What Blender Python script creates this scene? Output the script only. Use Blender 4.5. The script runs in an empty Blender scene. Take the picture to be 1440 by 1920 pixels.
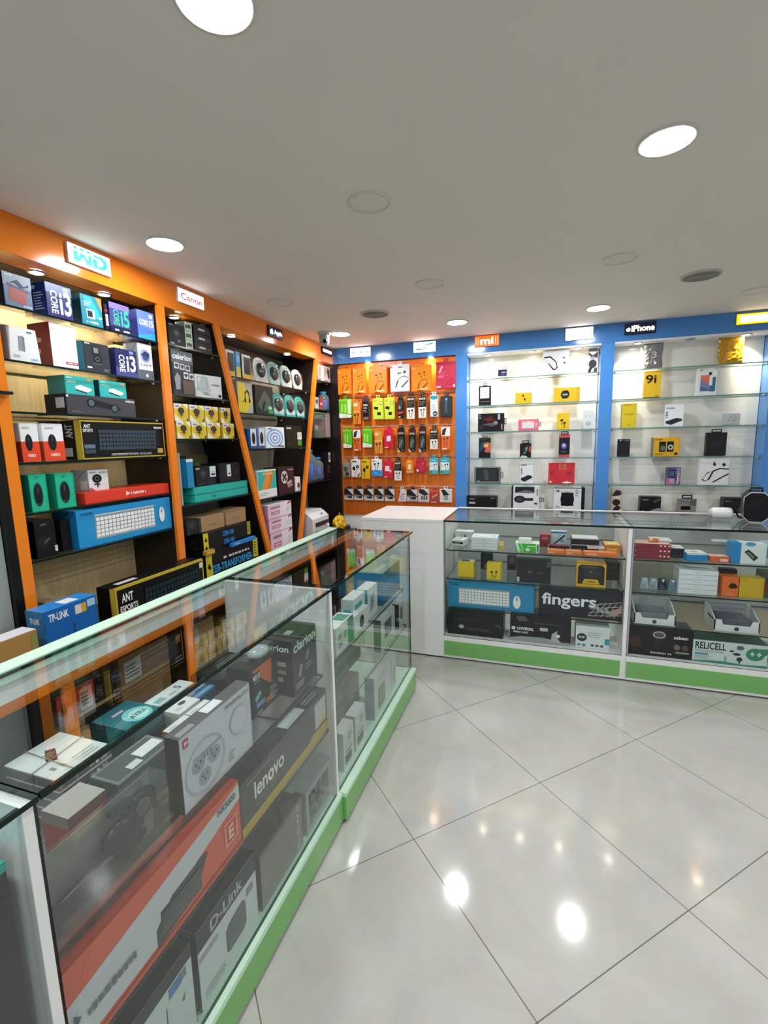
import bpy, bmesh, math, random
from mathutils import Vector, Matrix

SC = bpy.context.scene
COL = SC.collection
PI = math.pi
random.seed(7)

# ------------------------------------------------------------------ camera
CAM_M = Matrix(((0.947036, -0.027547, 0.319943, 0.000000), (0.320415, 0.147327, -0.935750, 0.000000), (-0.021359, 0.988704, 0.148350, 1.500000), (0.000000, 0.000000, 0.000000, 1.000000)))
cam_data = bpy.data.cameras.new('camera')
cam_data.sensor_fit = 'VERTICAL'
cam_data.sensor_height = 36.0
cam_data.lens = 878.5 * 36.0 / 1920.0
cam_data.clip_start = 0.02
cam = bpy.data.objects.new('camera', cam_data)
COL.objects.link(cam)
cam.matrix_world = CAM_M
SC.camera = cam

# ------------------------------------------------------------------ world, exposure
SC.view_settings.view_transform = 'Standard'
SC.view_settings.look = 'None'
SC.view_settings.gamma = 1.0
SC.view_settings.use_curve_mapping = False
SC.view_settings.exposure = 1.25
w = bpy.data.worlds.new('world')
SC.world = w
w.use_nodes = True
w.node_tree.nodes['Background'].inputs[0].default_value = (0.75, 0.85, 1.0, 1)
w.node_tree.nodes['Background'].inputs[1].default_value = 0.35
try:
    SC.cycles.use_denoising = True
    SC.cycles.max_bounces = 10
    SC.cycles.diffuse_bounces = 5
    SC.cycles.glossy_bounces = 5
    SC.cycles.transparent_max_bounces = 24
    SC.cycles.caustics_reflective = False
    SC.cycles.caustics_refractive = False
    SC.cycles.sample_clamp_indirect = 6.0
except Exception:
    pass

LAMP_E = 84.0       # strength of the ceiling downlight diffusers
SPOT_W = 9.0        # watts of each warm shelf spotlight
SIGN_E = 1.3        # strength of the lit signs

H = 2.335           # ceiling height
XL = -1.826         # face of the left shelving
YB = 4.02           # face of the back shelving
CT = 0.98           # counter height

# ------------------------------------------------------------------ materials
def srgb(hexs):
    hexs = hexs.lstrip('#')
    if len(hexs) == 3:
        hexs = ''.join(c * 2 for c in hexs)
    o = []
    for i in (0, 2, 4):
        c = int(hexs[i:i + 2], 16) / 255.0
        o.append(c / 12.92 if c <= 0.04045 else ((c + 0.055) / 1.055) ** 2.4)
    return (o[0], o[1], o[2], 1.0)

MATS = {}

def new_mat(name):
    m = bpy.data.materials.new(name)
    m.use_nodes = True
    nt = m.node_tree
    return m, nt, nt.nodes['Principled BSDF']

def pm(hexs, rough=0.38, metal=0.0, spec=0.5, noise=0.05, scale=60.0):
    """Principled colour with a faint procedural mottling."""
    key = ('pm', hexs, rough, metal, spec, noise, scale)
    if key in MATS:
        return MATS[key]
    m, nt, b = new_mat('surface_' + hexs.lstrip('#'))
    c = srgb(hexs)
    lum = .2126 * c[0] + .7152 * c[1] + .0722 * c[2]
    k = .45 + .55 * min(1.0, lum / .16)          # printed blacks are deep
    c = tuple(v * k for v in c[:3]) + (1.0,)
    if spec == 0.5 and lum < .06: spec = .28
    tc = nt.nodes.new('ShaderNodeTexCoord')
    nz = nt.nodes.new('ShaderNodeTexNoise')
    nz.inputs['Scale'].default_value = scale
    nt.links.new(tc.outputs['Object'], nz.inputs['Vector'])
    mx = nt.nodes.new('ShaderNodeMix')
    mx.data_type = 'RGBA'
    mx.inputs[6].default_value = tuple(max(0, x * (1 - noise)) for x in c[:3]) + (1,)
    mx.inputs[7].default_value = tuple(min(1, x * (1 + noise)) for x in c[:3]) + (1,)
    nt.links.new(nz.outputs['Fac'], mx.inputs[0])
    nt.links.new(mx.outputs[2], b.inputs['Base Color'])
    b.inputs['Roughness'].default_value = rough
    b.inputs['Metallic'].default_value = metal
    b.inputs['Specular IOR Level'].default_value = spec
    MATS[key] = m
    return m

def em(hexs, strength):
    key = ('em', hexs, strength)
    if key in MATS:
        return MATS[key]
    m, nt, b = new_mat('lit_' + hexs.lstrip('#'))
    b.inputs['Base Color'].default_value = srgb(hexs)
    b.inputs['Emission Color'].default_value = srgb(hexs)
    b.inputs['Emission Strength'].default_value = strength
    MATS[key] = m
    return m

def glass(name, tint, f0=0.04, rough=0.0, haze=0.0):
    """Clear sheet: see-through with a Schlick mirror reflection on each face."""
    key = ('glass', name)
    if key in MATS:
        return MATS[key]
    m, nt, b = new_mat(name)
    nt.nodes.remove(b)
    out = nt.nodes['Material Output']
    tr = nt.nodes.new('ShaderNodeBsdfTransparent')
    tr.inputs[0].default_value = tint
    gl = nt.nodes.new('ShaderNodeBsdfGlossy')
    gl.inputs['Roughness'].default_value = rough
    gl.inputs['Color'].default_value = (1, 1, 1, 1)
    geo = nt.nodes.new('ShaderNodeNewGeometry')
    dot = nt.nodes.new('ShaderNodeVectorMath'); dot.operation = 'DOT_PRODUCT'
    nt.links.new(geo.outputs['Normal'], dot.inputs[0])
    nt.links.new(geo.outputs['Incoming'], dot.inputs[1])
    ab = nt.nodes.new('ShaderNodeMath'); ab.operation = 'ABSOLUTE'
    nt.links.new(dot.outputs['Value'], ab.inputs[0])
    om = nt.nodes.new('ShaderNodeMath'); om.operation = 'SUBTRACT'; om.inputs[0].default_value = 1.0
    nt.links.new(ab.outputs[0], om.inputs[1])
    pw = nt.nodes.new('ShaderNodeMath'); pw.operation = 'POWER'; pw.inputs[1].default_value = 5.0
    nt.links.new(om.outputs[0], pw.inputs[0])
    ma = nt.nodes.new('ShaderNodeMath'); ma.operation = 'MULTIPLY_ADD'
    ma.inputs[1].default_value = 1 - f0; ma.inputs[2].default_value = f0
    nt.links.new(pw.outputs[0], ma.inputs[0])
    mix = nt.nodes.new('ShaderNodeMixShader')
    nt.links.new(ma.outputs[0], mix.inputs[0])
    nt.links.new(tr.outputs[0], mix.inputs[1])
    nt.links.new(gl.outputs[0], mix.inputs[2])
    last = mix
    if haze > 0:
        df = nt.nodes.new('ShaderNodeBsdfDiffuse'); df.inputs[0].default_value = (0.85, 0.9, 0.9, 1)
        m2 = nt.nodes.new('ShaderNodeMixShader'); m2.inputs[0].default_value = haze
        nt.links.new(mix.outputs[0], m2.inputs[1]); nt.links.new(df.outputs[0], m2.inputs[2])
        last = m2
    nt.links.new(last.outputs[0], out.inputs['Surface'])
    MATS[key] = m
    return m

def wood(name, c1, c2, scale=6.0, rough=0.45, axis_stretch=(1, 12, 1)):
    key = ('wood', name)
    if key in MATS:
        return MATS[key]
    m, nt, b = new_mat(name)
    tc = nt.nodes.new('ShaderNodeTexCoord')
    mp = nt.nodes.new('ShaderNodeMapping')
    mp.inputs['Scale'].default_value = axis_stretch
    nz = nt.nodes.new('ShaderNodeTexNoise'); nz.inputs['Scale'].default_value = scale
    nz.inputs['Detail'].default_value = 6.0
    cr = nt.nodes.new('ShaderNodeValToRGB')
    cr.color_ramp.elements[0].color = srgb(c1); cr.color_ramp.elements[0].position = 0.3
    cr.color_ramp.elements[1].color = srgb(c2); cr.color_ramp.elements[1].position = 0.7
    nt.links.new(tc.outputs['Object'], mp.inputs['Vector'])
    nt.links.new(mp.outputs[0], nz.inputs['Vector'])
    nt.links.new(nz.outputs['Fac'], cr.inputs[0])
    nt.links.new(cr.outputs[0], b.inputs['Base Color'])
    b.inputs['Roughness'].default_value = rough
    MATS[key] = m
    return m

def floor_mat():
    m, nt, b = new_mat('polished_grey_tile')
    N = nt.nodes.new; L = nt.links.new
    tc = N('ShaderNodeTexCoord')
    sx = N('ShaderNodeSeparateXYZ'); L(tc.outputs['Object'], sx.inputs[0])
    def mth(op, a, bb=None, c=None):
        n = N('ShaderNodeMath'); n.operation = op
        for i, v in enumerate((a, bb, c)):
            if v is None: continue
            if isinstance(v, (int, float)): n.inputs[i].default_value = v
            else: L(v, n.inputs[i])
        return n.outputs[0]
    s = 0.641
    dx = mth('SUBTRACT', sx.outputs[0], 0.024); dy = mth('SUBTRACT', sx.outputs[1], 1.07)
    p = mth('MULTIPLY', mth('ADD', dx, dy), 0.70711 / s)
    q = mth('MULTIPLY', mth('SUBTRACT', dx, dy), 0.70711 / s)
    def edge(v):
        fr = mth('FRACT', mth('ADD', v, 0.5))
        return mth('LESS_THAN', mth('ABSOLUTE', mth('SUBTRACT', fr, 0.5)), 0.0026)
    line = mth('MAXIMUM', edge(p), edge(q))
    n1 = N('ShaderNodeTexNoise'); n1.inputs['Scale'].default_value = 2.2; n1.inputs['Detail'].default_value = 8; n1.inputs['Roughness'].default_value = 0.62
    n1.inputs['Distortion'].default_value = 0.8
    L(tc.outputs['Object'], n1.inputs['Vector'])
    cr = N('ShaderNodeValToRGB')
    cr.color_ramp.elements[0].position = 0.25; cr.color_ramp.elements[0].color = srgb('#b4b3ad')
    cr.color_ramp.elements[1].position = 0.75; cr.color_ramp.elements[1].color = srgb('#c8c7c1')
    L(n1.outputs['Fac'], cr.inputs[0])
    n2 = N('ShaderNodeTexNoise'); n2.inputs['Scale'].default_value = 14; n2.inputs['Detail'].default_value = 6
    L(tc.outputs['Object'], n2.inputs['Vector'])
    mx0 = N('ShaderNodeMix'); mx0.data_type = 'RGBA'; mx0.blend_type = 'OVERLAY'; mx0.inputs[0].default_value = 0.08
    L(cr.outputs[0], mx0.inputs[6]); L(n2.outputs['Color'], mx0.inputs[7])
    mx = N('ShaderNodeMix'); mx.data_type = 'RGBA'
    L(line, mx.inputs[0]); L(mx0.outputs[2], mx.inputs[6]); mx.inputs[7].default_value = srgb('#6f6e6a')
    L(mx.outputs[2], b.inputs['Base Color'])
    b.inputs['Roughness'].default_value = 0.09
    b.inputs['Specular IOR Level'].default_value = 0.5
    return m

def plaster(name, hexs, rough=0.7, sc=3.0, amt=0.04):
    return pm(hexs, rough=rough, noise=amt, scale=sc, spec=0.3)

GREEN_GLASS_EDGE = pm('#072a25', rough=0.15, noise=0.1)
GLASS_EDGE_BACK = pm('#5f8f86', rough=0.2)
M_GLASS = glass('clear_glass', (0.955, 0.98, 0.972, 1), f0=0.04)
M_FRONTGLASS = glass('low_iron_glass', (0.965, 0.985, 0.978, 1), f0=0.014)
M_SHELFGLASS = glass('shelf_glass', (0.972, 0.986, 0.98, 1), f0=0.03)
M_PLASTIC = glass('clear_plastic', (0.93, 0.94, 0.94, 1), f0=0.05, rough=0.06, haze=0.025)
M_STEEL = pm('#b9bcc0', rough=0.25, metal=1.0)
M_BLACKP = pm('#1c1a19', rough=0.35)
M_ORANGE = pm('#f0831f', rough=0.16, noise=0.04, scale=8)
M_BLUE = pm('#4a8ad4', rough=0.16, noise=0.04, scale=8)
M_WHITE = pm('#eeeeec', rough=0.4, noise=0.02, scale=8)
M_WHITEGLOSS = pm('#f0efe8', rough=0.12, noise=0.01, scale=4)
M_GREEN = pm('#7ab868', rough=0.25, noise=0.04, scale=6)
M_LGREEN = pm('#cdeed6', rough=0.3, noise=0.03)

# ------------------------------------------------------------------ mesh building
class MB:
    def __init__(self):
        self.v = []; self.f = []; self.m = []; self.mats = []; self.sm = []
    def mi(self, mat):
        if mat not in self.mats:
            self.mats.append(mat)
        return self.mats.index(mat)
    def add(self, verts, faces, mat, smooth=False):
        o = len(self.v); k = self.mi(mat)
        self.v += [tuple(p) for p in verts]
        for f in faces:
            self.f.append(tuple(i + o for i in f)); self.m.append(k); self.sm.append(smooth)
        return self
    def box(self, x0, y0, z0, x1, y1, z1, mat, bev=0.0, faces=None):
        bm = bmesh.new()
        bmesh.ops.create_cube(bm, size=1.0)
        for v in bm.verts:
            v.co = Vector(((x0 + x1) / 2 + v.co.x * (x1 - x0), (y0 + y1) / 2 + v.co.y * (y1 - y0), (z0 + z1) / 2 + v.co.z * (z1 - z0)))
        if bev > 0:
            b = min(bev, 0.3 * min(abs(x1 - x0), abs(y1 - y0), abs(z1 - z0)))
            bmesh.ops.bevel(bm, geom=bm.edges[:], offset=b, segments=2, profile=0.5, affect='EDGES')
        self.bm(bm, mat)
        bm.free()
        return self
    def bm(self, bm, mat, smooth=False):
        bm.verts.index_update()
        self.add([v.co[:] for v in bm.verts], [[v.index for v in f.verts] for f in bm.faces], mat, smooth)
    def slab(self, x0, y0, z0, x1, y1, z1, mat, edge):
        """A sheet of glass: big faces in mat, rim faces in edge."""
        V = [(x0, y0, z0), (x1, y0, z0), (x1, y1, z0), (x0, y1, z0), (x0, y0, z1), (x1, y0, z1), (x1, y1, z1), (x0, y1, z1)]
        F = [((0, 3, 2, 1), 2), ((4, 5, 6, 7), 2), ((0, 1, 5, 4), 1), ((2, 3, 7, 6), 1), ((1, 2, 6, 5), 0), ((3, 0, 4, 7), 0)]
        d = (x1 - x0, y1 - y0, z1 - z0)
        thin = d.index(min(d))
        for f, ax in F:
            self.add([V[i] for i in f], [(0, 1, 2, 3)], mat if ax == thin else edge)
        return self
    def prism(self, pts, axis, a, b, mat, cap=True):
        """pts: 2-D outline (counter-clockwise); extruded along axis from a to b."""
        def mk(p, t):
            if axis == 0: return (t, p[0], p[1])
            if axis == 1: return (p[0], t, p[1])
            return (p[0], p[1], t)
        n = len(pts)
        V = [mk(p, a) for p in pts] + [mk(p, b) for p in pts]
        F = [(i, (i + 1) % n, n + (i + 1) % n, n + i) for i in range(n)]
        if cap:
            F += [tuple(range(n))[::-1], tuple(range(n, 2 * n))]
        return self.add(V, F, mat)
    def lathe(self, prof, c, mat, n=32, axis=2, smooth=True, close=False):
        """prof: (radius, height) pairs."""
        V = []; F = []
        for r, h in prof:
            for i in range(n):
                a = 2 * PI * i / n
                p = (r * math.cos(a), r * math.sin(a), h)
                if axis == 1: p = (p[0], p[2], p[1])
                if axis == 0: p = (p[2], p[0], p[1])
                V.append((c[0] + p[0], c[1] + p[1], c[2] + p[2]))
        for j in range(len(prof) - 1):
            for i in range(n):
                k = (i + 1) % n
                F.append((j * n + i, j * n + k, (j + 1) * n + k, (j + 1) * n + i))
        if close:
            F.append(tuple(range(n))[::-1]); F.append(tuple(range((len(prof) - 1) * n, len(prof) * n)))
        return self.add(V, F, mat, smooth)
    def ell(self, c, r, mat, n=20, m=12, e=1.0):
        V = []; F = []
        def sp(x): return math.copysign(abs(x) ** e, x)
        for j in range(m + 1):
            t = PI * j / m - PI / 2
            for i in range(n):
                a = 2 * PI * i / n
                V.append((c[0] + r[0] * sp(math.cos(t)) * sp(math.cos(a)), c[1] + r[1] * sp(math.cos(t)) * sp(math.sin(a)), c[2] + r[2] * sp(math.sin(t))))
        for j in range(m):
            for i in range(n):
                k = (i + 1) % n
                F.append((j * n + i, j * n + k, (j + 1) * n + k, (j + 1) * n + i))
        return self.add(V, F, mat, True)
    def tube(self, pts, r, mat, n=8, smooth=True):
        pts = [Vector(p) for p in pts]
        V = []; F = []
        up = Vector((0, 0, 1))
        for i, p in enumerate(pts):
            t = (pts[min(i + 1, len(pts) - 1)] - pts[max(i - 1, 0)]).normalized()
            u = t.cross(up)
            if u.length < 1e-3: u = t.cross(Vector((1, 0, 0)))
            u.normalize(); w2 = t.cross(u)
            for k in range(n):
                a = 2 * PI * k / n
                V.append(p + r * (math.cos(a) * u + math.sin(a) * w2))
        for i in range(len(pts) - 1):
            for k in range(n):
                j = (k + 1) % n
                F.append((i * n + k, i * n + j, (i + 1) * n + j, (i + 1) * n + k))
        F.append(tuple(range(n))[::-1]); F.append(tuple(range((len(pts) - 1) * n, len(pts) * n)))
        return self.add(V, F, mat, smooth)
    def build(self, name, parent=None, loc=None, rz=0.0):
        me = bpy.data.meshes.new(name)
        me.from_pydata([tuple(p) for p in self.v], [], self.f)
        for m in self.mats: me.materials.append(m)
        me.polygons.foreach_set('material_index', self.m)
        me.polygons.foreach_set('use_smooth', self.sm)
        me.update()
        bm = bmesh.new(); bm.from_mesh(me)
        bmesh.ops.recalc_face_normals(bm, faces=bm.faces[:])
        bm.to_mesh(me); bm.free()
        o = bpy.data.objects.new(name, me)
        COL.objects.link(o)
        if parent is not None: o.parent = parent
        if loc is not None: o.location = loc
        o.rotation_euler = (0, 0, rz)
        return o

def tag(o, label=None, cat=None, group=None, kind=None):
    if label: o['label'] = label
    if cat: o['category'] = cat
    if group: o['group'] = group
    if kind: o['kind'] = kind
    return o

def empty(name, loc, rz=0.0):
    o = bpy.data.objects.new(name, None)
    COL.objects.link(o); o.location = loc; o.rotation_euler = (0, 0, rz)
    o.empty_display_size = 0.05
    return o

TXT = {}
def text_mesh(s, bold):
    key = (s, bold)
    if key in TXT: return TXT[key]
    cu = bpy.data.curves.new('t', 'FONT'); cu.body = s; cu.size = 1.0; cu.resolution_u = 3
    cu.offset = 0.022 if bold else 0.0
    ob = bpy.data.objects.new('t', cu); COL.objects.link(ob)
    dg = bpy.context.evaluated_depsgraph_get()
    me = bpy.data.meshes.new_from_object(ob.evaluated_get(dg))
    V = [(v.co.x, v.co.y) for v in me.vertices]; F = [tuple(p.vertices) for p in me.polygons]
    bpy.data.objects.remove(ob); bpy.data.curves.remove(cu); bpy.data.meshes.remove(me)
    if not V: V = [(0, 0), (1, 0), (1, 1)]; F = [(0, 1, 2)]
    x0 = min(p[0] for p in V); x1 = max(p[0] for p in V); y0 = min(p[1] for p in V); y1 = max(p[1] for p in V)
    V = [((p[0] - x0) / max(1e-6, x1 - x0), (p[1] - y0) / max(1e-6, y1 - y0)) for p in V]
    TXT[key] = (V, F)
    return TXT[key]

def circ(n=20):
    return [(math.cos(2 * PI * i / n), math.sin(2 * PI * i / n)) for i in range(n)]

def expand(ops):
    """Turn picture shorthands into plain rectangles, ellipses, polygons and texts (u, v in 0..1 of the face)."""
    out = []
    for op in ops:
        k = op[0]; face = ''
        if len(k) > 1 and k[0] in 'LTRB': face, k = k[0], k[1:]
        a = op[1:]
        if k == 'kb':      # a keyboard picture
            u0, v0, u1, v1, body, key = a[:6]; rows = 5; cols = a[6] if len(a) > 6 else 15
            out.append((face, 'r', u0, v0, u1, v1, body))
            for r in range(rows):
                c = 0
                while c < cols:
                    n = 5 if (r == 0 and c == 4) else 1
                    ww = (u1 - u0 - 0.012) / cols; hh = (v1 - v0) * 0.86 / rows
                    x = u0 + 0.006 + c * ww; y = v0 + (v1 - v0) * 0.07 + r * hh
                    out.append((face, 'r', x + ww * .09, y + hh * .1, x + ww * (n - .09), y + hh * .9, key))
                    c += n
        elif k == 'ms':    # a mouse seen from above
            u, v, ru, rv, c1, c2 = a
            out.append((face, 'e', u, v, ru, rv, c1))
            out.append((face, 'r', u - ru * .07, v + rv * .1, u + ru * .07, v + rv * .85, c2))
            out.append((face, 'e', u, v + rv * .45, ru * .16, rv * .2, c2))
        elif k == 'eb':    # a pair of earbuds with cables
            u0, v0, u1, v1, c = a; W = u1 - u0; Hh = v1 - v0
            out.append((face, 'e', u0 + W * .22, v0 + Hh * .86, W * .17, Hh * .11, c))
            out.append((face, 'e', u0 + W * .75, v0 + Hh * .92, W * .17, Hh * .1, c))
            out.append((face, 'p', [(u0 + W * .18, v0 + Hh * .8), (u0 + W * .27, v0 + Hh * .8), (u0 + W * .42, v0), (u0 + W * .36, v0)], c))
            out.append((face, 'p', [(u0 + W * .72, v0 + Hh * .86), (u0 + W * .8, v0 + Hh * .86), (u0 + W * .64, v0), (u0 + W * .57, v0)], c))
        elif k == 'nb':    # a neckband headset
            u0, v0, u1, v1, c = a; W = u1 - u0; Hh = v1 - v0
            pt = []; pb = []
            for i in range(17):
                t = i / 16
                x = u0 + W * (0.05 + 0.95 * t); y = v0 + Hh * (0.1 + 0.62 * math.sin(PI * (t * .78 + .02)) ** .6)
                pt.append((x, y)); pb.append((x, y - Hh * .045))
            for i in range(16):
                out.append((face, 'p', [pb[i], pb[i + 1], pt[i + 1], pt[i]], c))
            out.append((face, 'p', [(u0, v0), (u0 + W * .08, v0), (u0 + W * .26, v0 + Hh * .42), (u0 + W * .19, v0 + Hh * .44)], c))
            out.append((face, 'p', [(u0 + W * .42, v0), (u0 + W * .52, v0 - Hh * .02), (u0 + W * .98, v0 + Hh * .4), (u0 + W * .9, v0 + Hh * .45)], c))
            out.append((face, 'e', u0 + W * .38, v0 + Hh * .92, W * .05, Hh * .06, c))
            out.append((face, 'e', u0 + W * .72, v0 + Hh * .98, W * .05, Hh * .06, c))
        elif k == 'ln':    # lines of small print
            u0, v0, u1, v1, n, c = a
            rr = random.Random(int(u0 * 999 + v0 * 77 + n))
            for i in range(n):
                y = v0 + (v1 - v0) * (i + .25) / n
                out.append((face, 'r', u0, y, u0 + (u1 - u0) * rr.uniform(.6, 1), y + (v1 - v0) * .4 / n, c))
        elif k == 'wd':    # print too small to read: a row of little bars
            u0, v0, u1, v1, c = a[:5]; rot = a[5] if len(a) > 5 else 0
            rr = random.Random(int(u0 * 991 + v0 * 373)); t = 0.0
            while t < .96:
                wb = rr.uniform(.05, .11); e0 = min(1, t + wb); lo = rr.uniform(0, .12); hi = rr.uniform(.75, 1)
                if rot: out.append((face, 'r', u0 + (u1 - u0) * lo, v0 + (v1 - v0) * t, u0 + (u1 - u0) * hi, v0 + (v1 - v0) * e0, c))
                else: out.append((face, 'r', u0 + (u1 - u0) * t, v0 + (v1 - v0) * lo, u0 + (u1 - u0) * e0, v0 + (v1 - v0) * hi, c))
                t = e0 + .03 + (.06 if rr.random() < .15 else 0)
        elif k == 'fr':    # a rectangular outline
            u0, v0, u1, v1, tu, tv, c = a
            out += [(face, 'r', u0, v0, u1, v0 + tv, c), (face, 'r', u0, v1 - tv, u1, v1, c), (face, 'r', u0, v0 + tv, u0 + tu, v1 - tv, c), (face, 'r', u1 - tu, v0 + tv, u1, v1 - tv, c)]
        elif k == 'bc':    # a white sticker with a barcode
            u0, v0, u1, v1 = a[:4]
            out.append((face, 'r', u0, v0, u1, v1, '#e9e9e6'))
            for i in range(9):
                x = u0 + (u1 - u0) * (.1 + .8 * i / 9)
                out.append((face, 'r', x, v0 + (v1 - v0) * .3, x + (u1 - u0) * (.03 + .03 * (i % 3 == 0)), v0 + (v1 - v0) * .85, '#333333'))
        elif k == 'cam':   # a small black webcam
            u, v, ru, rv, c = a
            out.append((face, 'e', u, v + rv * .25, ru, rv * .62, c))
            out.append((face, 'e', u, v + rv * .25, ru * .5, rv * .36, '#55565a'))
            out.append((face, 'e', u, v + rv * .25, ru * .26, rv * .18, '#08080a'))
            out.append((face, 'p', [(u - ru * .15, v - rv * .3), (u + ru * .15, v - rv * .3), (u + ru * .12, v - rv), (u - ru * .12, v - rv)], c))
            out.append((face, 'p', [(u - ru * .8, v - rv * .62), (u + ru * .7, v - rv * .62), (u + ru * .5, v - rv * .45), (u - ru * .6, v - rv * .42)], c))
        else:
            out.append((face, k) + tuple(a))
    return out

def prints(mb, ops, w, h, d, base=0.0004, step=0.00008, front=None):
    """Printed artwork on the faces of a carton whose front-bottom-centre is the origin (front face looks along -y)."""
    n = {}
    for op in expand(ops):
        face, k, a = op[0], op[1], op[2:]
        n[face] = n.get(face, 0) + 1
        off = base + step * min(n[face], 40) 
        if face == 'L': P = lambda u, v: (-w / 2 - off, d * (1 - u), v * h); asp = d / h
        elif face == 'R': P = lambda u, v: (w / 2 + off, d * u, v * h); asp = d / h
        elif face == 'T': P = lambda u, v: (-w / 2 + u * w, v * d, h + off); asp = w / d
        else: P = lambda u, v: (-w / 2 + u * w, -off, v * h); asp = w / h
        if k == 'r':
            u0, v0, u1, v1, c = a[:5]
            mb.add([P(u0, v0), P(u1, v0), P(u1, v1), P(u0, v1)], [(0, 1, 2, 3)], pm(c))
        elif k == 'e':
            u, v, ru, rv, c = a[:5]
            mb.add([P(u + ru * x, v + rv * y) for x, y in circ()], [tuple(range(20))], pm(c))
        elif k == 'p':
            mb.add([P(*q) for q in a[0]], [tuple(range(len(a[0])))], pm(a[1]))
        elif k in ('t', 'T'):
            s, u0, v0, u1, v1, c = a[:6]; rot = a[6] if len(a) > 6 else 0
            V, F = text_mesh(s, k == 'T')
            pts = []
            for x, y in V:
                if rot == 90: x, y = 1 - y, x
                elif rot == -90: x, y = y, 1 - x
                pts.append(P(u0 + (u1 - u0) * x, v0 + (v1 - v0) * y))
            mb.add(pts, F, pm(c))
    return mb

def tab_part(parent, u, wid, hgt, col, w, h, d, side='top'):
    """A flat hanging tab with a slot, standing out of the top (or the right side) of a pack."""
    mb = MB(); m = pm(col); y0 = d * 0.5 - 0.0006; y1 = d * 0.5 + 0.0006
    t = hgt * 0.28
    if side == 'top':
        cx = -w / 2 + u * w
        mb.box(cx - wid / 2, y0, h, cx + wid / 2, y1, h + t, m); mb.box(cx - wid / 2, y0, h + hgt - t, cx + wid / 2, y1, h + hgt, m)
        mb.box(cx - wid / 2, y0, h + t, cx - wid / 2 + t, y1, h + hgt - t, m); mb.box(cx + wid / 2 - t, y0, h + t, cx + wid / 2, y1, h + hgt - t, m)
    else:
        cz = u * h
        mb.box(w / 2, y0, cz - wid / 2, w / 2 + hgt, y1, cz - wid / 2 + t, m); mb.box(w / 2, y0, cz + wid / 2 - t, w / 2 + hgt, y1, cz + wid / 2, m)
        mb.box(w / 2, y0, cz - wid / 2 + t, w / 2 + t, y1, cz + wid / 2 - t, m); mb.box(w / 2 + hgt - t, y0, cz - wid / 2 + t, w / 2 + hgt, y1, cz + wid / 2 - t, m)
    return mb.build('hang_tab', parent)

def carton(name, label, cat, loc, rz, dim, col, ops=(), group=None, parts=(), taper=0.0, rough=None, shape=None, tilt=0.0):
    """A printed carton standing at loc (front-bottom-centre)."""
    w, h, d = dim
    mb = MB()
    m = pm(col) if rough is None else pm(col, rough=rough)
    bm = bmesh.new()
    bmesh.ops.create_cube(bm, size=1.0)
    for v in bm.verts:
        tp = 1 - taper * (v.co.z + .5)
        v.co = Vector((v.co.x * w * tp, d / 2 + v.co.y * d, h / 2 + v.co.z * h))
    bmesh.ops.bevel(bm, geom=bm.edges[:], offset=min(0.0014, 0.2 * min(w, h, d)), segments=2, affect='EDGES')
    mb.bm(bm, m); bm.free()
    prints(mb, ops, w, h, d)
    o = mb.build(name, None, loc, rz)
    if tilt: o.rotation_euler = (tilt, 0, rz)
    tag(o, label, cat, group)
    for p in parts:
        add_part(o, p, w, h, d)
    return o

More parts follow.
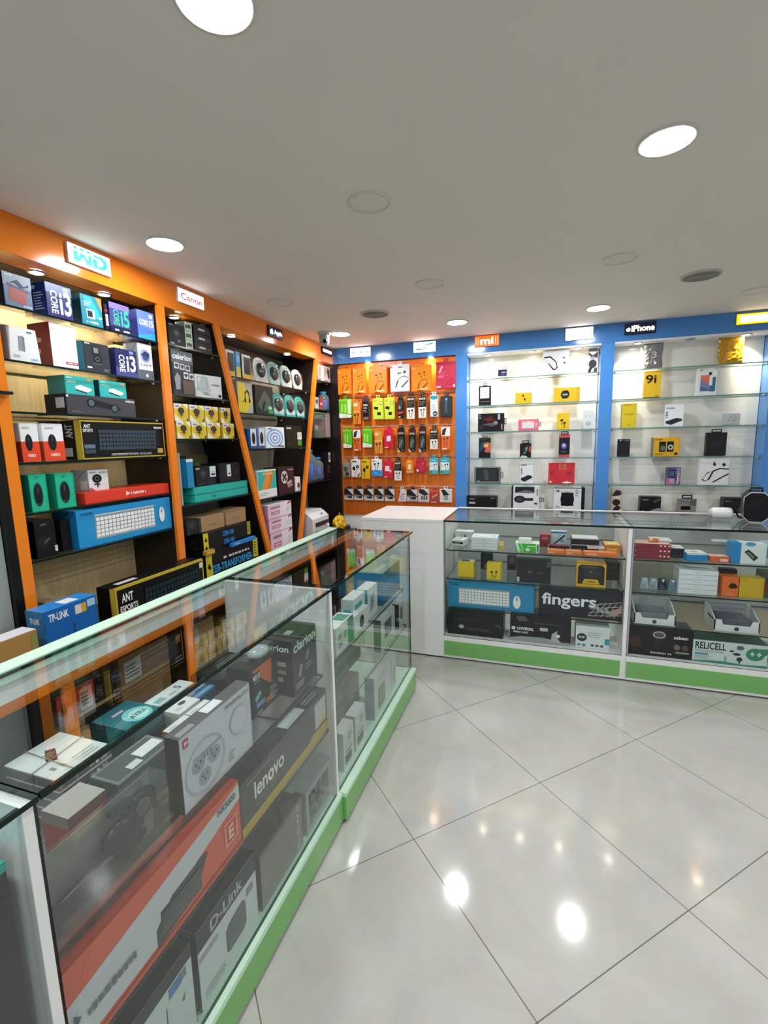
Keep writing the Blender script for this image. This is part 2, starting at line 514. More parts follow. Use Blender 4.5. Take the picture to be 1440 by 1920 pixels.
def add_part(o, p, w, h, d):
    k = p[0]
    if k == 'tab':
        tab_part(o, p[1], p[2], p[3], p[4], w, h, d, *(p[5:]))
    elif k == 'sticker':      # face, u0, v0, u1, v1, colour, extra print
        mb = MB(); f = p[1] if p[1] != 'F' else ''
        prints(mb, [(f + 'r',) + tuple(p[2:7])] + list(p[7] if len(p) > 7 else []), w, h, d, base=0.0040)
        # give the sticker a body reaching back to the face
        u0, v0, u1, v1 = p[2:6]; e = 0.0039
        if p[1] == 'F': mb.box(-w / 2 + u0 * w, -e, v0 * h, -w / 2 + u1 * w, 0.0, v1 * h, pm(p[6]))
        elif p[1] == 'T': mb.box(-w / 2 + u0 * w, v0 * d, h, -w / 2 + u1 * w, v1 * d, h + e, pm(p[6]))
        elif p[1] == 'L': mb.box(-w / 2 - e, d * (1 - u1), v0 * h, -w / 2, d * (1 - u0), v1 * h, pm(p[6]))
        mb.build('sticker', o)
    elif k == 'lid':          # depth fraction of the height, colour
        fr, c = p[1], p[2]; e = 0.0015
        mb = MB(); mb.box(-w / 2 - e, -e, h * (1 - fr), w / 2 + e, d + e, h + e, pm(c), bev=0.001)
        if len(p) > 3: prints(mb, p[3], w + 2 * e, h + e, d + e, base=0.0022)
        mb.build('lid', o)
    elif k == 'window':       # clear film bulging from the front
        u0, v0, u1, v1, t = p[1:6]
        mb = MB(); mb.box(-w / 2 + u0 * w, -t, v0 * h, -w / 2 + u1 * w, -0.0002, v1 * h, M_PLASTIC, bev=0.002); mb.build('plastic_window', o)
    elif k == 'mouse':        # a real mouse shell sitting on the card under the window
        u, v, ru, rv, t, c = p[1:7]
        mb = MB(); mb.ell((-w / 2 + u * w, 0, v * h), (ru * w, t, rv * h), pm(c, rough=0.25)); mb.box(-w / 2 + u * w - ru * w * .09, -t - .001, v * h + rv * h * .25, -w / 2 + u * w + ru * w * .09, -t * .6, v * h + rv * h * .6, pm('#303338')); mb.build('mouse', o)
    elif k == 'band':         # a coloured paper sleeve around the box between u0 and u1
        u0, u1, c = p[1:4]; e = 0.0018
        mb = MB(); mb.box(-w / 2 + u0 * w, -e, -0.0 , -w / 2 + u1 * w, d + e, h + e, pm(c), bev=0.0008)
        if len(p) > 4: prints(mb, p[4], w, h, d, base=0.0026)
        mb.build('sleeve', o)
    elif k == 'clear_flap':   # clear plastic flap on the right side
        mb = MB(); mb.box(w / 2, d * .4, h * p[1], w / 2 + p[3], d * .4 + .0012, h * p[2], M_PLASTIC); mb.build('clear_flap', o)

# ================================================================== structure
def struct(mb, name, label=None):
    o = mb.build(name); o['kind'] = 'structure'
    return o

XR, YF = 2.62, -1.9
struct(MB().box(-2.4, YF - .1, -0.06, XR + .1, 4.5, 0.0, floor_mat()), 'floor')
struct(MB().box(-2.4, YF - .1, H, XR + .1, 4.5, H + .08, plaster('ceiling_paint', '#e6e0d8', amt=0.02)), 'ceiling')
struct(MB().box(-2.4, 1.13, 0, -2.165, 4.4, H, plaster('w', '#b9b6ae')), 'wall_left')
struct(MB().box(-2.4, YF, 0, -1.85, 1.13, H, plaster('wg', '#a4aaa6', sc=7, amt=0.1)), 'wall_side')
struct(MB().box(-2.165, 4.235, 0, XR, 4.4, H, plaster('w', '#d8d8d4')), 'wall_back')
struct(MB().box(XR, YF, 0, XR + .1, 4.4, H, plaster('w', '#cfcfca')), 'wall_right')
mbw = MB(); mw = plaster('w', '#4a4642')
mbw.box(-2.4, YF - .1, 0, -1.3, YF, H, mw); mbw.box(2.1, YF - .1, 0, XR + .1, YF, H, mw); mbw.box(-1.3, YF - .1, 2.15, 2.1, YF, H, mw)
struct(mbw, 'wall_front')
# shop-front glazing behind the camera, daylight comes in through it
win = empty('window_1', (0.4, YF - .05, 0)); win['kind'] = 'structure'
fr = MB()
for x in (-1.68, -.55, .58, 1.68): fr.box(x - .02, -.03, 0.0, x + .02, .03, 2.15, M_STEEL)
fr.box(-1.7, -.03, 0, 1.7, .03, .06, M_STEEL); fr.box(-1.7, -.03, 2.1, 1.7, .03, 2.15, M_STEEL)
fr.build('window_frame', win)
MB().slab(-1.66, -.004, .06, 1.66, .004, 2.1, M_GLASS, GLASS_EDGE_BACK).build('window_pane', win)
# ================================================================== ceiling fittings
def downlight(x, y, on, label, r=0.066):
    o = empty('ceiling_downlight', (x, y, H))
    tag(o, label, 'ceiling light', 'ceiling downlights')
    MB().lathe([(r, -.001), (r + .001, -.006), (r + .012, -.005), (r + .014, 0)], (0, 0, 0), pm('#d8d3cb', rough=.5), n=40).build('rim', o)
    mat = em('#fbfdff', LAMP_E) if on else pm('#e2dcd4', rough=.7)
    MB().lathe([(0.0005, -.0045), (r * .7, -.0042), (r, -.003)], (0, 0, 0), mat, n=40).build('diffuser', o)
    return o
for (x, y, on, lb) in [(0.308, 1.669, True, 'brightly lit ceiling downlight high on the right side of the picture'),
    (-0.615, 0.87, True, 'brightly lit ceiling downlight cut by the top edge of the picture'),
    (-1.52, 1.699, True, 'lit ceiling downlight nearest the teal lettered sign over the left shelves'),
    (-0.606, 1.688, False, 'unlit ceiling downlight in the middle of the ceiling, largest of the unlit ones'),
    (-0.615, 3.504, True, 'lit ceiling downlight in front of the blue upright beside the orange accessory wall'),
    (0.31, 3.508, True, 'lit ceiling downlight in front of the white lettered sign by the blue fascia'),
    (-1.52, 3.5, True, 'lit ceiling downlight beside the security camera'),
    (0.315, 2.617, False, 'unlit ceiling downlight between the bright right one and the phone sign'),
    (-0.607, 2.619, False, 'unlit ceiling downlight straight behind the middle unlit one'),
    (-1.514, 2.603, False, 'unlit ceiling downlight near the dark fruit sign on the left fascia'),
    (1.167, 3.489, False, 'unlit ceiling downlight at the right edge by the yellow sign'),
    (1.23, 1.69, True, 'lit ceiling downlight outside the right edge of the picture'),
    (1.23, 0.0, True, 'lit ceiling downlight behind the camera to the right'),
    (-0.615, -0.05, True, 'lit ceiling downlight right above the camera'),
    (0.31, -0.9, True, 'lit ceiling downlight far behind the camera'),
    (-1.4, -0.05, True, 'lit ceiling downlight by the grey side wall behind the camera'),
    (2.15, 2.6, True, 'lit ceiling downlight by the right wall')]:
    downlight(x, y, on, lb)
for (x, y, lb) in [(-1.079, 3.059, 'round grey ceiling speaker grille near the back shelves, beside the dome camera side'), (0.76, 3.041, 'round grey ceiling speaker grille above the right glass counter')]:
    o = empty('ceiling_speaker', (x, y, H)); tag(o, lb, 'speaker', 'ceiling speaker grilles')
    MB().lathe([(.083, 0), (.084, -.008), (.094, -.007), (.097, 0)], (0, 0, 0), pm('#bdbab4', rough=.6), n=40).build('rim', o)
    mb = MB(); mb.lathe([(.0005, -.009), (.05, -.0085), (.084, -.006)], (0, 0, 0), pm('#8f8d89', rough=.7), n=40)
    for i in range(4):
        mb.lathe([(.018 + .018 * i, -.0095), (.02 + .018 * i, -.0105), (.022 + .018 * i, -.0093)], (0, 0, 0), pm('#77756f'), n=32)
    mb.build('grille', o)
# dome camera
o = empty('security_camera', (-1.615, 3.40, H)); tag(o, 'grey turret security camera on the ceiling in the far corner beside a lit downlight', 'security camera')
mb = MB(); mb.lathe([(.052, 0), (.052, -.014), (.046, -.022), (.02, -.024)], (0, 0, 0), pm('#b7b9ba'), n=32); mb.build('base', o)
mb = MB(); mb.lathe([(.036, -.02), (.04, -.045), (.036, -.075), (.022, -.1), (.0005, -.108)], (0, 0, 0), pm('#a6aaac', rough=.35), n=32); mb.build('housing', o)
mb = MB(); mb.ell((.015, -.026, -.07), (.016, .014, .016), pm('#1b1d20', rough=.1)); mb.build('lens', o)

# ================================================================== left shelving
WOODB = wood('light_laminate', '#dcc08e', '#ead2a4', axis_stretch=(1, 14, 1.2))
GREYB = wood('grey_laminate', '#77736a', '#8d897e', axis_stretch=(1, 14, 1.2))
DARKP = wood('dark_laminate', '#17110f', '#241a17', axis_stretch=(10, 1, 10), rough=.3)
XK = -2.14           # back of the left shelving
ZT = 2.195           # underside of the fascia
ZB = 0.71            # top of the base cabinets
def y3(z): return 2.381 + .285 * (2.19 - z)
def y4(z): return 3.670 - .288 * (2.217 - z)
P2 = (1.955, 2.0)
def post(parent, lo, wd):
    """An upright face strip between the base and the fascia; lo(z) gives its near edge."""
    mb = MB()
    mb.prism([(lo(ZB), ZB), (lo(ZB) + wd, ZB), (lo(ZT) + wd, ZT), (lo(ZT), ZT)], 0, XL - .018, XL, M_ORANGE)
    return mb.build('face_strip', parent)
def divider(parent, lo, wd):
    mb = MB()
    mb.prism([(lo(ZB) + .004, ZB), (lo(ZB) + wd - .004, ZB), (lo(ZT) + wd - .004, ZT), (lo(ZT) + .004, ZT)], 0, XK, XL - .018, DARKP)
    return mb.build('divider_panel', parent)
def bay(label, near, far, shelves, strip=None, wd=.045, y_org=0):
    """near(z), far(z): inner faces of the bay."""
    o = empty('shelving_bay', (0, 0, 0)); tag(o, label, 'shelving', 'orange edged wall shelving bays')
    mb = MB(); mb.prism([(near(ZB) - .005, ZB), (far(ZB) + .005, ZB), (far(ZT) + .005, ZT), (near(ZT) - .005, ZT)], 0, XK - .02, XK, WOODB if near(ZT) < 1.5 else GREYB)
    mb.build('back_panel', o)
    mb = MB(); mb.prism([(near(ZT), XK), (near(ZT), XL - .018), (far(ZT), XL - .018), (far(ZT), XK)], 2, ZT - .006, ZT + .0, DARKP) if False else mb.box(XK, near(ZT), ZT, -1.952, far(ZT), ZT + .012, DARKP)
    mb.build('top_panel', o)
    for z in shelves:
        a, b = near(z) + .003, far(z) - .003
        mb = MB(); mb.slab(XK + .004, a, z - .004, XL - .012, b, z + .004, M_SHELFGLASS, GREEN_GLASS_EDGE); mb.build('glass_shelf', o)
        for yy in (a + .008, b - .008):
            for xx in (XK + .05, XL - .06):
                MB().lathe([(.0005, -.011), (.008, -.011), (.009, -.0045), (.0005, -.0045)], (xx, yy, z), M_STEEL, n=12).build('shelf_support', o)
    if strip: post(o, strip, wd); divider(o, strip, wd)
    return o
c1 = lambda z: 1.205
b1 = bay('wide wall shelving bay nearest the camera with wood back and six glass shelves', lambda z: 1.207, lambda z: P2[0], [2.012, 1.82, 1.635, 1.447, 1.255, 1.07], lambda z: P2[0], .045)
post(b1, lambda z: 1.163, .042); divider(b1, lambda z: 1.163, .042)
bay('second wall shelving bay between a straight and a slanting orange strip', lambda z: P2[1], y3, [2.02, 1.768, 1.535, 1.175], y3, .047)
bay('third wall shelving bay between two orange strips that lean together downward', lambda z: y3(z) + .047, y4, [1.918, 1.7, 1.467, 1.12], y4, .052)
b4 = bay('narrow corner wall shelving bay beside the orange accessory wall', lambda z: y4(z) + .052, lambda z: 4.0, [2.03, 1.785, 1.545, 1.172])
MB().box(XK, 4.0, ZB, -1.785, 4.035, ZT, DARKP).build('divider_panel', b4)
struct(MB().box(-1.85, 1.132, 0, XL - .002, 1.162, H, M_BLACKP), 'trim_1')
o = empty('door_pull', (-1.80, 1.165, 1.70)); tag(o, 'short black bar fixed across the near orange strip', 'bar')
MB().box(-.02, -.35, -.006, .0, .04, .006, M_BLACKP, bev=.002).build('bar', o); MB().box(-.05, -.06, -.004, -.018, -.03, .004, M_BLACKP).build('bracket', o)
mb = MB(); mb.box(-1.95, 1.163, ZT + .001, XL, 4.018, H - .001, M_ORANGE, bev=.001)
tag(mb.build('fascia_board'), 'orange fascia board running above the left wall shelves', 'fascia')
o = empty('base_cabinet', (0, 0, 0)); tag(o, 'long low base unit with orange front edge under the left wall shelves', 'cabinet')
MB().box(-2.14, 1.10, ZB - .045, -1.615, 3.998, ZB - .001, DARKP).build('cabinet_top', o)
MB().box(-1.848, .2, ZB - .045, -1.615, 1.0995, ZB - .001, DARKP).build('cabinet_top', o)
MB().box(-1.6149, .2, ZB - .047, -1.598, 3.998, ZB, M_ORANGE, bev=.001).build('front_edge', o)
MB().box(-2.14, 1.168, .08, -2.12, 3.998, ZB - .046, DARKP).build('back_panel', o)
MB().box(-2.119, 1.147, .06, -1.62, 3.998, .08, DARKP).build('bottom_panel', o)
MB().box(-2.119, 1.147, .345, -1.63, 3.998, .36, DARKP).build('shelf', o)
for ya in (1.102, 1.72, 2.36, 3.02, 3.66):
    MB().box(-1.6149, ya, .002, -1.60, ya + .044, ZB - .0475, M_ORANGE, bev=.001).build('upright', o)
    MB().box(-1.848 if ya < 1.2 else -2.119, ya + .012, .081, -1.616, ya + .03, ZB - .046, DARKP).build('divider_panel', o)
for (y, w_, h_, d_, c, z, lb) in [(1.27, .16, .25, .22, '#2b2a28', .3605, 'dark carton inside the base unit nearest the first upright'), (1.52, .27, .26, .25, '#8a6a45', .3605, 'large brown carton inside the base unit before the second upright'), (1.88, .20, .24, .25, '#a07c52', .3605, 'light brown carton inside the base unit behind the second upright'), (2.14, .22, .20, .25, '#7a5c3c', .3605, 'dull brown carton inside the base unit before the third upright'), (2.62, .30, .22, .25, '#8f7048', .3605, 'wide brown carton inside the base unit behind the third upright'), (1.45, .40, .24, .30, '#6f5638', .0805, 'long brown carton on the floor board of the base unit')]:
    carton('storage_carton', lb, 'box', (-1.66, y, z), PI / 2, (w_, h_, d_), c, [('r', .08, .55, .4, .9, '#c9c6bd'), ('ln', .1, .6, .38, .85, 4, '#6a665c'), ('r', 0, .47, 1, .53, '#b59a6c')], group='brown cartons stored in the base unit')

# ================================================================== back wall
YK = 4.17
mb = MB(); mb.box(-1.826, YB, 2.2005, XR - .002, 4.12, H - .001, M_BLUE, bev=.001)
tag(mb.build('fascia_board'), 'blue fascia board running above the back wall displays', 'fascia')
for (x0, x1, lb) in [(-.718, -.622, 'blue upright panel between the orange accessory wall and the white shelves'), (.389, .48, 'blue upright panel between the two white shelf displays'), (1.468, 1.56, 'blue upright panel at the far right of the back wall')]:
    mb = MB(); mb.box(x0, YB, 0.001, x1, 4.23, 2.2, M_BLUE, bev=.001)
    tag(mb.build('upright_panel'), lb, 'panel', 'blue uprights on the back wall')
struct(MB().box(-1.80, 4.06, .001, -.72, 4.23, .825, M_WHITE), 'trim_2')
slat = empty('slatwall_panel', (0, 0, 0)); tag(slat, 'orange slatwall panel in the far corner hung with accessory packs', 'slatwall')
MB().box(-1.783, 4.052, .828, -.72, 4.23, 2.199, pm('#ea7a1c', rough=.3, noise=.05, scale=5)).build('board', slat)
for z in (1.912, 1.638, 1.369, 1.10):
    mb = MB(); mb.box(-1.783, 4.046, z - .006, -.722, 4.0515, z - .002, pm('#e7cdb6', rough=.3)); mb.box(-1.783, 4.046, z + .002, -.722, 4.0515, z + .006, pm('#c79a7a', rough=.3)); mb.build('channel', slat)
MB().box(-1.7845, 4.0365, .83, -1.775, 4.0515, 2.19, pm('#c9793f', rough=.3)).build('edge_strip', slat)
def wbay(label, x0, x1):
    o = empty('shelving_bay', (0, 0, 0)); tag(o, label, 'shelving', 'white backed glass shelf bays')
    MB().box(x0 + .001, YK, .6, x1 - .001, YK + .02, 2.2, M_WHITEGLOSS).build('back_panel', o)
    MB().box(x0, 4.0205, 2.186, x1, YK, 2.2, M_WHITE).build('top_panel', o)
    for z in (1.99, 1.776, 1.56, 1.34, 1.125, .91):
        mb = MB(); mb.slab(x0 + .003, 4.03, z - .004, x1 - .003, YK - .002, z + .004, M_SHELFGLASS, GLASS_EDGE_BACK); mb.build('glass_shelf', o)
        for xx in (x0 + .012, x1 - .012):
            MB().lathe([(.0005, -.016), (.007, -.016), (.008, -.0045), (.0005, -.0045)], (xx, 4.06, z), M_STEEL, n=12).build('shelf_support', o)
wbay('white backed glass shelf bay between two blue uprights, centre of the back wall', -.62, .387)
wbay('white backed glass shelf bay on the right of the back wall under the phone sign', .482, 1.466)
wbay('white backed glass shelf bay beyond the far right blue upright, cut by the frame', 1.562, 2.45)

# ================================================================== shelf spotlights
def spot(x, y, z, on, label, aim=(0, 0, -1), watts=None, group='shelf spotlights'):
    o = empty('shelf_spotlight', (x, y, z)); tag(o, label, 'spotlight', group)
    MB().lathe([(.024, -.0), (.025, -.006), (.033, -.005), (.034, 0)], (0, 0, 0), M_STEEL, n=28).build('rim', o)
    MB().lathe([(.0005, -.004), (.024, -.003)], (0, 0, 0), em('#fff1d8', 25) if on else pm('#8d8a83'), n=28).build('lens', o)
    if on:
        ld = bpy.data.lights.new('spot', 'SPOT'); ld.energy = watts or SPOT_W; ld.color = (1.0, .84, .62); ld.spot_size = math.radians(92); ld.spot_blend = .55; ld.shadow_soft_size = .018
        lo = bpy.data.objects.new('lamp', ld); COL.objects.link(lo); lo.parent = o; lo.location = (0, 0, -.008)
        lo.rotation_euler = Vector(aim).to_track_quat('-Z', 'Y').to_euler()
for (x, y, z, on, lb, aim, wt) in [(-1.925, 1.436, 2.194, True, 'warm spotlight in the shelf top at the near end of the first bay', (-0.5, 0, -1), 7.0),
    (-1.925, 1.741, 2.194, True, 'warm spotlight in the shelf top at the far end of the first bay', (-0.5, 0, -1), 7.0),
    (-1.925, 2.175, 2.194, True, 'warm spotlight in the shelf top at the second bay', (-0.5, 0, -1), 7.0),
    (-1.925, 2.4, 2.194, False, 'unlit spotlight in the shelf top at the far corner of the second bay', (-0.5, 0, -1), 7.0),
    (-1.925, 2.674, 2.194, True, 'warm spotlight in the shelf top at the near end of the third bay', (-0.5, 0, -1), 7.0),
    (-1.925, 3.371, 2.194, True, 'warm spotlight in the shelf top at the far end of the third bay', (-0.5, 0, -1), 7.0),
    (-1.925, 3.86, 2.194, True, 'warm spotlight in the shelf top at the corner bay', (-0.5, 0, -1), 7.0),
    (-1.5, 4.035, 2.199, True, 'warm spotlight under the small pale lettered sign above the orange pouches', (0, -0.05, -1), 7.0),
    (-0.93, 4.035, 2.199, True, 'warm spotlight under the two-swoosh sign above the orange wall', (0, -0.05, -1), 7.0),
    (-0.455, 4.05, 2.186, True, 'warm spotlight under the orange sign above the white shelves', (0, 0.45, -1), None),
    (-0.114, 4.05, 2.186, True, 'warm spotlight in the middle above the centre white shelves', (0, 0.45, -1), None),
    (0.227, 4.05, 2.186, True, 'warm spotlight above the neckband box on the centre white shelves', (0, 0.45, -1), None),
    (0.637, 4.05, 2.186, True, 'warm spotlight under the phone sign', (0, 0.45, -1), None),
    (0.977, 4.05, 2.186, False, 'unlit spotlight between the phone sign and the yellow sign', (0, 0.45, -1), None),
    (1.315, 4.05, 2.186, True, 'warm spotlight under the yellow sign', (0, 0.45, -1), None)]:
    spot(x, y, z, on, lb, aim, wt)

# ================================================================== lit signs
def sign(label, u0, u1, z0, z1, wall, face, glow, ops, body='#d0d0d0', framed=None):
    """An illuminated sign box on a fascia; ops are lettering polygons on the face."""
    wdt, hh = abs(u1 - u0), z1 - z0
    if wall == 'L': o = empty('lit_sign', (XL, (u0 + u1) / 2, z0), PI / 2)
    else: o = empty('lit_sign', ((u0 + u1) / 2, YB, z0), 0)
    tag(o, label, 'sign', 'lit brand signs on the fascias')
    t = .012
    MB().box(-wdt / 2, -t, 0, wdt / 2, 0, hh, pm(framed or body), bev=.001).build('sign_box', o)
    f = MB(); f.add([(-wdt / 2 + .003, -t - .0006, .003), (wdt / 2 - .003, -t - .0006, .003), (wdt / 2 - .003, -t - .0006, hh - .003), (-wdt / 2 + .003, -t - .0006, hh - .003)], [(0, 1, 2, 3)], em(face, glow) if glow else pm(face, rough=.2))
    f.build('face_panel', o)
    if ops:
        mb = MB()
        for i, op in enumerate(ops):
            off = -t - .0012 - .0002 * i
            k, a = op[0], op[1:]
            P = lambda u, v: (-wdt / 2 + u * wdt, off, v * hh)
            c, g = a[-2], a[-1]
            mat = em(c, g) if g else pm(c)
            if k == 'r': mb.add([P(a[0], a[1]), P(a[2], a[1]), P(a[2], a[3]), P(a[0], a[3])], [(0, 1, 2, 3)], mat)
            elif k == 'e': mb.add([P(a[0] + a[2] * x, a[1] + a[3] * y) for x, y in circ()], [tuple(range(20))], mat)
            elif k == 'p': mb.add([P(*q) for q in a[0]], [tuple(range(len(a[0])))], mat)
            elif k == 't':
                V, F = text_mesh(a[0], True)
                mb.add([P(a[1] + (a[3] - a[1]) * x, a[2] + (a[4] - a[2]) * y) for x, y in V], F, mat)
        mb.build('lettering', o)
    return o
G = SIGN_E
sign('lit white sign with teal two-letter logo on the orange fascia', 1.491, 1.689, 2.236, 2.314, 'L', '#ffffff', G, [
    ('p', [(.12, .18), (.24, .18), (.33, .5), (.41, .18), (.53, .18), (.53, .68), (.45, .68), (.45, .38), (.37, .66), (.28, .66), (.22, .4), (.22, .68), (.12, .68)], '#0cb8b2', .42),
    ('r', .13, .78, .21, .9, '#0cb8b2', .42), ('r', .27, .78, .36, .9, '#0cb8b2', .42), ('r', .43, .78, .52, .9, '#0cb8b2', .42),
    ('p', [(.55, .18), (.78, .18), (.88, .3), (.91, .5), (.88, .72), (.78, .84), (.58, .84), (.58, .72), (.74, .72), (.8, .6), (.8, .44), (.74, .32), (.66, .32), (.66, .62), (.55, .62)], '#0cb8b2', .42)])
sign('lit white sign with red serif lettering on the orange fascia', 2.089, 2.288, 2.242, 2.314, 'L', '#fff6fb', G, [('t', 'Canon', .1, .25, .93, .72, '#c4103a', .22)])
def apple(x, y, s, k=1.0, c='#ffffff', g=1.3):
    e = []
    e.append(('p', [(x + s * a, y + s * k * b) for a, b in [(0, .72), (.16, .78), (.34, .74), (.46, .62), (.36, .5), (.36, .34), (.48, .18), (.38, -.02), (.24, -.16), (.1, -.13), (0, -.1), (-.1, -.13), (-.24, -.16), (-.38, .02), (-.46, .26), (-.44, .52), (-.32, .7), (-.16, .77)]], c, g))
    e.append(('p', [(x + s * a, y + s * k * b) for a, b in [(.0, .82), (.06, .98), (.2, 1.08), (.18, .92), (.08, .83)]], c, g))
    return e
sign('dark lit sign with white fruit symbol and lettering on the orange fascia', 2.939, 3.128, 2.240, 2.312, 'L', '#1b1440', .1, apple(.2, .3, .22, 2.0) + [('t', 'Apple', .38, .2, .93, .72, '#ffffff', 1.3)], framed='#141024')
sign('small dark lit sign with white lettering above the corner bay', 3.773, 3.969, 2.258, 2.318, 'L', '#1c1436', .1, [('r', .1, .3, .86, .7, '#ffffff', 1.3), ('e', .86, .5, .08, .2, '#ffffff', 1.3), ('e', .12, .5, .08, .2, '#ffffff', 1.3)], framed='#141024')
sign('lit white sign with small pale lettering leftmost on the blue fascia', -1.657, -1.462, 2.245, 2.325, 'B', '#f4f6ff', G, [('t', 'NOKIA', .1, .32, .9, .66, '#4a6fae', .2)])
sign('lit white sign with two blue swooshes on the blue fascia', -1.075, -.881, 2.240, 2.325, 'B', '#ffffff', G, [('p', [(.45, .56), (.6, .66), (.86, .68), (.9, .76), (.84, .84), (.6, .76), (.48, .66)], '#1d9ab4', .28), ('p', [(.1, .3), (.24, .22), (.55, .3), (.56, .38), (.3, .36), (.12, .4)], '#1d86b4', .28)])
sign('lit orange sign with glowing white letters on the blue fascia', -.56, -.363, 2.244, 2.33, 'B', '#ff6a10', .42, [('t', 'mi', .24, .2, .76, .82, '#fff2f8', 1.6), ('r', .05, .15, .08, .85, '#ffb98a', .5), ('r', .14, .15, .17, .85, '#ffb98a', .5), ('r', .83, .15, .86, .85, '#ffb98a', .5), ('r', .92, .15, .95, .85, '#ffb98a', .5)], framed='#f07a20')
sign('lit white sign with washed out lettering on the blue fascia', .13, .327, 2.235, 2.325, 'B', '#f6f8ff', G * 1.1, [('r', .55, .3, .62, .68, '#c6d2fb', .6), ('r', .7, .3, .77, .68, '#c6d2fb', .6), ('p', [(.82, .3), (.94, .34), (.92, .7), (.82, .66)], '#c6d2fb', .6)])
sign('dark lit sign with white fruit symbol and phone lettering on the blue fascia', .539, .745, 2.242, 2.322, 'B', '#17152c', .15, apple(.12, .34, .15, 1.9) + [('t', 'iPhone', .22, .24, .95, .78, '#ffffff', 1.3)], framed='#15142a')
sign('lit yellow sign at the far right of the blue fascia, cut by the frame', 1.234, 1.62, 2.245, 2.318, 'B', '#ffd91c', .5, [('r', .06, .2, .94, .8, '#fff7d0', 1.4)], framed='#e8c81c')

# ================================================================== counters
def left_counter(y0, y1, label, ledge_dx=0.0, end=False):
    o = empty('display_counter', (0, 0, 0)); tag(o, label, 'glass counter', 'left run of glass counters')
    xf = -.715 + ledge_dx
    MB().box(-1.22, y0 + .002, 0.012, xf - .004, y1 - .002, .03, M_BLACKP).build('plinth', o)
    MB().box(xf - .018, y0 + .001, .016, xf, y1 - .001, .117, M_GREEN, bev=.0008).build('base_panel', o)
    MB().box(-1.2, y0 + .001, .117, xf, y1 - .001, .135, M_LGREEN, bev=.0008).build('deck', o)
    MB().slab(-.738, y0 + .004, .136, -.73, y1 - .004, .967, M_GLASS, GREEN_GLASS_EDGE).build('front_glass', o)
    MB().slab(-1.19, y0 + .001, .970, -.713, y1 - .001, .980, M_GLASS, GREEN_GLASS_EDGE).build('glass_top', o)
    MB().box(-1.245, y0 + .001, .95, -1.192, y1 - .001, .984, M_LGREEN, bev=.001).build('back_rail', o)
    MB().box(-1.225, y0 + .001, .90, -1.2, y1 - .001, .95, M_WHITE, bev=.001).build('back_rail', o)
    for z in ((.412, .632) if y0 > 0 else (.412,)):
        MB().slab(-1.19, y0 + .02, z - .004, -.752 if z < .5 else -.768, y1 - .022, z + .004, M_SHELFGLASS, GREEN_GLASS_EDGE).build('glass_shelf', o)
        for yy in (y0 + .03, y1 - .03):
            for xx in (-1.1, -.84): MB().lathe([(.0005, -.018), (.007, -.018), (.008, -.0045), (.0005, -.0045)], (xx, yy, z), M_STEEL, n=12).build('shelf_support', o)
    if end:
        MB().slab(-1.19, y1 - .012, .136, -.742, y1 - .004, .967, M_GLASS, GREEN_GLASS_EDGE).build('end_glass', o)
        MB().box(-1.2, y1 - .001, .02, -.72, y1 + .005, .117, M_GREEN).build('base_panel', o)
    else:
        MB().box(-1.19, y1 - .018, .136, -.728, y1 - .001, .968, M_WHITE, bev=.001).build('partition', o)
    for k in range(2):
        ym = y0 + (y1 - y0) * (.02 + .49 * k); yn = ym + (y1 - y0) * .48
        MB().box(-1.215, ym, .14, -1.2, yn, .20, M_WHITE).build('back_rail', o)
    return o
left_counter(-.62, .435, 'left glass display counter closest to the camera, cut by the lower left frame')
left_counter(.436, 1.512, 'left glass display counter in the middle of the left run, full of keyboard boxes')
left_counter(1.513, 2.59, 'left glass display counter at the far end of the left run by the white cabinet', .014, True)
def right_counter(x0, x1, label):
    o = empty('display_counter', (0, 0, 0)); tag(o, label, 'glass counter', 'right run of glass counters')
    yf, yb = 3.04, 3.64
    MB().box(x0, yf + .02, .0, x1, yb, .012, M_BLACKP).build('plinth', o)
    MB().box(x0, yf, .012, x1, yf + .02, .165, M_WHITE, bev=.001).build('base_panel', o)
    MB().box(x0 + .004, yf - .004, .03, x1 - .03, yf, .132, M_GREEN, bev=.001).build('green_panel', o)
    MB().box(x0, yf + .02, .145, x1, yb, .165, M_WHITE).build('deck', o)
    MB().slab(x0 + .012, yf + .002, .166, x1 - .024, yf + .009, .962, M_FRONTGLASS, GREEN_GLASS_EDGE).build('front_glass', o)
    MB().slab(x0, yf - .004, .964, x1 - .001, yb - .02, .975, M_GLASS, GREEN_GLASS_EDGE).build('glass_top', o)
    MB().box(x1 - .024, yf, .166, x1 - .001, yb - .03, .963, M_WHITE, bev=.001).build('partition', o)
    MB().box(x0, yf, .166, x0 + .010, yf + .02, .963, M_STEEL).build('corner_strip', o)
    MB().box(x0, yb - .025, .15, x1 - .001, yb, .34, pm('#e4c7a2', rough=.5)).build('back_board', o)
    MB().box(x0, yb - .02, .34, x1 - .001, yb - .008, .963, pm('#c8c8c4', rough=.4)).build('back_panel', o)
    MB().box(x0, yb - .02, .964, x1 - .001, yb + .01, .98, M_WHITE).build('back_rail', o)
    for z in (.768, .567, .362):
        MB().slab(x0 + .014, yf + .022, z - .004, x1 - .026, yb - .026, z + .004, M_SHELFGLASS, GREEN_GLASS_EDGE).build('glass_shelf', o)
        for xx in (x0 + .022, x1 - .034):
            for yy in (yf + .08, yb - .1): MB().lathe([(.0005, -.016), (.007, -.016), (.008, -.0045), (.0005, -.0045)], (xx, yy, z), M_STEEL, n=12).build('shelf_support', o)
    return o
right_counter(-.622, .51, 'back glass display counter next to the white cabinet, full of small boxes')
right_counter(.511, 1.64, 'back glass display counter on the right, cut by the right frame edge')
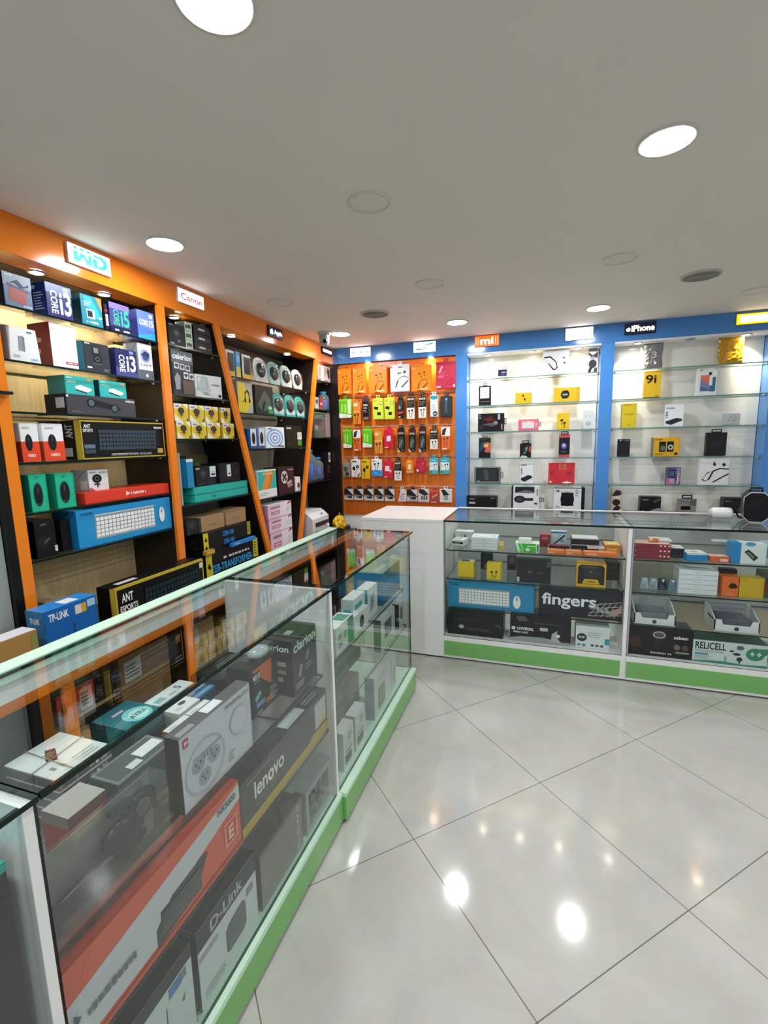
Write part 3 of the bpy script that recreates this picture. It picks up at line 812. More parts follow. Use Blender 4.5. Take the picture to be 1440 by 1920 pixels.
o = empty('end_cabinet', (0, 0, 0)); tag(o, 'plain white cabinet closing the corner between the glass counters', 'cabinet')
MB().box(-1.21, 3.037, .012, -.6225, 3.64, .955, M_WHITE, bev=.0015).build('carcass', o)
MB().box(-1.212, 3.033, .955, -.6225, 3.642, .977, pm('#ececea', rough=.2), bev=.0015).build('cabinet_top', o)
MB().box(-1.2, 3.05, .0, -.63, 3.63, .012, M_BLACKP).build('plinth', o)
# ================================================================== builders for the goods that are not plain cartons
def pack(name, label, loc, dim, col, ops, group, tabc):
    """A blister or pouch hanging from a steel hook of the slatwall; loc is its front-bottom-centre."""
    w, h, d = dim
    mb = MB(); bm = bmesh.new(); bmesh.ops.create_cube(bm, size=1.0)
    for v in bm.verts: v.co = Vector((v.co.x * w, d / 2 + v.co.y * d, h / 2 + v.co.z * h))
    bmesh.ops.bevel(bm, geom=bm.edges[:], offset=min(.005, .3 * d), segments=3, affect='EDGES')
    mb.bm(bm, pm(col)); bm.free()
    prints(mb, ops, w * .985, h * .985, d)
    o = mb.build(name, None, loc); tag(o, label, 'pack', group)
    th = .026
    tab_part(o, .5, min(.034, w * .7), th, tabc, w, h, d)
    hk = MB(); z = loc[2] + h + th * .5
    hk.tube([(loc[0], 4.0515, z), (loc[0], loc[1] + d * .5 - .012, z), (loc[0], loc[1] + d * .5 - .018, z + .006)], .0018, M_STEEL, n=8)
    hk.box(loc[0] - .012, 4.0465, z - .01, loc[0] + .012, 4.0515, z + .01, M_STEEL)
    hk.build('hook', slat)
    return o

def half_dome(mb, w, h, t, mat, y0=0.0, x0=0.0, z0=0.0, e=.55, n=28, m=8):
    V = []; F = []
    for j in range(m + 1):
        s = math.cos(PI / 2 * j / m) ** .6; y = y0 - t * math.sin(PI / 2 * j / m)
        for i in range(n):
            a = 2 * PI * i / n
            cx, sx = math.cos(a), math.sin(a)
            V.append((x0 + w / 2 * s * math.copysign(abs(cx) ** e, cx), y, z0 + h / 2 * s * math.copysign(abs(sx) ** e, sx)))
    for j in range(m):
        for i in range(n):
            k = (i + 1) % n
            F.append((j * n + i, j * n + k, (j + 1) * n + k, (j + 1) * n + i))
    return mb.add(V, F, mat, True)

def mouse_pack(loc, w, h, label, card, lean, dark='#1f2226'):
    o = empty('mouse_pack', loc, PI / 2); o.rotation_euler = (lean, 0, PI / 2)
    tag(o, label, 'pack', 'clear mouse packs in the third bay')
    pts = [(-w * .42, 0), (w * .42, 0), (w * .5, h * .3), (w * .47, h * .7)] + [(w * .42 * math.cos(a), h * .78 + h * .22 * math.sin(a)) for a in [PI * i / 8 for i in range(1, 8)]] + [(-w * .47, h * .7), (-w * .5, h * .3)]
    mb = MB(); mb.prism(pts, 1, 0, .006, pm(card)); 
    q = [(x * .8, h * .1 + z * .3) for x, z in pts]
    mb.add([(x, -.0006, z) for x, z in q], [tuple(range(len(q)))], pm('#e4ebea'))
    mb.build('card', o)
    mb = MB(); mb.ell((0, -.002, h * .5), (w * .31, .022, h * .29), pm(dark, rough=.2)); mb.box(-w * .022, -.023, h * .56, w * .022, -.016, h * .68, pm('#6a6e72')); mb.build('mouse', o)
    mb = MB(); half_dome(mb, w * .84, h * .78, .032, M_PLASTIC, z0=h * .5); mb.build('blister', o)
    return o

def mouse_packs():
    zt, zb = 1.9226, 1.7046
    for y, w, h, c, lb in [(2.915, .165, .172, '#dfe6e6', 'clear mouse pack with white card, nearest on the third bay top shelf'), (3.085, .165, .17, '#8fd0cf', 'clear mouse pack with pale teal card, second on the top shelf'), (3.255, .165, .168, '#bcd9c8', 'clear mouse pack with pale green card, third on the top shelf'), (3.425, .15, .16, '#e2cfc0', 'clear mouse pack with pinkish card, farthest on the top shelf')]:
        mouse_pack((-1.872, y, zt), w, h, lb, c, -.10)
    for y, w, h, c, lb in [(3.125, .17, .17, '#19a7a0', 'clear mouse pack with teal card, nearest on the lower mouse pack shelf'), (3.295, .16, .17, '#22aaa4', 'clear mouse pack with teal card, middle of three on the lower shelf'), (3.452, .142, .17, '#2fb0a8', 'clear mouse pack with teal card, farthest on the lower shelf')]:
        mouse_pack((-1.872, y, zb), w, h, lb, c, -.10)

def reels():
    o = empty('cable_reel', (-2.03, 3.185, .7105)); tag(o, 'stack of black cable reels beside the pink and white cartons', 'cable reel')
    for i in range(4):
        mb = MB(); z = .005 + i * .085
        mb.lathe([(.0005, z), (.044, z), (.044, z + .008), (.026, z + .012), (.024, z + .068), (.044, z + .074), (.044, z + .082), (.0005, z + .082)], (0, 0, 0), pm('#1d1e22', rough=.3), n=28); mb.build('reel', o)
    mb = MB(); mb.lathe([(.008, .337), (.008, .37), (.0005, .37)], (0, 0, 0), pm('#8a8c90'), n=14); mb.build('spindle', o)

M_BLUEJUG = glass('blue_plastic', (.10, .48, .82, 1), f0=.05, rough=.08, haze=.12)
def water_can(name, loc, r, h, label):
    o = empty(name, loc); tag(o, label, 'jug', 'blue jugs in the corner bay')
    b = pm('#1f86c8', rough=.25)
    mb = MB(); mb.lathe([(.0005, 0), (r * .8, 0), (r, h * .08), (r * .94, h * .45), (r, h * .62), (r * .8, h * .78), (r * .5, h * .86), (r * .5, h * .92)], (0, 0, 0), M_BLUEJUG, n=28); mb.build('body', o)
    mb = MB(); mb.lathe([(r * .45, h * .04), (r * .6, h * .1), (r * .6, h * .55), (.0005, h * .6)], (0, 0, 0), b, n=24); mb.build('cartridge', o)
    mb = MB(); mb.lathe([(.0005, h), (r * .52, h), (r * .56, h * .97), (r * .56, h * .9), (r * .5, h * .89)], (0, 0, 0), b, n=28); mb.build('cap', o)
    mb = MB(); mb.tube([(0, r * .5, h * .86), (0, r * 1.02, h * .82), (0, r * 1.05, h * .55), (0, r * .9, h * .4)], r * .09, b); mb.build('handle', o)
    return o

def glassy_carton(loc, dim, label):
    w, h, d = dim
    o = empty('device_carton', loc, PI / 2); tag(o, label, 'box')
    m = pm('#6b6a6e'); t = .004
    mb = MB(); mb.box(-w / 2, 0, 0, w / 2, d, t, m); mb.box(-w / 2, 0, h - t, w / 2, d, h, pm('#8f8b90')); mb.box(-w / 2, 0, t, -w / 2 + t, d, h - t, m); mb.box(w / 2 - .1, 0, t, w / 2, d, h - t, pm('#a58f8c')); mb.box(-w / 2, d - t, t, w / 2, d, h - t, m); mb.build('body', o)
    mb = MB(); mb.box(-w / 2 + .03, .05, .01, w / 2 - .12, .16, h * .6, pm('#4a4c52'), bev=.01); mb.box(-w / 2 + .05, .045, h * .3, w / 2 - .15, .05, h * .5, pm('#a9acb2')); mb.build('device', o)
    mb = MB(); mb.box(-w / 2 + t, .0, t, w / 2 - .1, .002, h - t, M_PLASTIC); mb.build('plastic_window', o)
    return o

def printer(loc):
    o = empty('printer', loc, PI / 2); tag(o, 'white desktop printer standing on the base of the corner bay', 'printer')
    W = pm('#dfdfe0', rough=.35)
    mb = MB(); mb.prism([(0, 0), (.26, 0), (.26, .215), (.05, .215), (0, .17)], 0, -.15, .15, W); mb.build('body', o)
    mb = MB(); mb.box(-.145, 0.06, .216, .145, .25, .228, W, bev=.003); mb.build('scanner_lid', o)
    mb = MB(); mb.box(-.1, -.004, .10, .14, 0.0, .135, pm('#1d1e22')); mb.box(-.1, -.003, .085, .14, -.0005, .095, pm('#b9babd')); mb.build('paper_slot', o)
    mb = MB(); mb.box(-.11, -.05, .062, .11, -.001, .070, pm('#8a8c90')); mb.build('paper_tray', o)
    mb = MB(); mb.ell((.06, .022, .196), (.02, .006, .006), pm('#4a90c8')); mb.build('button', o)
    b = empty('spray_bottle', (loc[0] + .12, loc[1] - .12, loc[2])); tag(b, 'small white bottle standing in front of the white printer', 'bottle')
    mb = MB(); mb.lathe([(.0005, 0), (.022, 0), (.023, .01), (.022, .09), (.01, .11), (.01, .12)], (0, 0, 0), pm('#e6e8ea', rough=.2), n=20); mb.build('body', b)
    mb = MB(); mb.lathe([(.013, .12), (.013, .145), (.0005, .147)], (0, 0, 0), pm('#c9ccd0'), n=16); mb.build('cap', b)

def bag(loc):
    o = empty('plastic_bag', loc); tag(o, 'crumpled yellow plastic bag on the base of the corner bay', 'bag')
    rr = random.Random(5)
    bm = bmesh.new(); bmesh.ops.create_icosphere(bm, subdivisions=3, radius=1.0)
    for v in bm.verts:
        k = rr.uniform(.8, 1.1); v.co = Vector((v.co.x * .06 * k, v.co.y * .08 * k, max(-.92, v.co.z) * .072 * k + .068))
    mb = MB(); mb.bm(bm, pm('#e8b81c', rough=.3)); bm.free(); mb.build('bag', o)
    mb = MB(); mb.tube([(0, -.01, .13), (.01, -.02, .155), (.0, .02, .16), (0, .02, .13)], .004, pm('#e8b81c', rough=.3)); mb.build('handle', o)
    k = empty('tape_roll', (loc[0] + .02, loc[1] + .115, loc[2])); tag(k, 'dark tape roll beside the yellow plastic bag', 'tape roll')
    mb = MB(); mb.lathe([(.02, .0), (.036, .0), (.036, .03), (.02, .03), (.02, 0)], (0, 0, 0), pm('#4a3a30', rough=.25), n=24); mb.build('tape', k)

def mailer(loc, dim, col, label, txt):
    w, h, d = dim
    o = empty('plastic_mailer', loc); tag(o, label, 'packet', 'crumpled plastic mailers on the right white shelves')
    rr = random.Random(int(loc[0] * 1000)); n, m = 14, 18
    mb = MB(); V = []; F = []
    for s in (0, 1):
        for j in range(m + 1):
            for i in range(n + 1):
                u, v = i / n, j / m
                edge = min(u, 1 - u, v, 1 - v); puff = min(1, edge * 5) ** .5
                y = d / 2 + (-1 if s == 0 else 1) * (d / 2 * puff * (.55 + .45 * rr.random()))
                V.append((-w / 2 + u * w + .003 * math.sin(9 * v + s), y, v * h))
    N = (n + 1) * (m + 1)
    for s in (0, 1):
        for j in range(m):
            for i in range(n):
                a = s * N + j * (n + 1) + i
                F.append((a, a + 1, a + n + 2, a + n + 1))
    for j in range(m):
        for i in (0, n):
            a = j * (n + 1) + i
            F.append((a, a + n + 1, a + n + 1 + N, a + N))
    for i in range(n):
        for j in (0, m):
            a = j * (n + 1) + i
            F.append((a, a + 1, a + 1 + N, a + N))
    mb.add(V, F, pm(col, rough=.18)); mb.build('bag', o)
    if txt:
        q = MB(); prints(q, [('t', txt, .38, .42, .68, .66, '#c4c6c6')], w, h, d, base=.003); q.build('print', o)
    mb = MB(); mb.box(-w / 2 - .022, d * .45, .004, -w / 2 + .001, d * .55, h * .9, M_PLASTIC); mb.build('clear_edge', o)

def clear_pouch(loc):
    o = empty('clear_pouch', loc); tag(o, 'clear plastic pouch standing behind the orange and white packet', 'pouch')
    mb = MB(); mb.prism([(0, 0), (.02, 0), (.012, .1), (.008, .1)], 0, 0, .16, M_PLASTIC); mb.build('pouch', o)
    mb = MB(); mb.box(.0, .004, .1, .16, .014, .112, pm('#dfe4e6')); mb.build('zip_strip', o)

def tray_box(loc, label):
    w, h, d = .222, .115, .20
    o = empty('display_carton', loc); tag(o, label, 'box', 'open fronted white cartons in the right counter')
    W = pm('#dfe3e3'); t = .006
    mb = MB(); mb.box(-w / 2, 0, 0, w / 2, d, t, W); mb.box(-w / 2, d - t, t, w / 2, d, h, W)
    mb.prism([(-w / 2, t), (w / 2, t), (w / 2, h * .6), (w / 2 - .035, h * .6), (w / 2 - .045, h * .34), (-w / 2 + .045, h * .34), (-w / 2 + .035, h * .6), (-w / 2, h * .6)], 1, 0, t, W)
    for s in (-1, 1):
        x = s * (w / 2 - t)
        mb.prism([(0, t), (d, t), (d, h), (d * .6, h), (0, h * .6)], 0, min(x, s * w / 2), max(x, s * w / 2), W)
    mb.build('body', o)
    mb = MB(); mb.box(-w / 2 + .03, .03, t + .001, w / 2 - .03, d - .02, h * .55, pm('#5f6672' if 'violet' not in label else '#5a5676'), bev=.006); mb.build('device', o)
    mb = MB(); mb.prism([(.0065, h * .34), (.012, h * .62), (d * .62, h * .96), (d * .62, h * .93), (.014, h * .59), (.0095, h * .34)], 0, -w / 2 + .045, w / 2 - .045, M_PLASTIC); mb.build('film_window', o)
    mb = MB(); mb.add([(.012 * x, -.0012, h * .17 + .012 * z) for x, z in circ()], [tuple(range(20))], pm('#2f4a50')); mb.build('badge', o)
    mb = MB(); mb.box(-w / 2 - .0012, .02, h * .5, -w / 2 - .0002, .12, h * .6, pm('#33383c')); mb.build('side_print', o)

def gadgets():
    o = empty('tape_dispenser', (1.05, 3.39, .981)); tag(o, 'white rounded plastic device lying on the right counter top', 'dispenser')
    W = pm('#e9eaec', rough=.25)
    mb = MB(); mb.lathe([(.0005, -.055), (.026, -.055), (.034, -.048), (.036, -.02), (.036, .03), (.034, .05), (.028, .056), (.0005, .056)], (0, 0, .036), W, n=32, axis=0); mb.build('body', o)
    mb = MB(); mb.lathe([(.0005, -.064), (.022, -.064), (.028, -.0555), (.0005, -.0555)], (0, 0, .036), pm('#c6c9cd', rough=.3), n=28, axis=0); mb.build('end_cap', o)
    mb = MB(); mb.tube([(.056, 0, .04), (.075, .01, .05), (.085, .0, .03), (.1, .015, .01), (.13, .04, .004)], .005, pm('#1b1c1f')); mb.build('cable', o)
    s = empty('portable_speaker', (1.225, 3.40, .9785), -.25); tag(s, 'large black speaker with octagonal front and white edge lines on the counter top', 'speaker')
    a, b, c = .062, .088, .03
    oct_ = [(-a + c, 0), (a - c, 0), (a, c), (a, 2 * b - c), (a - c, 2 * b), (-a + c, 2 * b), (-a, 2 * b - c), (-a, c)]
    K_ = pm('#070708', rough=.4); E_ = pm('#d0d2d4', rough=.3)
    mb = MB(); mb.prism(oct_, 1, -.09, .10, K_); mb.build('body', s)
    mb = MB(); q = [(x * .9, b + (z - b) * .92) for x, z in oct_]
    mb.prism(q, 1, -.093, -.0905, pm('#0b0c0e', rough=.35)); mb.build('front_grille', s)
    mb = MB(); P = [(x, -.092, z) for x, z in oct_]; mb.tube(P + [P[0]], .003, E_); mb.tube([(a, -.09, 2 * b - c), (a, .1, 2 * b - c)], .002, E_); mb.tube([(a, -.09, c), (a, .1, c)], .002, E_); mb.build('edge_trim', s)
    mb = MB(); mb.lathe([(.0005, -.0965), (.02, -.0965), (.04, -.0935), (.044, -.0932)], (0, 0, b), pm('#101113', rough=.4), n=32, axis=1); mb.build('driver', s)
    mb = MB(); mb.tube([(-.03, .0, 2 * b), (-.03, .0, 2 * b + .02), (.03, 0, 2 * b + .02), (.03, 0, 2 * b)], .006, K_); mb.build('handle', s)

def frame_pack(loc, dim):
    w, h, d = dim
    o = empty('fan_frame', loc, PI / 2); tag(o, 'grey square framed cooling device in the left counter near the partition', 'cooling fan')
    F_ = pm('#8f9896'); t = .022
    mb = MB(); mb.box(-w / 2, 0, 0, w / 2, d, t, F_, bev=.002); mb.box(-w / 2, 0, h - t, w / 2, d, h, F_, bev=.002); mb.box(-w / 2, 0, t, -w / 2 + t, d, h - t, F_, bev=.002); mb.box(w / 2 - t, 0, t, w / 2, d, h - t, F_, bev=.002); mb.build('frame', o)
    mb = MB(); mb.box(-w / 2 + t, .02, t, w / 2 - t, .026, h - t, pm('#4f5856')); mb.build('backing', o)
    for k in range(7):
        a = 2 * PI * k / 7; mb = MB(); c, s = math.cos(a), math.sin(a); r1 = min(w, h) / 2 - t - .004
        p = [(.012 * c - .01 * s, .012 * s + .01 * c), (r1 * c - .012 * s, r1 * s + .012 * c), (r1 * c + .016 * s, r1 * s - .016 * c), (.012 * c + .01 * s, .012 * s - .01 * c)]
        mb.prism([(x, h / 2 + z) for x, z in p], 1, .008, .012, pm('#5f6866')); mb.build('blade', o)
    mb = MB(); mb.lathe([(.0005, .004), (.022, .004), (.024, .018)], (0, 0, h / 2), pm('#3a4140'), n=24, axis=1); mb.build('hub', o)

def clear_blister(loc):
    """A big clear clamshell with a black camera arm inside."""
    w, h, d = .29, .155, .05
    o = empty('clear_clamshell', loc, PI / 2); tag(o, 'big clear clamshell pack with a black camera arm inside on the upper shelf', 'pack')
    mb = MB(); pts = [(-w / 2, 0), (w / 2, 0), (w / 2, h), (-w * .3, h), (-w * .44, h * .86), (-w / 2, h * .6)]
    mb.prism(pts, 1, 0, d, M_PLASTIC); mb.build('shell', o)
    mb = MB(); mb.prism([(x * .96, .004 + z * .94) for x, z in pts], 1, d - .006, d - .004, pm('#74756f')); mb.build('backing_card', o)
    K_ = pm('#141515', rough=.25)
    mb = MB(); mb.ell((-.02, d * .42, h * .3), (.12, .018, .026), K_); mb.box(-.135, d * .3, .008, -.095, d * .7, .04, K_, bev=.004); mb.build('arm', o)
    mb = MB(); mb.ell((.045, d * .42, h * .55), (.05, .02, .034), K_); mb.lathe([(.02, -.012), (.018, -.018), (.0005, -.018)], (.09, d * .5, h * .7), pm('#4a4d4d', rough=.1), n=20, axis=1); mb.ell((.1, d * .5, h * .72), (.035, .017, .028), K_); mb.build('camera_head', o)
    mb = MB(); mb.box(.02, d * .35, h * .86, .07, d * .65, h * .95, K_, bev=.003); mb.build('clip', o)

def string_tie(loc, w, h, d):
    mb = MB(); e = .0025; m = pm('#8f8a7c', rough=.7)
    mb.tube([(-w * .2, -e, 0.003), (-w * .2, -e, h + e), (-w * .14, d + e, h + e), (-w * .14, d + e, .003)], .0012, m)
    mb.tube([(-w / 2 - e, d * .45, 0.003), (-w / 2 - e, d * .45, h + e), (w / 2 + e, d * .55, h + e), (w / 2 + e, d * .55, .003)], .0012, m)
    o = mb.build('tie_string', None, loc, PI / 2); tag(o, 'thin string tied round the stack of flat drive cartons', 'string')

def medley(loc):
    w, h, d = .15, .165, .09
    o = carton('speaker_box', 'black carton with orange corner and clear dome window next to the power plate carton', 'box', loc, PI / 2, (w, h, d), '#2c302f',
        [('p', [(.0, .98), (.75, .98), (.7, .45), (.45, .62)], '#b8562e'), ('r', .0, .66, .3, .9, '#23282b'), ('T', 'MEDLEY', .03, .76, .3, .86, '#d4dcdc'), ('wd', .06, .69, .26, .73, '#b08a6a'), ('p', [(.05, .4), (.25, .5), (.3, .42), (.1, .3)], '#5fa8a8'), ('r', .1, .18, .42, .28, '#4f86b0'), ('r', .45, .12, .7, .22, '#a8552c'), ('ln', .62, .1, .92, .4, 5, '#8f9a98'), ('r', .1, .04, .3, .1, '#7a8482'), ('Lr', 0, 0, 1, 1, '#23282b'), ('Lr', .1, .6, .9, .9, '#1c2022')], group='goods on the upper shelf of the middle left counter')
    mb = MB(); mb.ell((w * .12, d * .4, h + .018), (w * .3, d * .36, .018), pm('#9fb0b0', rough=.2)); mb.build('speaker', o)
    mb = MB(); mb.box(-w * .2, .004, h + .0002, w * .48, d - .004, h + .04, M_PLASTIC, bev=.008); mb.build('plastic_window', o)
# ================================================================== goods in the first bay
carton('graphics_card_box', 'grey blue carton with red artwork at the near end of the top shelf', 'box', (-1.855, 1.305, 2.017), PI / 2, (0.1, 0.119, 0.065), '#5d7396', [('r', 0, 0.62, 1, 1, '#8496ad'), ('p', [(0.15, 0.2), (0.75, 0.12), (0.85, 0.62), (0.45, 0.55), (0.2, 0.66)], '#a2483c'), ('p', [(0.2, 0.7), (0.5, 0.85), (0.72, 0.68), (0.9, 0.78), (0.9, 0.7), (0.6, 0.6), (0.4, 0.72)], '#1f3d74'), ('p', [(0.1, 0.62), (0.9, 0.5), (0.92, 0.56), (0.12, 0.7)], '#24447f'), ('wd', 0.08, 0.9, 0.34, 0.96, '#e8edf5'), ('wd', 0.62, 0.06, 0.94, 0.12, '#d8dde8'), ('Lr', 0, 0, 1, 1, '#3d4a63')], group='cartons on the top shelf of the first bay')
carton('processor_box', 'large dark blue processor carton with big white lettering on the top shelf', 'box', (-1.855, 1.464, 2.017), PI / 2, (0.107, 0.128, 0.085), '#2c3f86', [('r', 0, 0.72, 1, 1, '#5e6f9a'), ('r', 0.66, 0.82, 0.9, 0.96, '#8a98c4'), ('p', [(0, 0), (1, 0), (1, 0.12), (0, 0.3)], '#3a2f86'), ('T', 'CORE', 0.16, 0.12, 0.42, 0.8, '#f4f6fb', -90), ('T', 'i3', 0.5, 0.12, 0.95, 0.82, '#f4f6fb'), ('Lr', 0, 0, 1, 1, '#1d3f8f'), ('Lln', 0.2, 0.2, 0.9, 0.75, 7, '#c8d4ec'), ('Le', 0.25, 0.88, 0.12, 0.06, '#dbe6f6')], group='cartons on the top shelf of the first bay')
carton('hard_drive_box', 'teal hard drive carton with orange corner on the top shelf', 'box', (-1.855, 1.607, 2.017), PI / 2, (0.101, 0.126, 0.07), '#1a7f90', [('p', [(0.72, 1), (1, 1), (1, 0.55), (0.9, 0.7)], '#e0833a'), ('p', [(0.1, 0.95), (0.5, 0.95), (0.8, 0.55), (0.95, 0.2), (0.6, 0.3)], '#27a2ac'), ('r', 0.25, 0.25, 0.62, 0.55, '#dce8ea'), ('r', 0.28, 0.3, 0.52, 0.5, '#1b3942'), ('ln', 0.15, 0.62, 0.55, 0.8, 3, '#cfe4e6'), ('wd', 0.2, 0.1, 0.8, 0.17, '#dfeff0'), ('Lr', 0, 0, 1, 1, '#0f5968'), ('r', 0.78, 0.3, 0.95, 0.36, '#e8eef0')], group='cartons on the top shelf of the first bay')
carton('memory_card_box', 'slim dark carton with white label between teal and green lettered cartons', 'box', (-1.865, 1.688, 2.017), PI / 2, (0.019, 0.115, 0.08), '#3a2f44', [('r', 0.2, 0.2, 0.95, 0.62, '#d8d6d4'), ('ln', 0.3, 0.28, 0.9, 0.55, 4, '#6a6a70'), ('r', 0.1, 0.72, 0.9, 0.8, '#9a3a3a')], group='cartons on the top shelf of the first bay')
carton('processor_box', 'purple processor carton with green lettering on the top shelf', 'box', (-1.855, 1.75, 2.017), PI / 2, (0.109, 0.128, 0.07), '#4a4796', [('r', 0, 0, 1, 0.22, '#262b52'), ('r', 0, 0.8, 1, 1, '#7f6fc0'), ('T', 'CORE', 0.18, 0.26, 0.46, 0.78, '#35c07d', -90), ('T', 'i5', 0.54, 0.24, 0.96, 0.8, '#2fb98f'), ('wd', 0.2, 0.06, 0.4, 0.14, '#e4e6f4'), ('wd', 0.62, 0.06, 0.92, 0.13, '#e4e6f4'), ('Lr', 0, 0, 1, 1, '#2f2d6a')], group='cartons on the top shelf of the first bay')
carton('processor_box', 'plain blue processor carton at the far end of the top shelf', 'box', (-1.855, 1.9, 2.017), PI / 2, (0.104, 0.133, 0.08), '#4a74cf', [('p', [(0, 0.5), (1, 0.35), (1, 1), (0, 1)], '#6a86d8'), ('p', [(0, 0), (1, 0), (1, 0.28), (0, 0.12)], '#2aa0d6'), ('T', 'CORE', 0.12, 0.5, 0.62, 0.7, '#eaf1fb'), ('T', 'i5', 0.68, 0.48, 0.95, 0.72, '#eaf1fb'), ('r', 0.7, 0.8, 0.9, 0.93, '#cfdcf4'), ('Lr', 0, 0, 1, 1, '#3c4f9c')], group='cartons on the top shelf of the first bay')
carton('power_adapter_box', 'white tapered adapter carton with grey adapter picture', 'box', (-1.855, 1.303, 1.825), PI / 2, (0.114, 0.123, 0.09), '#e9ecee', [('p', [(0.3, 0.32), (0.5, 0.3), (0.52, 0.72), (0.46, 0.76), (0.32, 0.74)], '#8d959d'), ('p', [(0.46, 0.3), (0.5, 0.3), (0.52, 0.72), (0.46, 0.76)], '#6d757d'), ('wd', 0.62, 0.86, 0.78, 0.93, '#4a5058'), ('r', 0.68, 0.08, 0.9, 0.13, '#9dc7e2'), ('ln', 0.1, 0.1, 0.4, 0.2, 2, '#aab2ba'), ('Lr', 0, 0, 1, 1, '#c6cacd')], group='cartons on the second shelf of the first bay', taper=0.16)
carton('tablet_box', 'tall white carton with maroon side and red strip on the second shelf', 'box', (-1.855, 1.462, 1.825), PI / 2, (0.11, 0.17, 0.12), '#ececea', [('r', 0.5, 0.09, 0.98, 0.15, '#c3243f'), ('wd', 0.55, 0.105, 0.95, 0.135, '#f6dfe2'), ('r', 0.06, 0.86, 0.32, 0.92, '#e7d9d9'), ('Lr', 0, 0, 1, 1, '#8f1730'), ('Lln', 0.4, 0.25, 0.6, 0.75, 2, '#d9aab2')], group='cartons on the second shelf of the first bay')
carton('camera_box', 'dark grey camera carton with teal side on the second shelf', 'box', (-1.855, 1.609, 1.825), PI / 2, (0.125, 0.124, 0.1), '#3b4046', [('r', 0.3, 0.55, 0.62, 0.9, '#2a2d31'), ('r', 0.38, 0.66, 0.56, 0.84, '#72777c'), ('e', 0.5, 0.46, 0.16, 0.16, '#1c1e21'), ('e', 0.5, 0.46, 0.1, 0.1, '#4f5358'), ('e', 0.5, 0.46, 0.05, 0.05, '#17181b'), ('r', 0.33, 0.28, 0.66, 0.31, '#5a5f64'), ('r', 0.08, 0.12, 0.26, 0.18, '#d9dcdd'), ('wd', 0.06, 0.92, 0.24, 0.97, '#d9dcdd'), ('ln', 0.72, 0.06, 0.95, 0.16, 3, '#8d9296'), ('Lr', 0, 0, 1, 1, '#1f7f9a')], group='cartons on the second shelf of the first bay')
carton('processor_box', 'small navy processor carton with white lettering on the second shelf', 'box', (-1.855, 1.762, 1.825), PI / 2, (0.121, 0.124, 0.1), '#2a3270', [('p', [(0, 0), (1, 0), (1, 0.16), (0, 0.34)], '#46489a'), ('T', 'CORE', 0.16, 0.16, 0.42, 0.78, '#eef2fb', -90), ('T', 'i3', 0.5, 0.2, 0.92, 0.8, '#eef2fb'), ('r', 0.66, 0.86, 0.85, 0.96, '#7a86c0'), ('Lr', 0, 0, 1, 1, '#20429a')], group='cartons on the second shelf of the first bay')
carton('battery_box', 'cream and black patterned carton standing behind the navy processor carton', 'box', (-1.985, 1.861, 1.825), PI / 2, (0.064, 0.17, 0.06), '#e6c28e', [('p', [(0.1, 0.78), (0.4, 0.95), (0.5, 0.85), (0.2, 0.72)], '#3a2a20'), ('p', [(0.5, 0.7), (0.9, 0.9), (0.95, 0.8), (0.6, 0.62)], '#3a2a20'), ('p', [(0.1, 0.5), (0.5, 0.62), (0.6, 0.5), (0.2, 0.4)], '#3a2a20'), ('r', 0, 0, 1, 0.3, '#3a2a20')], group='cartons on the second shelf of the first bay')
carton('cable_box', 'narrow grey carton with dark vertical letters behind the round logo carton', 'box', (-1.955, 1.901, 1.825), PI / 2, (0.051, 0.17, 0.05), '#a7a8b4', [('wd', 0.2, 0.45, 0.8, 0.9, '#6a2a34', -90), ('r', 0, 0, 1, 0.2, '#80818f')], group='cartons on the second shelf of the first bay')
carton('adapter_box', 'white and grey laptop adapter carton with round blue logo', 'box', (-1.855, 1.877, 1.825), PI / 2, (0.087, 0.17, 0.085), '#dadde4', [('e', 0.5, 0.66, 0.36, 0.19, '#8a9bc4'), ('p', [(0.2, 0.68), (0.5, 0.8), (0.8, 0.74), (0.75, 0.62), (0.4, 0.6)], '#2b3f73'), ('e', 0.5, 0.6, 0.2, 0.07, '#34497f'), ('t', 'Lap3', 0.14, 0.36, 0.86, 0.46, '#55555c'), ('r', 0, 0, 1, 0.27, '#5a606e'), ('e', 0.52, 0.12, 0.09, 0.045, '#d9dde6'), ('Lr', 0, 0, 1, 1, '#9aa1b2')], group='cartons on the second shelf of the first bay')
carton('usb_hub_box', 'larger teal hub carton on the black speaker carton', 'box', (-1.865, 1.52, 1.722), PI / 2, (0.133, 0.077, 0.1), '#27b1ad', [('p', [(0.32, 0.45), (0.5, 0.56), (0.88, 0.4), (0.9, 0.3), (0.72, 0.18), (0.34, 0.32)], '#e9eeee'), ('p', [(0.34, 0.32), (0.72, 0.18), (0.72, 0.1), (0.34, 0.25)], '#3c4648'), ('e', 0.82, 0.86, 0.07, 0.08, '#e88c42'), ('wd', 0.06, 0.86, 0.26, 0.93, '#e4f4f3'), ('ln', 0.06, 0.62, 0.46, 0.78, 2, '#c6ecea'), ('Lr', 0, 0, 1, 1, '#2b8f88')], group='cartons on the third shelf of the first bay')
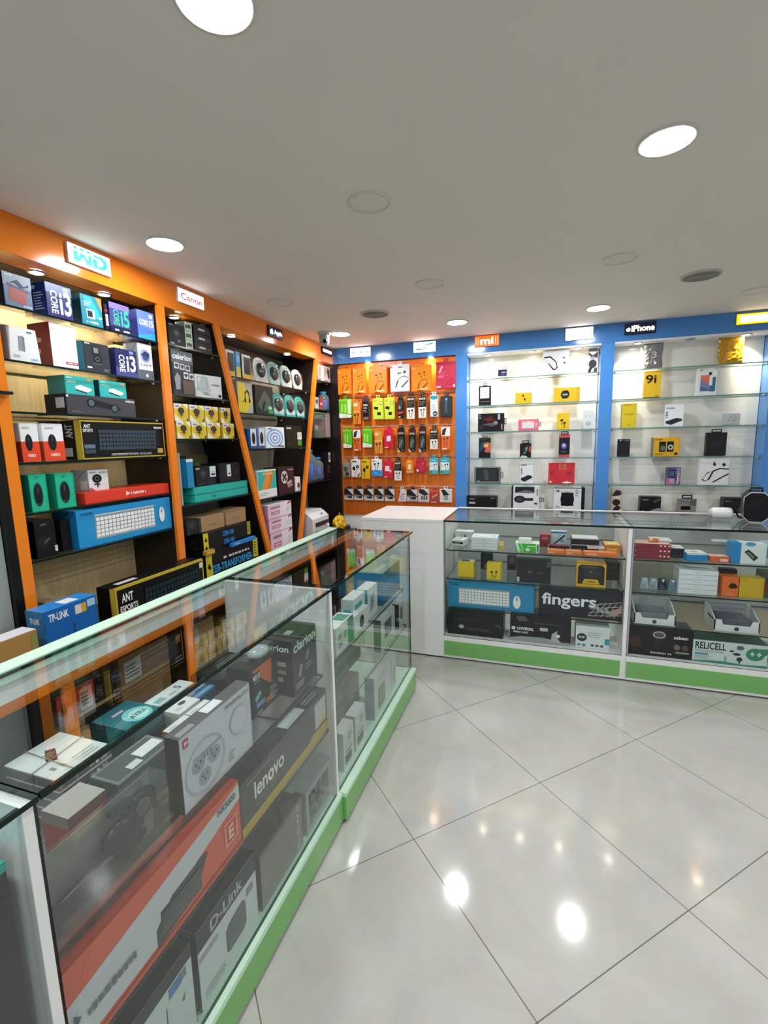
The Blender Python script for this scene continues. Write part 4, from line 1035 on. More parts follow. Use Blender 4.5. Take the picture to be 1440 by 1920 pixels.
carton('usb_hub_box', 'smaller teal hub carton on the black speaker carton', 'box', (-1.865, 1.683, 1.722), PI / 2, (0.143, 0.075, 0.09), '#27b1ad', [('p', [(0.32, 0.5), (0.48, 0.58), (0.86, 0.4), (0.88, 0.3), (0.72, 0.2), (0.34, 0.36)], '#e9eeee'), ('p', [(0.34, 0.36), (0.72, 0.2), (0.72, 0.12), (0.34, 0.28)], '#3c4648'), ('e', 0.86, 0.86, 0.07, 0.08, '#e88c42'), ('wd', 0.06, 0.86, 0.26, 0.93, '#e4f4f3'), ('ln', 0.06, 0.64, 0.42, 0.78, 2, '#c6ecea'), ('Lr', 0, 0, 1, 1, '#145c70')], group='cartons on the third shelf of the first bay')
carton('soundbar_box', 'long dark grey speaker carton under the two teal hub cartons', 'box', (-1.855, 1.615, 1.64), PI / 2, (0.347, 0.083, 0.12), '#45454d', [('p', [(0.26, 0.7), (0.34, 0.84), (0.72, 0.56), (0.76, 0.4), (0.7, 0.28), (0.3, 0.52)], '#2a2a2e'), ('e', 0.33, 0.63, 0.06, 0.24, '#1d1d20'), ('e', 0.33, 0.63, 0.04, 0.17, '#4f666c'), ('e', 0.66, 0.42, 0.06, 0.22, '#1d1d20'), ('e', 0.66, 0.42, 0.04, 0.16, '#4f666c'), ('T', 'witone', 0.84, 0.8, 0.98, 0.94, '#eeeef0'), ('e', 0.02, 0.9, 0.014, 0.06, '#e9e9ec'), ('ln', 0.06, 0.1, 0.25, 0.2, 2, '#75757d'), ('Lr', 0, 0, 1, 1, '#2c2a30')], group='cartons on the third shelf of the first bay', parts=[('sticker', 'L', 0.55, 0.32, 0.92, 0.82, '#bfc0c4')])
carton('mouse_box', 'white and orange mouse carton nearest the straight orange strip', 'box', (-1.855, 1.278, 1.452), PI / 2, (0.067, 0.146, 0.1), '#eceef0', [('r', 0, 0, 1, 0.53, '#e2451d'), ('ms', 0.42, 0.5, 0.2, 0.22, '#23262b', '#4b5058'), ('T', 'NISO', 0.3, 0.13, 0.72, 0.21, '#fdf4ee'), ('wd', 0.12, 0.86, 0.56, 0.91, '#aab0b6'), ('Lr', 0, 0, 1, 0.53, '#b93a1b')], group='cartons on the fourth shelf of the first bay')
carton('mouse_box', 'white and orange mouse carton beside the gold edged keyboard carton', 'box', (-1.855, 1.37, 1.452), PI / 2, (0.084, 0.147, 0.1), '#eceef0', [('r', 0, 0, 1, 0.53, '#e2451d'), ('ms', 0.42, 0.5, 0.2, 0.22, '#23262b', '#4b5058'), ('T', 'NISO', 0.3, 0.13, 0.72, 0.21, '#fdf4ee'), ('wd', 0.12, 0.86, 0.56, 0.91, '#aab0b6'), ('Lr', 0, 0, 1, 0.53, '#b93a1b')], group='cartons on the fourth shelf of the first bay')
carton('keyboard_box', 'black keyboard carton seen end on behind the second orange mouse carton', 'box', (-1.975, 1.495, 1.452), PI / 2, (0.018, 0.166, 0.12), '#191718', [('fr', 0, 0, 1, 1, 0.16, 0.03, '#b89a2c')], group='cartons on the fourth shelf of the first bay')
carton('keyboard_box', 'wide black gaming keyboard carton with gold edges on the fourth shelf', 'box', (-1.855, 1.72, 1.452), PI / 2, (0.462, 0.166, 0.11), '#15181c', [('fr', 0, 0, 1, 1, 0.012, 0.035, '#c3a336'), ('kb', 0.17, 0.18, 0.88, 0.82, '#12171d', '#3a4f62', 18), ('ln', 0.3, 0.1, 0.78, 0.14, 1, '#d8d8d8'), ('T', 'ANT', 0.03, 0.8, 0.1, 0.9, '#f4f4f4'), ('T', 'ESPORTS', 0.02, 0.7, 0.12, 0.78, '#e8e8e8'), ('r', 0.02, 0.28, 0.13, 0.38, '#58738c'), ('r', 0.02, 0.15, 0.13, 0.25, '#46505a'), ('wd', 0.86, 0.82, 0.97, 0.89, '#e8e8e8'), ('t', 'MECHANICAL GAMING KEYBOARD', 0.3, 0.07, 0.8, 0.13, '#cfcfcf'), ('Lr', 0, 0, 1, 1, '#161314'), ('Lr', 0.7, 0, 1, 1, '#c8ad38'), ('LT', 'ANT', 0.2, 0.55, 0.6, 0.9, '#cfcfcf', 90), ('Lr', 0.1, 0.08, 0.5, 0.3, '#c9c9c6')], group='cartons on the fourth shelf of the first bay', parts=[('sticker', 'F', 0.89, 0.1, 0.96, 0.24, '#c9a04c')])
carton('mouse_box', 'green mouse carton with dark mouse picture next to the near orange strip', 'box', (-1.855, 1.285, 1.26), PI / 2, (0.066, 0.143, 0.09), '#17b892', [('e', 0.46, 0.46, 0.3, 0.34, '#13866f'), ('ms', 0.46, 0.45, 0.25, 0.31, '#22262b', '#4c5259'), ('wd', 0.24, 0.18, 0.64, 0.22, '#55606a'), ('e', 0.46, 0.92, 0.14, 0.03, '#159378'), ('Lr', 0, 0, 1, 1, '#11896f'), ('fr', 0, 0, 1, 1, 0.03, 0.02, '#14b18c')], group='cartons on the fifth shelf of the first bay')
carton('mouse_box', 'green mouse carton with dark mouse picture touching the long red carton', 'box', (-1.855, 1.393, 1.26), PI / 2, (0.079, 0.14, 0.12), '#17b892', [('e', 0.46, 0.46, 0.3, 0.34, '#13866f'), ('ms', 0.46, 0.45, 0.25, 0.31, '#22262b', '#4c5259'), ('wd', 0.24, 0.18, 0.64, 0.22, '#55606a'), ('e', 0.46, 0.92, 0.14, 0.03, '#159378'), ('Lr', 0, 0, 1, 1, '#11896f'), ('fr', 0, 0, 1, 1, 0.03, 0.02, '#14b18c')], group='cartons on the fifth shelf of the first bay')
carton('keyboard_box', 'long flat red carton with white logo lying on the fifth shelf', 'box', (-1.855, 1.714, 1.26), PI / 2, (0.477, 0.05, 0.16), '#e03a22', [('p', [(0.44, 0.3), (0.49, 0.5), (0.44, 0.75)], '#f6e6e0'), ('wd', 0.5, 0.36, 0.68, 0.64, '#f6e2da'), ('r', 0, 0, 1, 0.1, '#c8331d')], group='cartons on the fifth shelf of the first bay')
carton('webcam_box', 'white webcam carton lying on top of the long red carton', 'box', (-1.885, 1.575, 1.311), PI / 2, (0.1, 0.092, 0.1), '#e4e4e8', [('cam', 0.42, 0.5, 0.24, 0.34, '#1b1c20'), ('wd', 0.08, 0.86, 0.36, 0.93, '#8a8c94'), ('wd', 0.55, 0.84, 0.92, 0.92, '#8a8c94'), ('p', [(0, 0), (0.3, 0), (0.1, 0.16), (0, 0.16)], '#c44a6a'), ('Lr', 0, 0, 1, 1, '#aeb0b8'), ('Lr', 0.5, 0.1, 0.9, 0.5, '#d8d8dc')], group='cartons on the fifth shelf of the first bay')
carton('speaker_box', 'matt black carton with faint product picture low in the first bay', 'box', (-1.855, 1.289, 1.075), PI / 2, (0.082, 0.148, 0.14), '#1d1c1e', [('e', 0.35, 0.42, 0.24, 0.16, '#2e3034'), ('p', [(0.4, 0.35), (0.7, 0.48), (0.72, 0.54), (0.42, 0.44)], '#56585c'), ('wd', 0.3, 0.86, 0.62, 0.92, '#6a6c70'), ('Lr', 0, 0, 1, 1, '#131214')], group='cartons on the sixth shelf of the first bay', parts=[('sticker', 'F', 0.88, 0.12, 0.99, 0.28, '#d9d4c4')])
carton('speaker_box', 'plain black carton between the faint picture carton and the blue keyboard carton', 'box', (-1.885, 1.394, 1.075), PI / 2, (0.04, 0.132, 0.13), '#1a1a20', [('ln', 0.1, 0.2, 0.6, 0.35, 3, '#303038')], group='cartons on the sixth shelf of the first bay')
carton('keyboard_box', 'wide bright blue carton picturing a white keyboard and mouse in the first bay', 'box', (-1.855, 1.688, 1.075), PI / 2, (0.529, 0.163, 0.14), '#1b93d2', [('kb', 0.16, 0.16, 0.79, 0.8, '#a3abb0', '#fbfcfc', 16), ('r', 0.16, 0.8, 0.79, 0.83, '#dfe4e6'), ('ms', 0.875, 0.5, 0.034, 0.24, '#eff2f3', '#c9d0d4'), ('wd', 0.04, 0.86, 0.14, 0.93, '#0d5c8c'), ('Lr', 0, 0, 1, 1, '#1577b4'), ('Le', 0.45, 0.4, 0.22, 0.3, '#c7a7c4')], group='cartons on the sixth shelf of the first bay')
carton('adapter_box', 'small tan carton on the empty bottom shelf of the first bay', 'box', (-1.955, 1.344, 0.711), PI / 2, (0.052, 0.155, 0.07), '#c3a47a', [('r', 0, 0, 1, 0.25, '#f0e8da'), ('r', 0.2, 0.45, 0.8, 0.6, '#a88a60')], group='boxes on the left base cabinet')
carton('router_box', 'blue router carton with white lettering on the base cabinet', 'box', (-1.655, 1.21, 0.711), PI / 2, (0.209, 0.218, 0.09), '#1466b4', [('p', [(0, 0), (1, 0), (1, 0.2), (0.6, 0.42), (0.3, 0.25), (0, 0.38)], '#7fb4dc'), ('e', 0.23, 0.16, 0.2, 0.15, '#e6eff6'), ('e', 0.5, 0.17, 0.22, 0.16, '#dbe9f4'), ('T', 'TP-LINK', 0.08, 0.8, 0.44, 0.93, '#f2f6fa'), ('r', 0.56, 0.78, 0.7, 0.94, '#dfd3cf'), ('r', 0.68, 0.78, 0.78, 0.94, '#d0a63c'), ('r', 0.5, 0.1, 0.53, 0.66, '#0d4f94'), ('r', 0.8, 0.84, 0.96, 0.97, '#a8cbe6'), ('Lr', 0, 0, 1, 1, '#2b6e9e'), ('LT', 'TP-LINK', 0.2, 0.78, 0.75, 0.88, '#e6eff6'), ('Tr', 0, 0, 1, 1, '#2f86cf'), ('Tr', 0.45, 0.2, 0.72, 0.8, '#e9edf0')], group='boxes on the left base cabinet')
carton('keyboard_box', 'black and gold gaming keyboard carton on the base cabinet', 'box', (-1.655, 1.663, 0.711), PI / 2, (0.529, 0.212, 0.1), '#181618', [('fr', 0, 0, 1, 1, 0.014, 0.045, '#c9ae34'), ('kb', 0.27, 0.18, 0.93, 0.86, '#10100f', '#27404a', 16), ('T', 'ANT', 0.05, 0.68, 0.16, 0.86, '#f4f4f4'), ('T', 'ESPORTS', 0.03, 0.5, 0.2, 0.62, '#f0f0f0'), ('T', 'RM 590', 0.05, 0.26, 0.22, 0.4, '#f0f0f0'), ('r', 0.94, 0.8, 0.985, 0.93, '#dadada'), ('Lr', 0, 0, 1, 1, '#171416'), ('Lr', 0.72, 0, 1, 1, '#c9ae34'), ('Tr', 0, 0, 1, 1, '#161416'), ('Tr', 0, 0, 1, 0.12, '#c9ae34'), ('Tr', 0.1, 0.4, 0.3, 0.7, '#c8c8c8')], group='boxes on the left base cabinet')
carton('parcel_box', 'brown cardboard carton with white paper top at the left picture edge', 'box', (-1.622, 0.897, 0.7105), PI / 2, (0.32, 0.183, 0.075), '#a97f47', [('Tr', 0, .05, .62, .95, '#e6e6ea'), ('Tr', .66, .05, 1, .95, '#dcdce2'), ('wd', .2, .5, .4, .6, '#6a4f2c'), ('r', .93, .6, .99, .95, '#8f8a45')], group='boxes on the left base cabinet')
# ================================================================== goods in the second bay
carton('speaker_box', 'black speaker carton at the near end of the second bay top shelf', 'box', (-1.855, 2.103, 2.025), PI / 2, (0.114, 0.111, 0.12), '#25262b', [('e', 0.5, 0.6, 0.26, 0.22, '#3a3c42'), ('e', 0.5, 0.6, 0.12, 0.1, '#55585f'), ('e', 0.62, 0.24, 0.2, 0.14, '#34363c'), ('e', 0.62, 0.24, 0.09, 0.06, '#6f7278'), ('wd', 0.08, 0.06, 0.3, 0.13, '#d0d2d6'), ('ln', 0.05, 0.88, 0.3, 0.95, 2, '#b9bcc2')], group='cartons in the second bay')
carton('memory_box', 'lowest of the three pale lettered small cartons behind the black top shelf cartons', 'box', (-1.86, 2.201, 2.025), PI / 2, (0.056, 0.047, 0.06), '#b9cbb4', [('wd', 0.1, 0.25, 0.9, 0.75, '#20302a'), ('Lr', 0, 0, 1, 1, '#4a5a56')], group='small stacked cartons in the second bay')
carton('memory_box', 'middle of the three pale lettered small cartons behind the black top shelf cartons', 'box', (-1.86, 2.201, 2.073), PI / 2, (0.056, 0.047, 0.06), '#b9cbb4', [('wd', 0.1, 0.25, 0.9, 0.75, '#20302a'), ('Lr', 0, 0, 1, 1, '#4a5a56')], group='small stacked cartons in the second bay')
carton('memory_box', 'topmost of the three pale lettered small cartons behind the black top shelf cartons', 'box', (-1.86, 2.201, 2.121), PI / 2, (0.056, 0.047, 0.06), '#b9cbb4', [('wd', 0.1, 0.25, 0.9, 0.75, '#20302a'), ('Lr', 0, 0, 1, 1, '#4a5a56')], group='small stacked cartons in the second bay')
carton('drive_box', 'lowest of the three stacked black cartons with white words on the second bay top shelf', 'box', (-1.855, 2.31, 2.025), PI / 2, (0.15, 0.048, 0.13), '#1f1f22', [('wd', 0.25, 0.36, 0.6, 0.62, '#e2e2e4'), ('r', 0.7, 0.4, 0.9, 0.5, '#5a5a5e')], group='stacked black cartons in the second bay')
carton('drive_box', 'middle of the three stacked black cartons with white words on the second bay top shelf', 'box', (-1.855, 2.31, 2.074), PI / 2, (0.15, 0.048, 0.13), '#1f1f22', [('wd', 0.25, 0.36, 0.6, 0.62, '#e2e2e4'), ('r', 0.7, 0.4, 0.9, 0.5, '#5a5a5e')], group='stacked black cartons in the second bay')
carton('drive_box', 'topmost of the three stacked black cartons with white words on the second bay top shelf', 'box', (-1.855, 2.31, 2.123), PI / 2, (0.15, 0.048, 0.13), '#1f1f22', [('wd', 0.25, 0.36, 0.6, 0.62, '#e2e2e4'), ('r', 0.7, 0.4, 0.9, 0.5, '#5a5a5e')], group='stacked black cartons in the second bay')
carton('car_stereo_box', 'tall grey and black audio carton with product pictures in the second bay', 'box', (-1.855, 2.128, 1.773), PI / 2, (0.159, 0.23, 0.11), '#3a4149', [('r', 0, 0.72, 1, 1, '#596069'), ('T', 'celerion', 0.06, 0.8, 0.94, 0.93, '#f0f2f4'), ('r', 0.1, 0.58, 0.32, 0.72, '#c6c9cd'), ('r', 0.36, 0.57, 0.58, 0.71, '#c6c9cd'), ('r', 0.62, 0.56, 0.84, 0.7, '#c6c9cd'), ('cam', 0.21, 0.65, 0.08, 0.05, '#222326'), ('cam', 0.47, 0.64, 0.08, 0.05, '#222326'), ('cam', 0.73, 0.63, 0.08, 0.05, '#222326'), ('r', 0.5, 0.38, 0.72, 0.53, '#cfd2d6'), ('r', 0.76, 0.37, 0.98, 0.52, '#cfd2d6'), ('cam', 0.61, 0.45, 0.08, 0.05, '#222326'), ('cam', 0.87, 0.44, 0.08, 0.05, '#222326'), ('p', [(0.1, 0.1), (0.3, 0.12), (0.34, 0.4), (0.2, 0.5), (0.06, 0.38)], '#8a8f96'), ('r', 0.42, 0.02, 1, 0.34, '#5f4f47')], group='cartons in the second bay')
carton('cable_box', 'white and grey cable carton set askew in the second bay', 'box', (-1.855, 2.326, 1.773), PI / 2 + -0.180, (0.195, 0.128, 0.09), '#d5d9da', [('p', [(0.02, 0.3), (0.3, 0.98), (0.46, 0.9), (0.6, 0.3), (0.3, 0.2)], '#b6bfbd'), ('fr', 0.1, 0.35, 0.45, 0.9, 0.02, 0.02, '#8a9694'), ('ln', 0.3, 0.12, 0.6, 0.24, 3, '#50585a'), ('wd', 0.62, 0.55, 0.92, 0.64, '#6a7274'), ('e', 0.9, 0.12, 0.06, 0.07, '#303638')], group='cartons in the second bay')
carton('webcam_box', 'yellow webcam carton, first from the near end in the lower row', 'box', (-1.855, 2.098, 1.54), PI / 2, (0.105, 0.092, 0.1), '#e0c531', [('r', 0, 0.72, 0.5, 1, '#eceae2'), ('p', [(0.6, 1), (1, 0.7), (1, 1)], '#f2efe6'), ('p', [(0, 0), (0.5, 0), (0, 0.4)], '#efe9da'), ('e', 0.5, 0.5, 0.34, 0.34, '#d9b52a'), ('cam', 0.48, 0.52, 0.22, 0.3, '#2a2320'), ('r', 0.08, 0.8, 0.36, 0.9, '#7a86c4'), ('e', 0.9, 0.1, 0.06, 0.08, '#5a5448'), ('Lr', 0, 0, 1, 1, '#b9a028')], group='yellow webcam cartons in two rows')
carton('webcam_box', 'yellow webcam carton, second from the near end in the lower row', 'box', (-1.855, 2.219, 1.54), PI / 2, (0.118, 0.092, 0.1), '#e0c531', [('r', 0, 0.72, 0.5, 1, '#eceae2'), ('p', [(0.6, 1), (1, 0.7), (1, 1)], '#f2efe6'), ('p', [(0, 0), (0.5, 0), (0, 0.4)], '#efe9da'), ('e', 0.5, 0.5, 0.34, 0.34, '#d9b52a'), ('cam', 0.48, 0.52, 0.22, 0.3, '#332a20'), ('r', 0.08, 0.8, 0.36, 0.9, '#7a86c4'), ('e', 0.9, 0.1, 0.06, 0.08, '#5a5448'), ('Lr', 0, 0, 1, 1, '#b9a028')], group='yellow webcam cartons in two rows')
carton('webcam_box', 'yellow webcam carton, third from the near end in the lower row', 'box', (-1.855, 2.345, 1.54), PI / 2, (0.115, 0.092, 0.1), '#e0c531', [('r', 0, 0.72, 0.5, 1, '#eceae2'), ('p', [(0.6, 1), (1, 0.7), (1, 1)], '#f2efe6'), ('p', [(0, 0), (0.5, 0), (0, 0.4)], '#efe9da'), ('e', 0.5, 0.5, 0.34, 0.34, '#d9b52a'), ('cam', 0.48, 0.52, 0.22, 0.3, '#4c2630'), ('r', 0.08, 0.8, 0.36, 0.9, '#7a86c4'), ('e', 0.9, 0.1, 0.06, 0.08, '#5a5448'), ('Lr', 0, 0, 1, 1, '#b9a028')], group='yellow webcam cartons in two rows')
carton('webcam_box', 'yellow webcam carton, fourth from the near end in the lower row', 'box', (-1.855, 2.484, 1.54), PI / 2, (0.11, 0.092, 0.1), '#e0c531', [('r', 0, 0.72, 0.5, 1, '#eceae2'), ('p', [(0.6, 1), (1, 0.7), (1, 1)], '#f2efe6'), ('p', [(0, 0), (0.5, 0), (0, 0.4)], '#efe9da'), ('e', 0.5, 0.5, 0.34, 0.34, '#d9b52a'), ('cam', 0.48, 0.52, 0.22, 0.3, '#2f2a20'), ('r', 0.08, 0.8, 0.36, 0.9, '#7a86c4'), ('e', 0.9, 0.1, 0.06, 0.08, '#5a5448'), ('Lr', 0, 0, 1, 1, '#b9a028')], group='yellow webcam cartons in two rows')
carton('webcam_box', 'yellow webcam carton, first from the near end in the upper row', 'box', (-1.855, 2.09, 1.633), PI / 2, (0.103, 0.092, 0.1), '#e0c531', [('r', 0, 0.72, 0.5, 1, '#eceae2'), ('p', [(0.6, 1), (1, 0.7), (1, 1)], '#f2efe6'), ('p', [(0, 0), (0.5, 0), (0, 0.4)], '#efe9da'), ('e', 0.5, 0.5, 0.34, 0.34, '#d9b52a'), ('cam', 0.48, 0.52, 0.22, 0.3, '#2a2320'), ('r', 0.08, 0.8, 0.36, 0.9, '#7a86c4'), ('e', 0.9, 0.1, 0.06, 0.08, '#5a5448'), ('Lr', 0, 0, 1, 1, '#b9a028')], group='yellow webcam cartons in two rows')
carton('webcam_box', 'yellow webcam carton, second from the near end in the upper row', 'box', (-1.855, 2.211, 1.633), PI / 2, (0.117, 0.092, 0.1), '#e0c531', [('r', 0, 0.72, 0.5, 1, '#eceae2'), ('p', [(0.6, 1), (1, 0.7), (1, 1)], '#f2efe6'), ('p', [(0, 0), (0.5, 0), (0, 0.4)], '#efe9da'), ('e', 0.5, 0.5, 0.34, 0.34, '#d9b52a'), ('cam', 0.48, 0.52, 0.22, 0.3, '#332a20'), ('r', 0.08, 0.8, 0.36, 0.9, '#7a86c4'), ('e', 0.9, 0.1, 0.06, 0.08, '#5a5448'), ('Lr', 0, 0, 1, 1, '#b9a028')], group='yellow webcam cartons in two rows')
carton('webcam_box', 'yellow webcam carton, third from the near end in the upper row', 'box', (-1.855, 2.335, 1.633), PI / 2, (0.114, 0.092, 0.1), '#e0c531', [('r', 0, 0.72, 0.5, 1, '#eceae2'), ('p', [(0.6, 1), (1, 0.7), (1, 1)], '#f2efe6'), ('p', [(0, 0), (0.5, 0), (0, 0.4)], '#efe9da'), ('e', 0.5, 0.5, 0.34, 0.34, '#d9b52a'), ('cam', 0.48, 0.52, 0.22, 0.3, '#4c2630'), ('r', 0.08, 0.8, 0.36, 0.9, '#7a86c4'), ('e', 0.9, 0.1, 0.06, 0.08, '#5a5448'), ('Lr', 0, 0, 1, 1, '#b9a028')], group='yellow webcam cartons in two rows')
carton('webcam_box', 'yellow webcam carton, fourth from the near end in the upper row', 'box', (-1.855, 2.466, 1.633), PI / 2, (0.093, 0.092, 0.1), '#e0c531', [('r', 0, 0.72, 0.5, 1, '#eceae2'), ('p', [(0.6, 1), (1, 0.7), (1, 1)], '#f2efe6'), ('p', [(0, 0), (0.5, 0), (0, 0.4)], '#efe9da'), ('e', 0.5, 0.5, 0.34, 0.34, '#d9b52a'), ('cam', 0.48, 0.52, 0.22, 0.3, '#2f2a20'), ('r', 0.08, 0.8, 0.36, 0.9, '#7a86c4'), ('e', 0.9, 0.1, 0.06, 0.08, '#5a5448'), ('Lr', 0, 0, 1, 1, '#b9a028')], group='yellow webcam cartons in two rows')
carton('ring_binder', 'thin silvery folder leaning beside the blue carton in the second bay', 'folder', (-1.85, 2.038, 1.1796), PI / 2 + .06, (.014, .285, .24), '#a8a6a2', [('Lr', .06, .06, .94, .94, '#bcbab5'), ('Lln', .2, .3, .8, .7, 4, '#8f8d89')], group='cartons in the second bay', rough=.2)
carton('router_box', 'tall blue carton behind the black speaker cartons of the second bay', 'box', (-1.86, 2.126, 1.268), PI / 2, (0.051, 0.16, 0.12), '#1f86b8', [('Lr', 0, 0, 1, 1, '#1b78a8'), ('r', 0, 0.9, 1, 1, '#d8e4ea')], group='cartons in the second bay')
carton('picture_box', 'brown box with a landscape picture behind the black speaker cartons', 'box', (-2.055, 2.42, 1.181), PI / 2, (0.192, 0.26, 0.05), '#6f5a34', [('r', 0.08, 0.55, 0.92, 0.92, '#56683f'), ('p', [(0.2, 0.56), (0.5, 0.84), (0.8, 0.56)], '#9a8f5a')], group='cartons in the second bay')
carton('speaker_box', 'black speaker carton with white sticker, nearer of two on the teal cartons', 'box', (-1.865, 2.26, 1.268), PI / 2, (0.177, 0.114, 0.13), '#26272b', [('e', 0.36, 0.6, 0.2, 0.26, '#34363b'), ('e', 0.36, 0.62, 0.1, 0.13, '#4a4c52'), ('r', 0.02, 0.86, 0.2, 0.92, '#c8cace'), ('ln', 0.1, 0.08, 0.4, 0.16, 2, '#56585e'), ('e', 0.7, 0.2, 0.16, 0.14, '#313338')], group='cartons in the second bay', parts=[('sticker', 'F', 0.68, 0.42, 0.96, 0.96, '#d6e2e6', [('r', 0.72, 0.5, 0.92, 0.6, '#444444'), ('r', 0.72, 0.66, 0.92, 0.68, '#444444')])])
carton('speaker_box', 'black speaker carton with narrow sticker, farther of two on the teal cartons', 'box', (-1.865, 2.481, 1.268), PI / 2, (0.21, 0.122, 0.13), '#232428', [('e', 0.3, 0.5, 0.2, 0.2, '#30323a'), ('e', 0.8, 0.5, 0.14, 0.18, '#303238'), ('r', 0.62, 0.05, 0.66, 0.95, '#34363c')], group='cartons in the second bay', parts=[('sticker', 'F', 0.36, 0.32, 0.52, 0.92, '#cfdde2', [('r', 0.4, 0.42, 0.48, 0.5, '#444444')])])
carton('keyboard_box', 'flat teal carton, upper of the two stacked in the second bay', 'box', (-1.855, 2.39, 1.224), PI / 2, (0.506, 0.043, 0.15), '#1fb3a6', [('r', 0, 0, 1, 0.12, '#168b82'), ('Tr', 0.04, 0.06, 0.96, 0.94, '#27beb0')], group='flat teal cartons in the second bay')
carton('keyboard_box', 'flat teal carton, lower of the two stacked in the second bay', 'box', (-1.855, 2.392, 1.18), PI / 2, (0.504, 0.043, 0.15), '#1fb3a6', [('r', 0, 0, 1, 0.12, '#168b82'), ('r', 0.3, 0.35, 0.36, 0.7, '#147e76')], group='flat teal cartons in the second bay')
carton('keyboard_box', 'long black carton with one long blue word and yellow ends in the second bay', 'box', (-1.8, 2.381, 0.711), PI / 2, (0.52, 0.175, 0.15), '#17171b', [('r', 0.06, 0.2, 0.72, 0.42, '#17171b'), ('T', 'ZEB-TRANSFORMER-1', 0.08, 0.3, 0.9, 0.56, '#2aa3e6'), ('wd', 0.3, 0.66, 0.82, 0.75, '#d2d8da'), ('r', 0, 0, 0.1, 1, '#d8c22a'), ('p', [(0.02, 0.55), (0.05, 0.7), (0.085, 0.5), (0.05, 0.46)], '#202020'), ('r', 0.88, 0.3, 0.98, 1, '#c8b82e'), ('ln', 0.9, 0.4, 0.96, 0.9, 5, '#2c2c20'), ('Lr', 0, 0, 1, 1, '#1a1a1c'), ('Lr', 0.2, 0.15, 0.8, 0.4, '#3c4044')], group='cartons stacked at the bottom of the second bay')
carton('keyboard_box', 'long black carton with two blue words and yellow ends above the lowest black keyboard carton', 'box', (-1.815, 2.364, 0.886), PI / 2, (0.464, 0.118, 0.14), '#1a1a1e', [('T', 'ZEB-100', 0.37, 0.62, 0.6, 0.86, '#1e8fe0'), ('T', 'ZEB-100', 0.38, 0.2, 0.6, 0.44, '#1e8fe0'), ('r', 0, 0, 0.09, 1, '#d6c32a'), ('p', [(0.02, 0.62), (0.045, 0.8), (0.075, 0.62), (0.045, 0.56)], '#202020'), ('p', [(0.02, 0.22), (0.045, 0.4), (0.075, 0.22), (0.045, 0.16)], '#202020'), ('r', 0.9, 0.3, 0.97, 1, '#b8aa34'), ('ln', 0.91, 0.4, 0.96, 0.95, 6, '#36341c'), ('Lr', 0, 0, 1, 1, '#1a1a1c'), ('Lln', 0.2, 0.2, 0.8, 0.8, 5, '#3a3d42')], group='cartons stacked at the bottom of the second bay')
carton('pen_drive_box', 'rounded blue bar lying on the lower black keyboard carton', 'box', (-1.775, 2.459, 0.887), PI / 2, (0.246, 0.022, 0.022), '#1e83d6', [('wd', 0.12, 0.3, 0.3, 0.7, '#bfe0f6')], group='cartons stacked at the bottom of the second bay')
carton('cable_box', 'small mustard carton on the end of the lower black keyboard carton', 'box', (-1.776, 2.14, 0.887), PI / 2, (0.075, 0.026, 0.024), '#b88a34', [('r', 0.1, 0.3, 0.9, 0.7, '#d6b060')], group='cartons stacked at the bottom of the second bay')
carton('parcel_box', 'nearer brown carton on the black keyboard cartons in the second bay', 'box', (-1.845, 2.264, 1.006), PI / 2, (0.205, 0.085, 0.13), '#a98660', [('ln', 0.3, 0.3, 0.7, 0.5, 2, '#8a6a46'), ('Lr', 0, 0, 1, 1, '#5f5d5a')], group='cartons stacked at the bottom of the second bay')
carton('parcel_box', 'farther brown carton on the black keyboard cartons in the second bay', 'box', (-1.845, 2.487, 1.006), PI / 2, (0.201, 0.092, 0.13), '#a58460', [('ln', 0.3, 0.3, 0.7, 0.5, 2, '#8a6a46'), ('r', 0, 0.9, 1, 1, '#8f7050')], group='cartons stacked at the bottom of the second bay')
carton('parcel_box', 'dark grey carton behind the near end of the black keyboard cartons', 'box', (-1.86, 2.111, 1.006), PI / 2, (0.098, 0.08, 0.1), '#3a3b3b', [('ln', 0.2, 0.5, 0.7, 0.8, 3, '#55585a'), ('e', 0.5, 0.25, 0.2, 0.12, '#2a2b2c')], group='cartons stacked at the bottom of the second bay')
# ================================================================== goods in the third bay
carton('earphone_box', 'white and yellow carton with dark window, nearest on the third bay top shelf', 'box', (-1.855, 2.545, 1.923), PI / 2, (0.08, 0.157, 0.09), '#e6e6dc', [('p', [(0, 0), (1, 0), (1, 0.3), (0, 0.12)], '#e2c02c'), ('r', 0.2, 0.2, 0.95, 0.9, '#43392a'), ('ms', 0.5, 0.5, 0.2, 0.26, '#1d1a18', '#6a5f4c'), ('Lr', 0, 0, 1, 1, '#5a5040')], group='cartons in the third bay')
carton('earphone_box', 'blue and yellow slim carton on the third bay top shelf', 'box', (-1.855, 2.626, 1.923), PI / 2, (0.045, 0.16, 0.09), '#2795cc', [('r', 0, 0, 1, 0.42, '#dcc232'), ('r', 0.2, 0.6, 0.8, 0.85, '#6fc0e4')], group='cartons in the third bay')
carton('earphone_box', 'white and yellow carton with dark window beside the mouse packs', 'box', (-1.855, 2.714, 1.923), PI / 2, (0.096, 0.154, 0.09), '#e6e6dc', [('p', [(0, 0), (1, 0), (1, 0.3), (0, 0.12)], '#e2c02c'), ('r', 0.2, 0.2, 0.95, 0.9, '#43392a'), ('ms', 0.5, 0.5, 0.2, 0.26, '#1d1a18', '#6a5f4c'), ('Lr', 0, 0, 1, 1, '#5a5040')], group='cartons in the third bay')
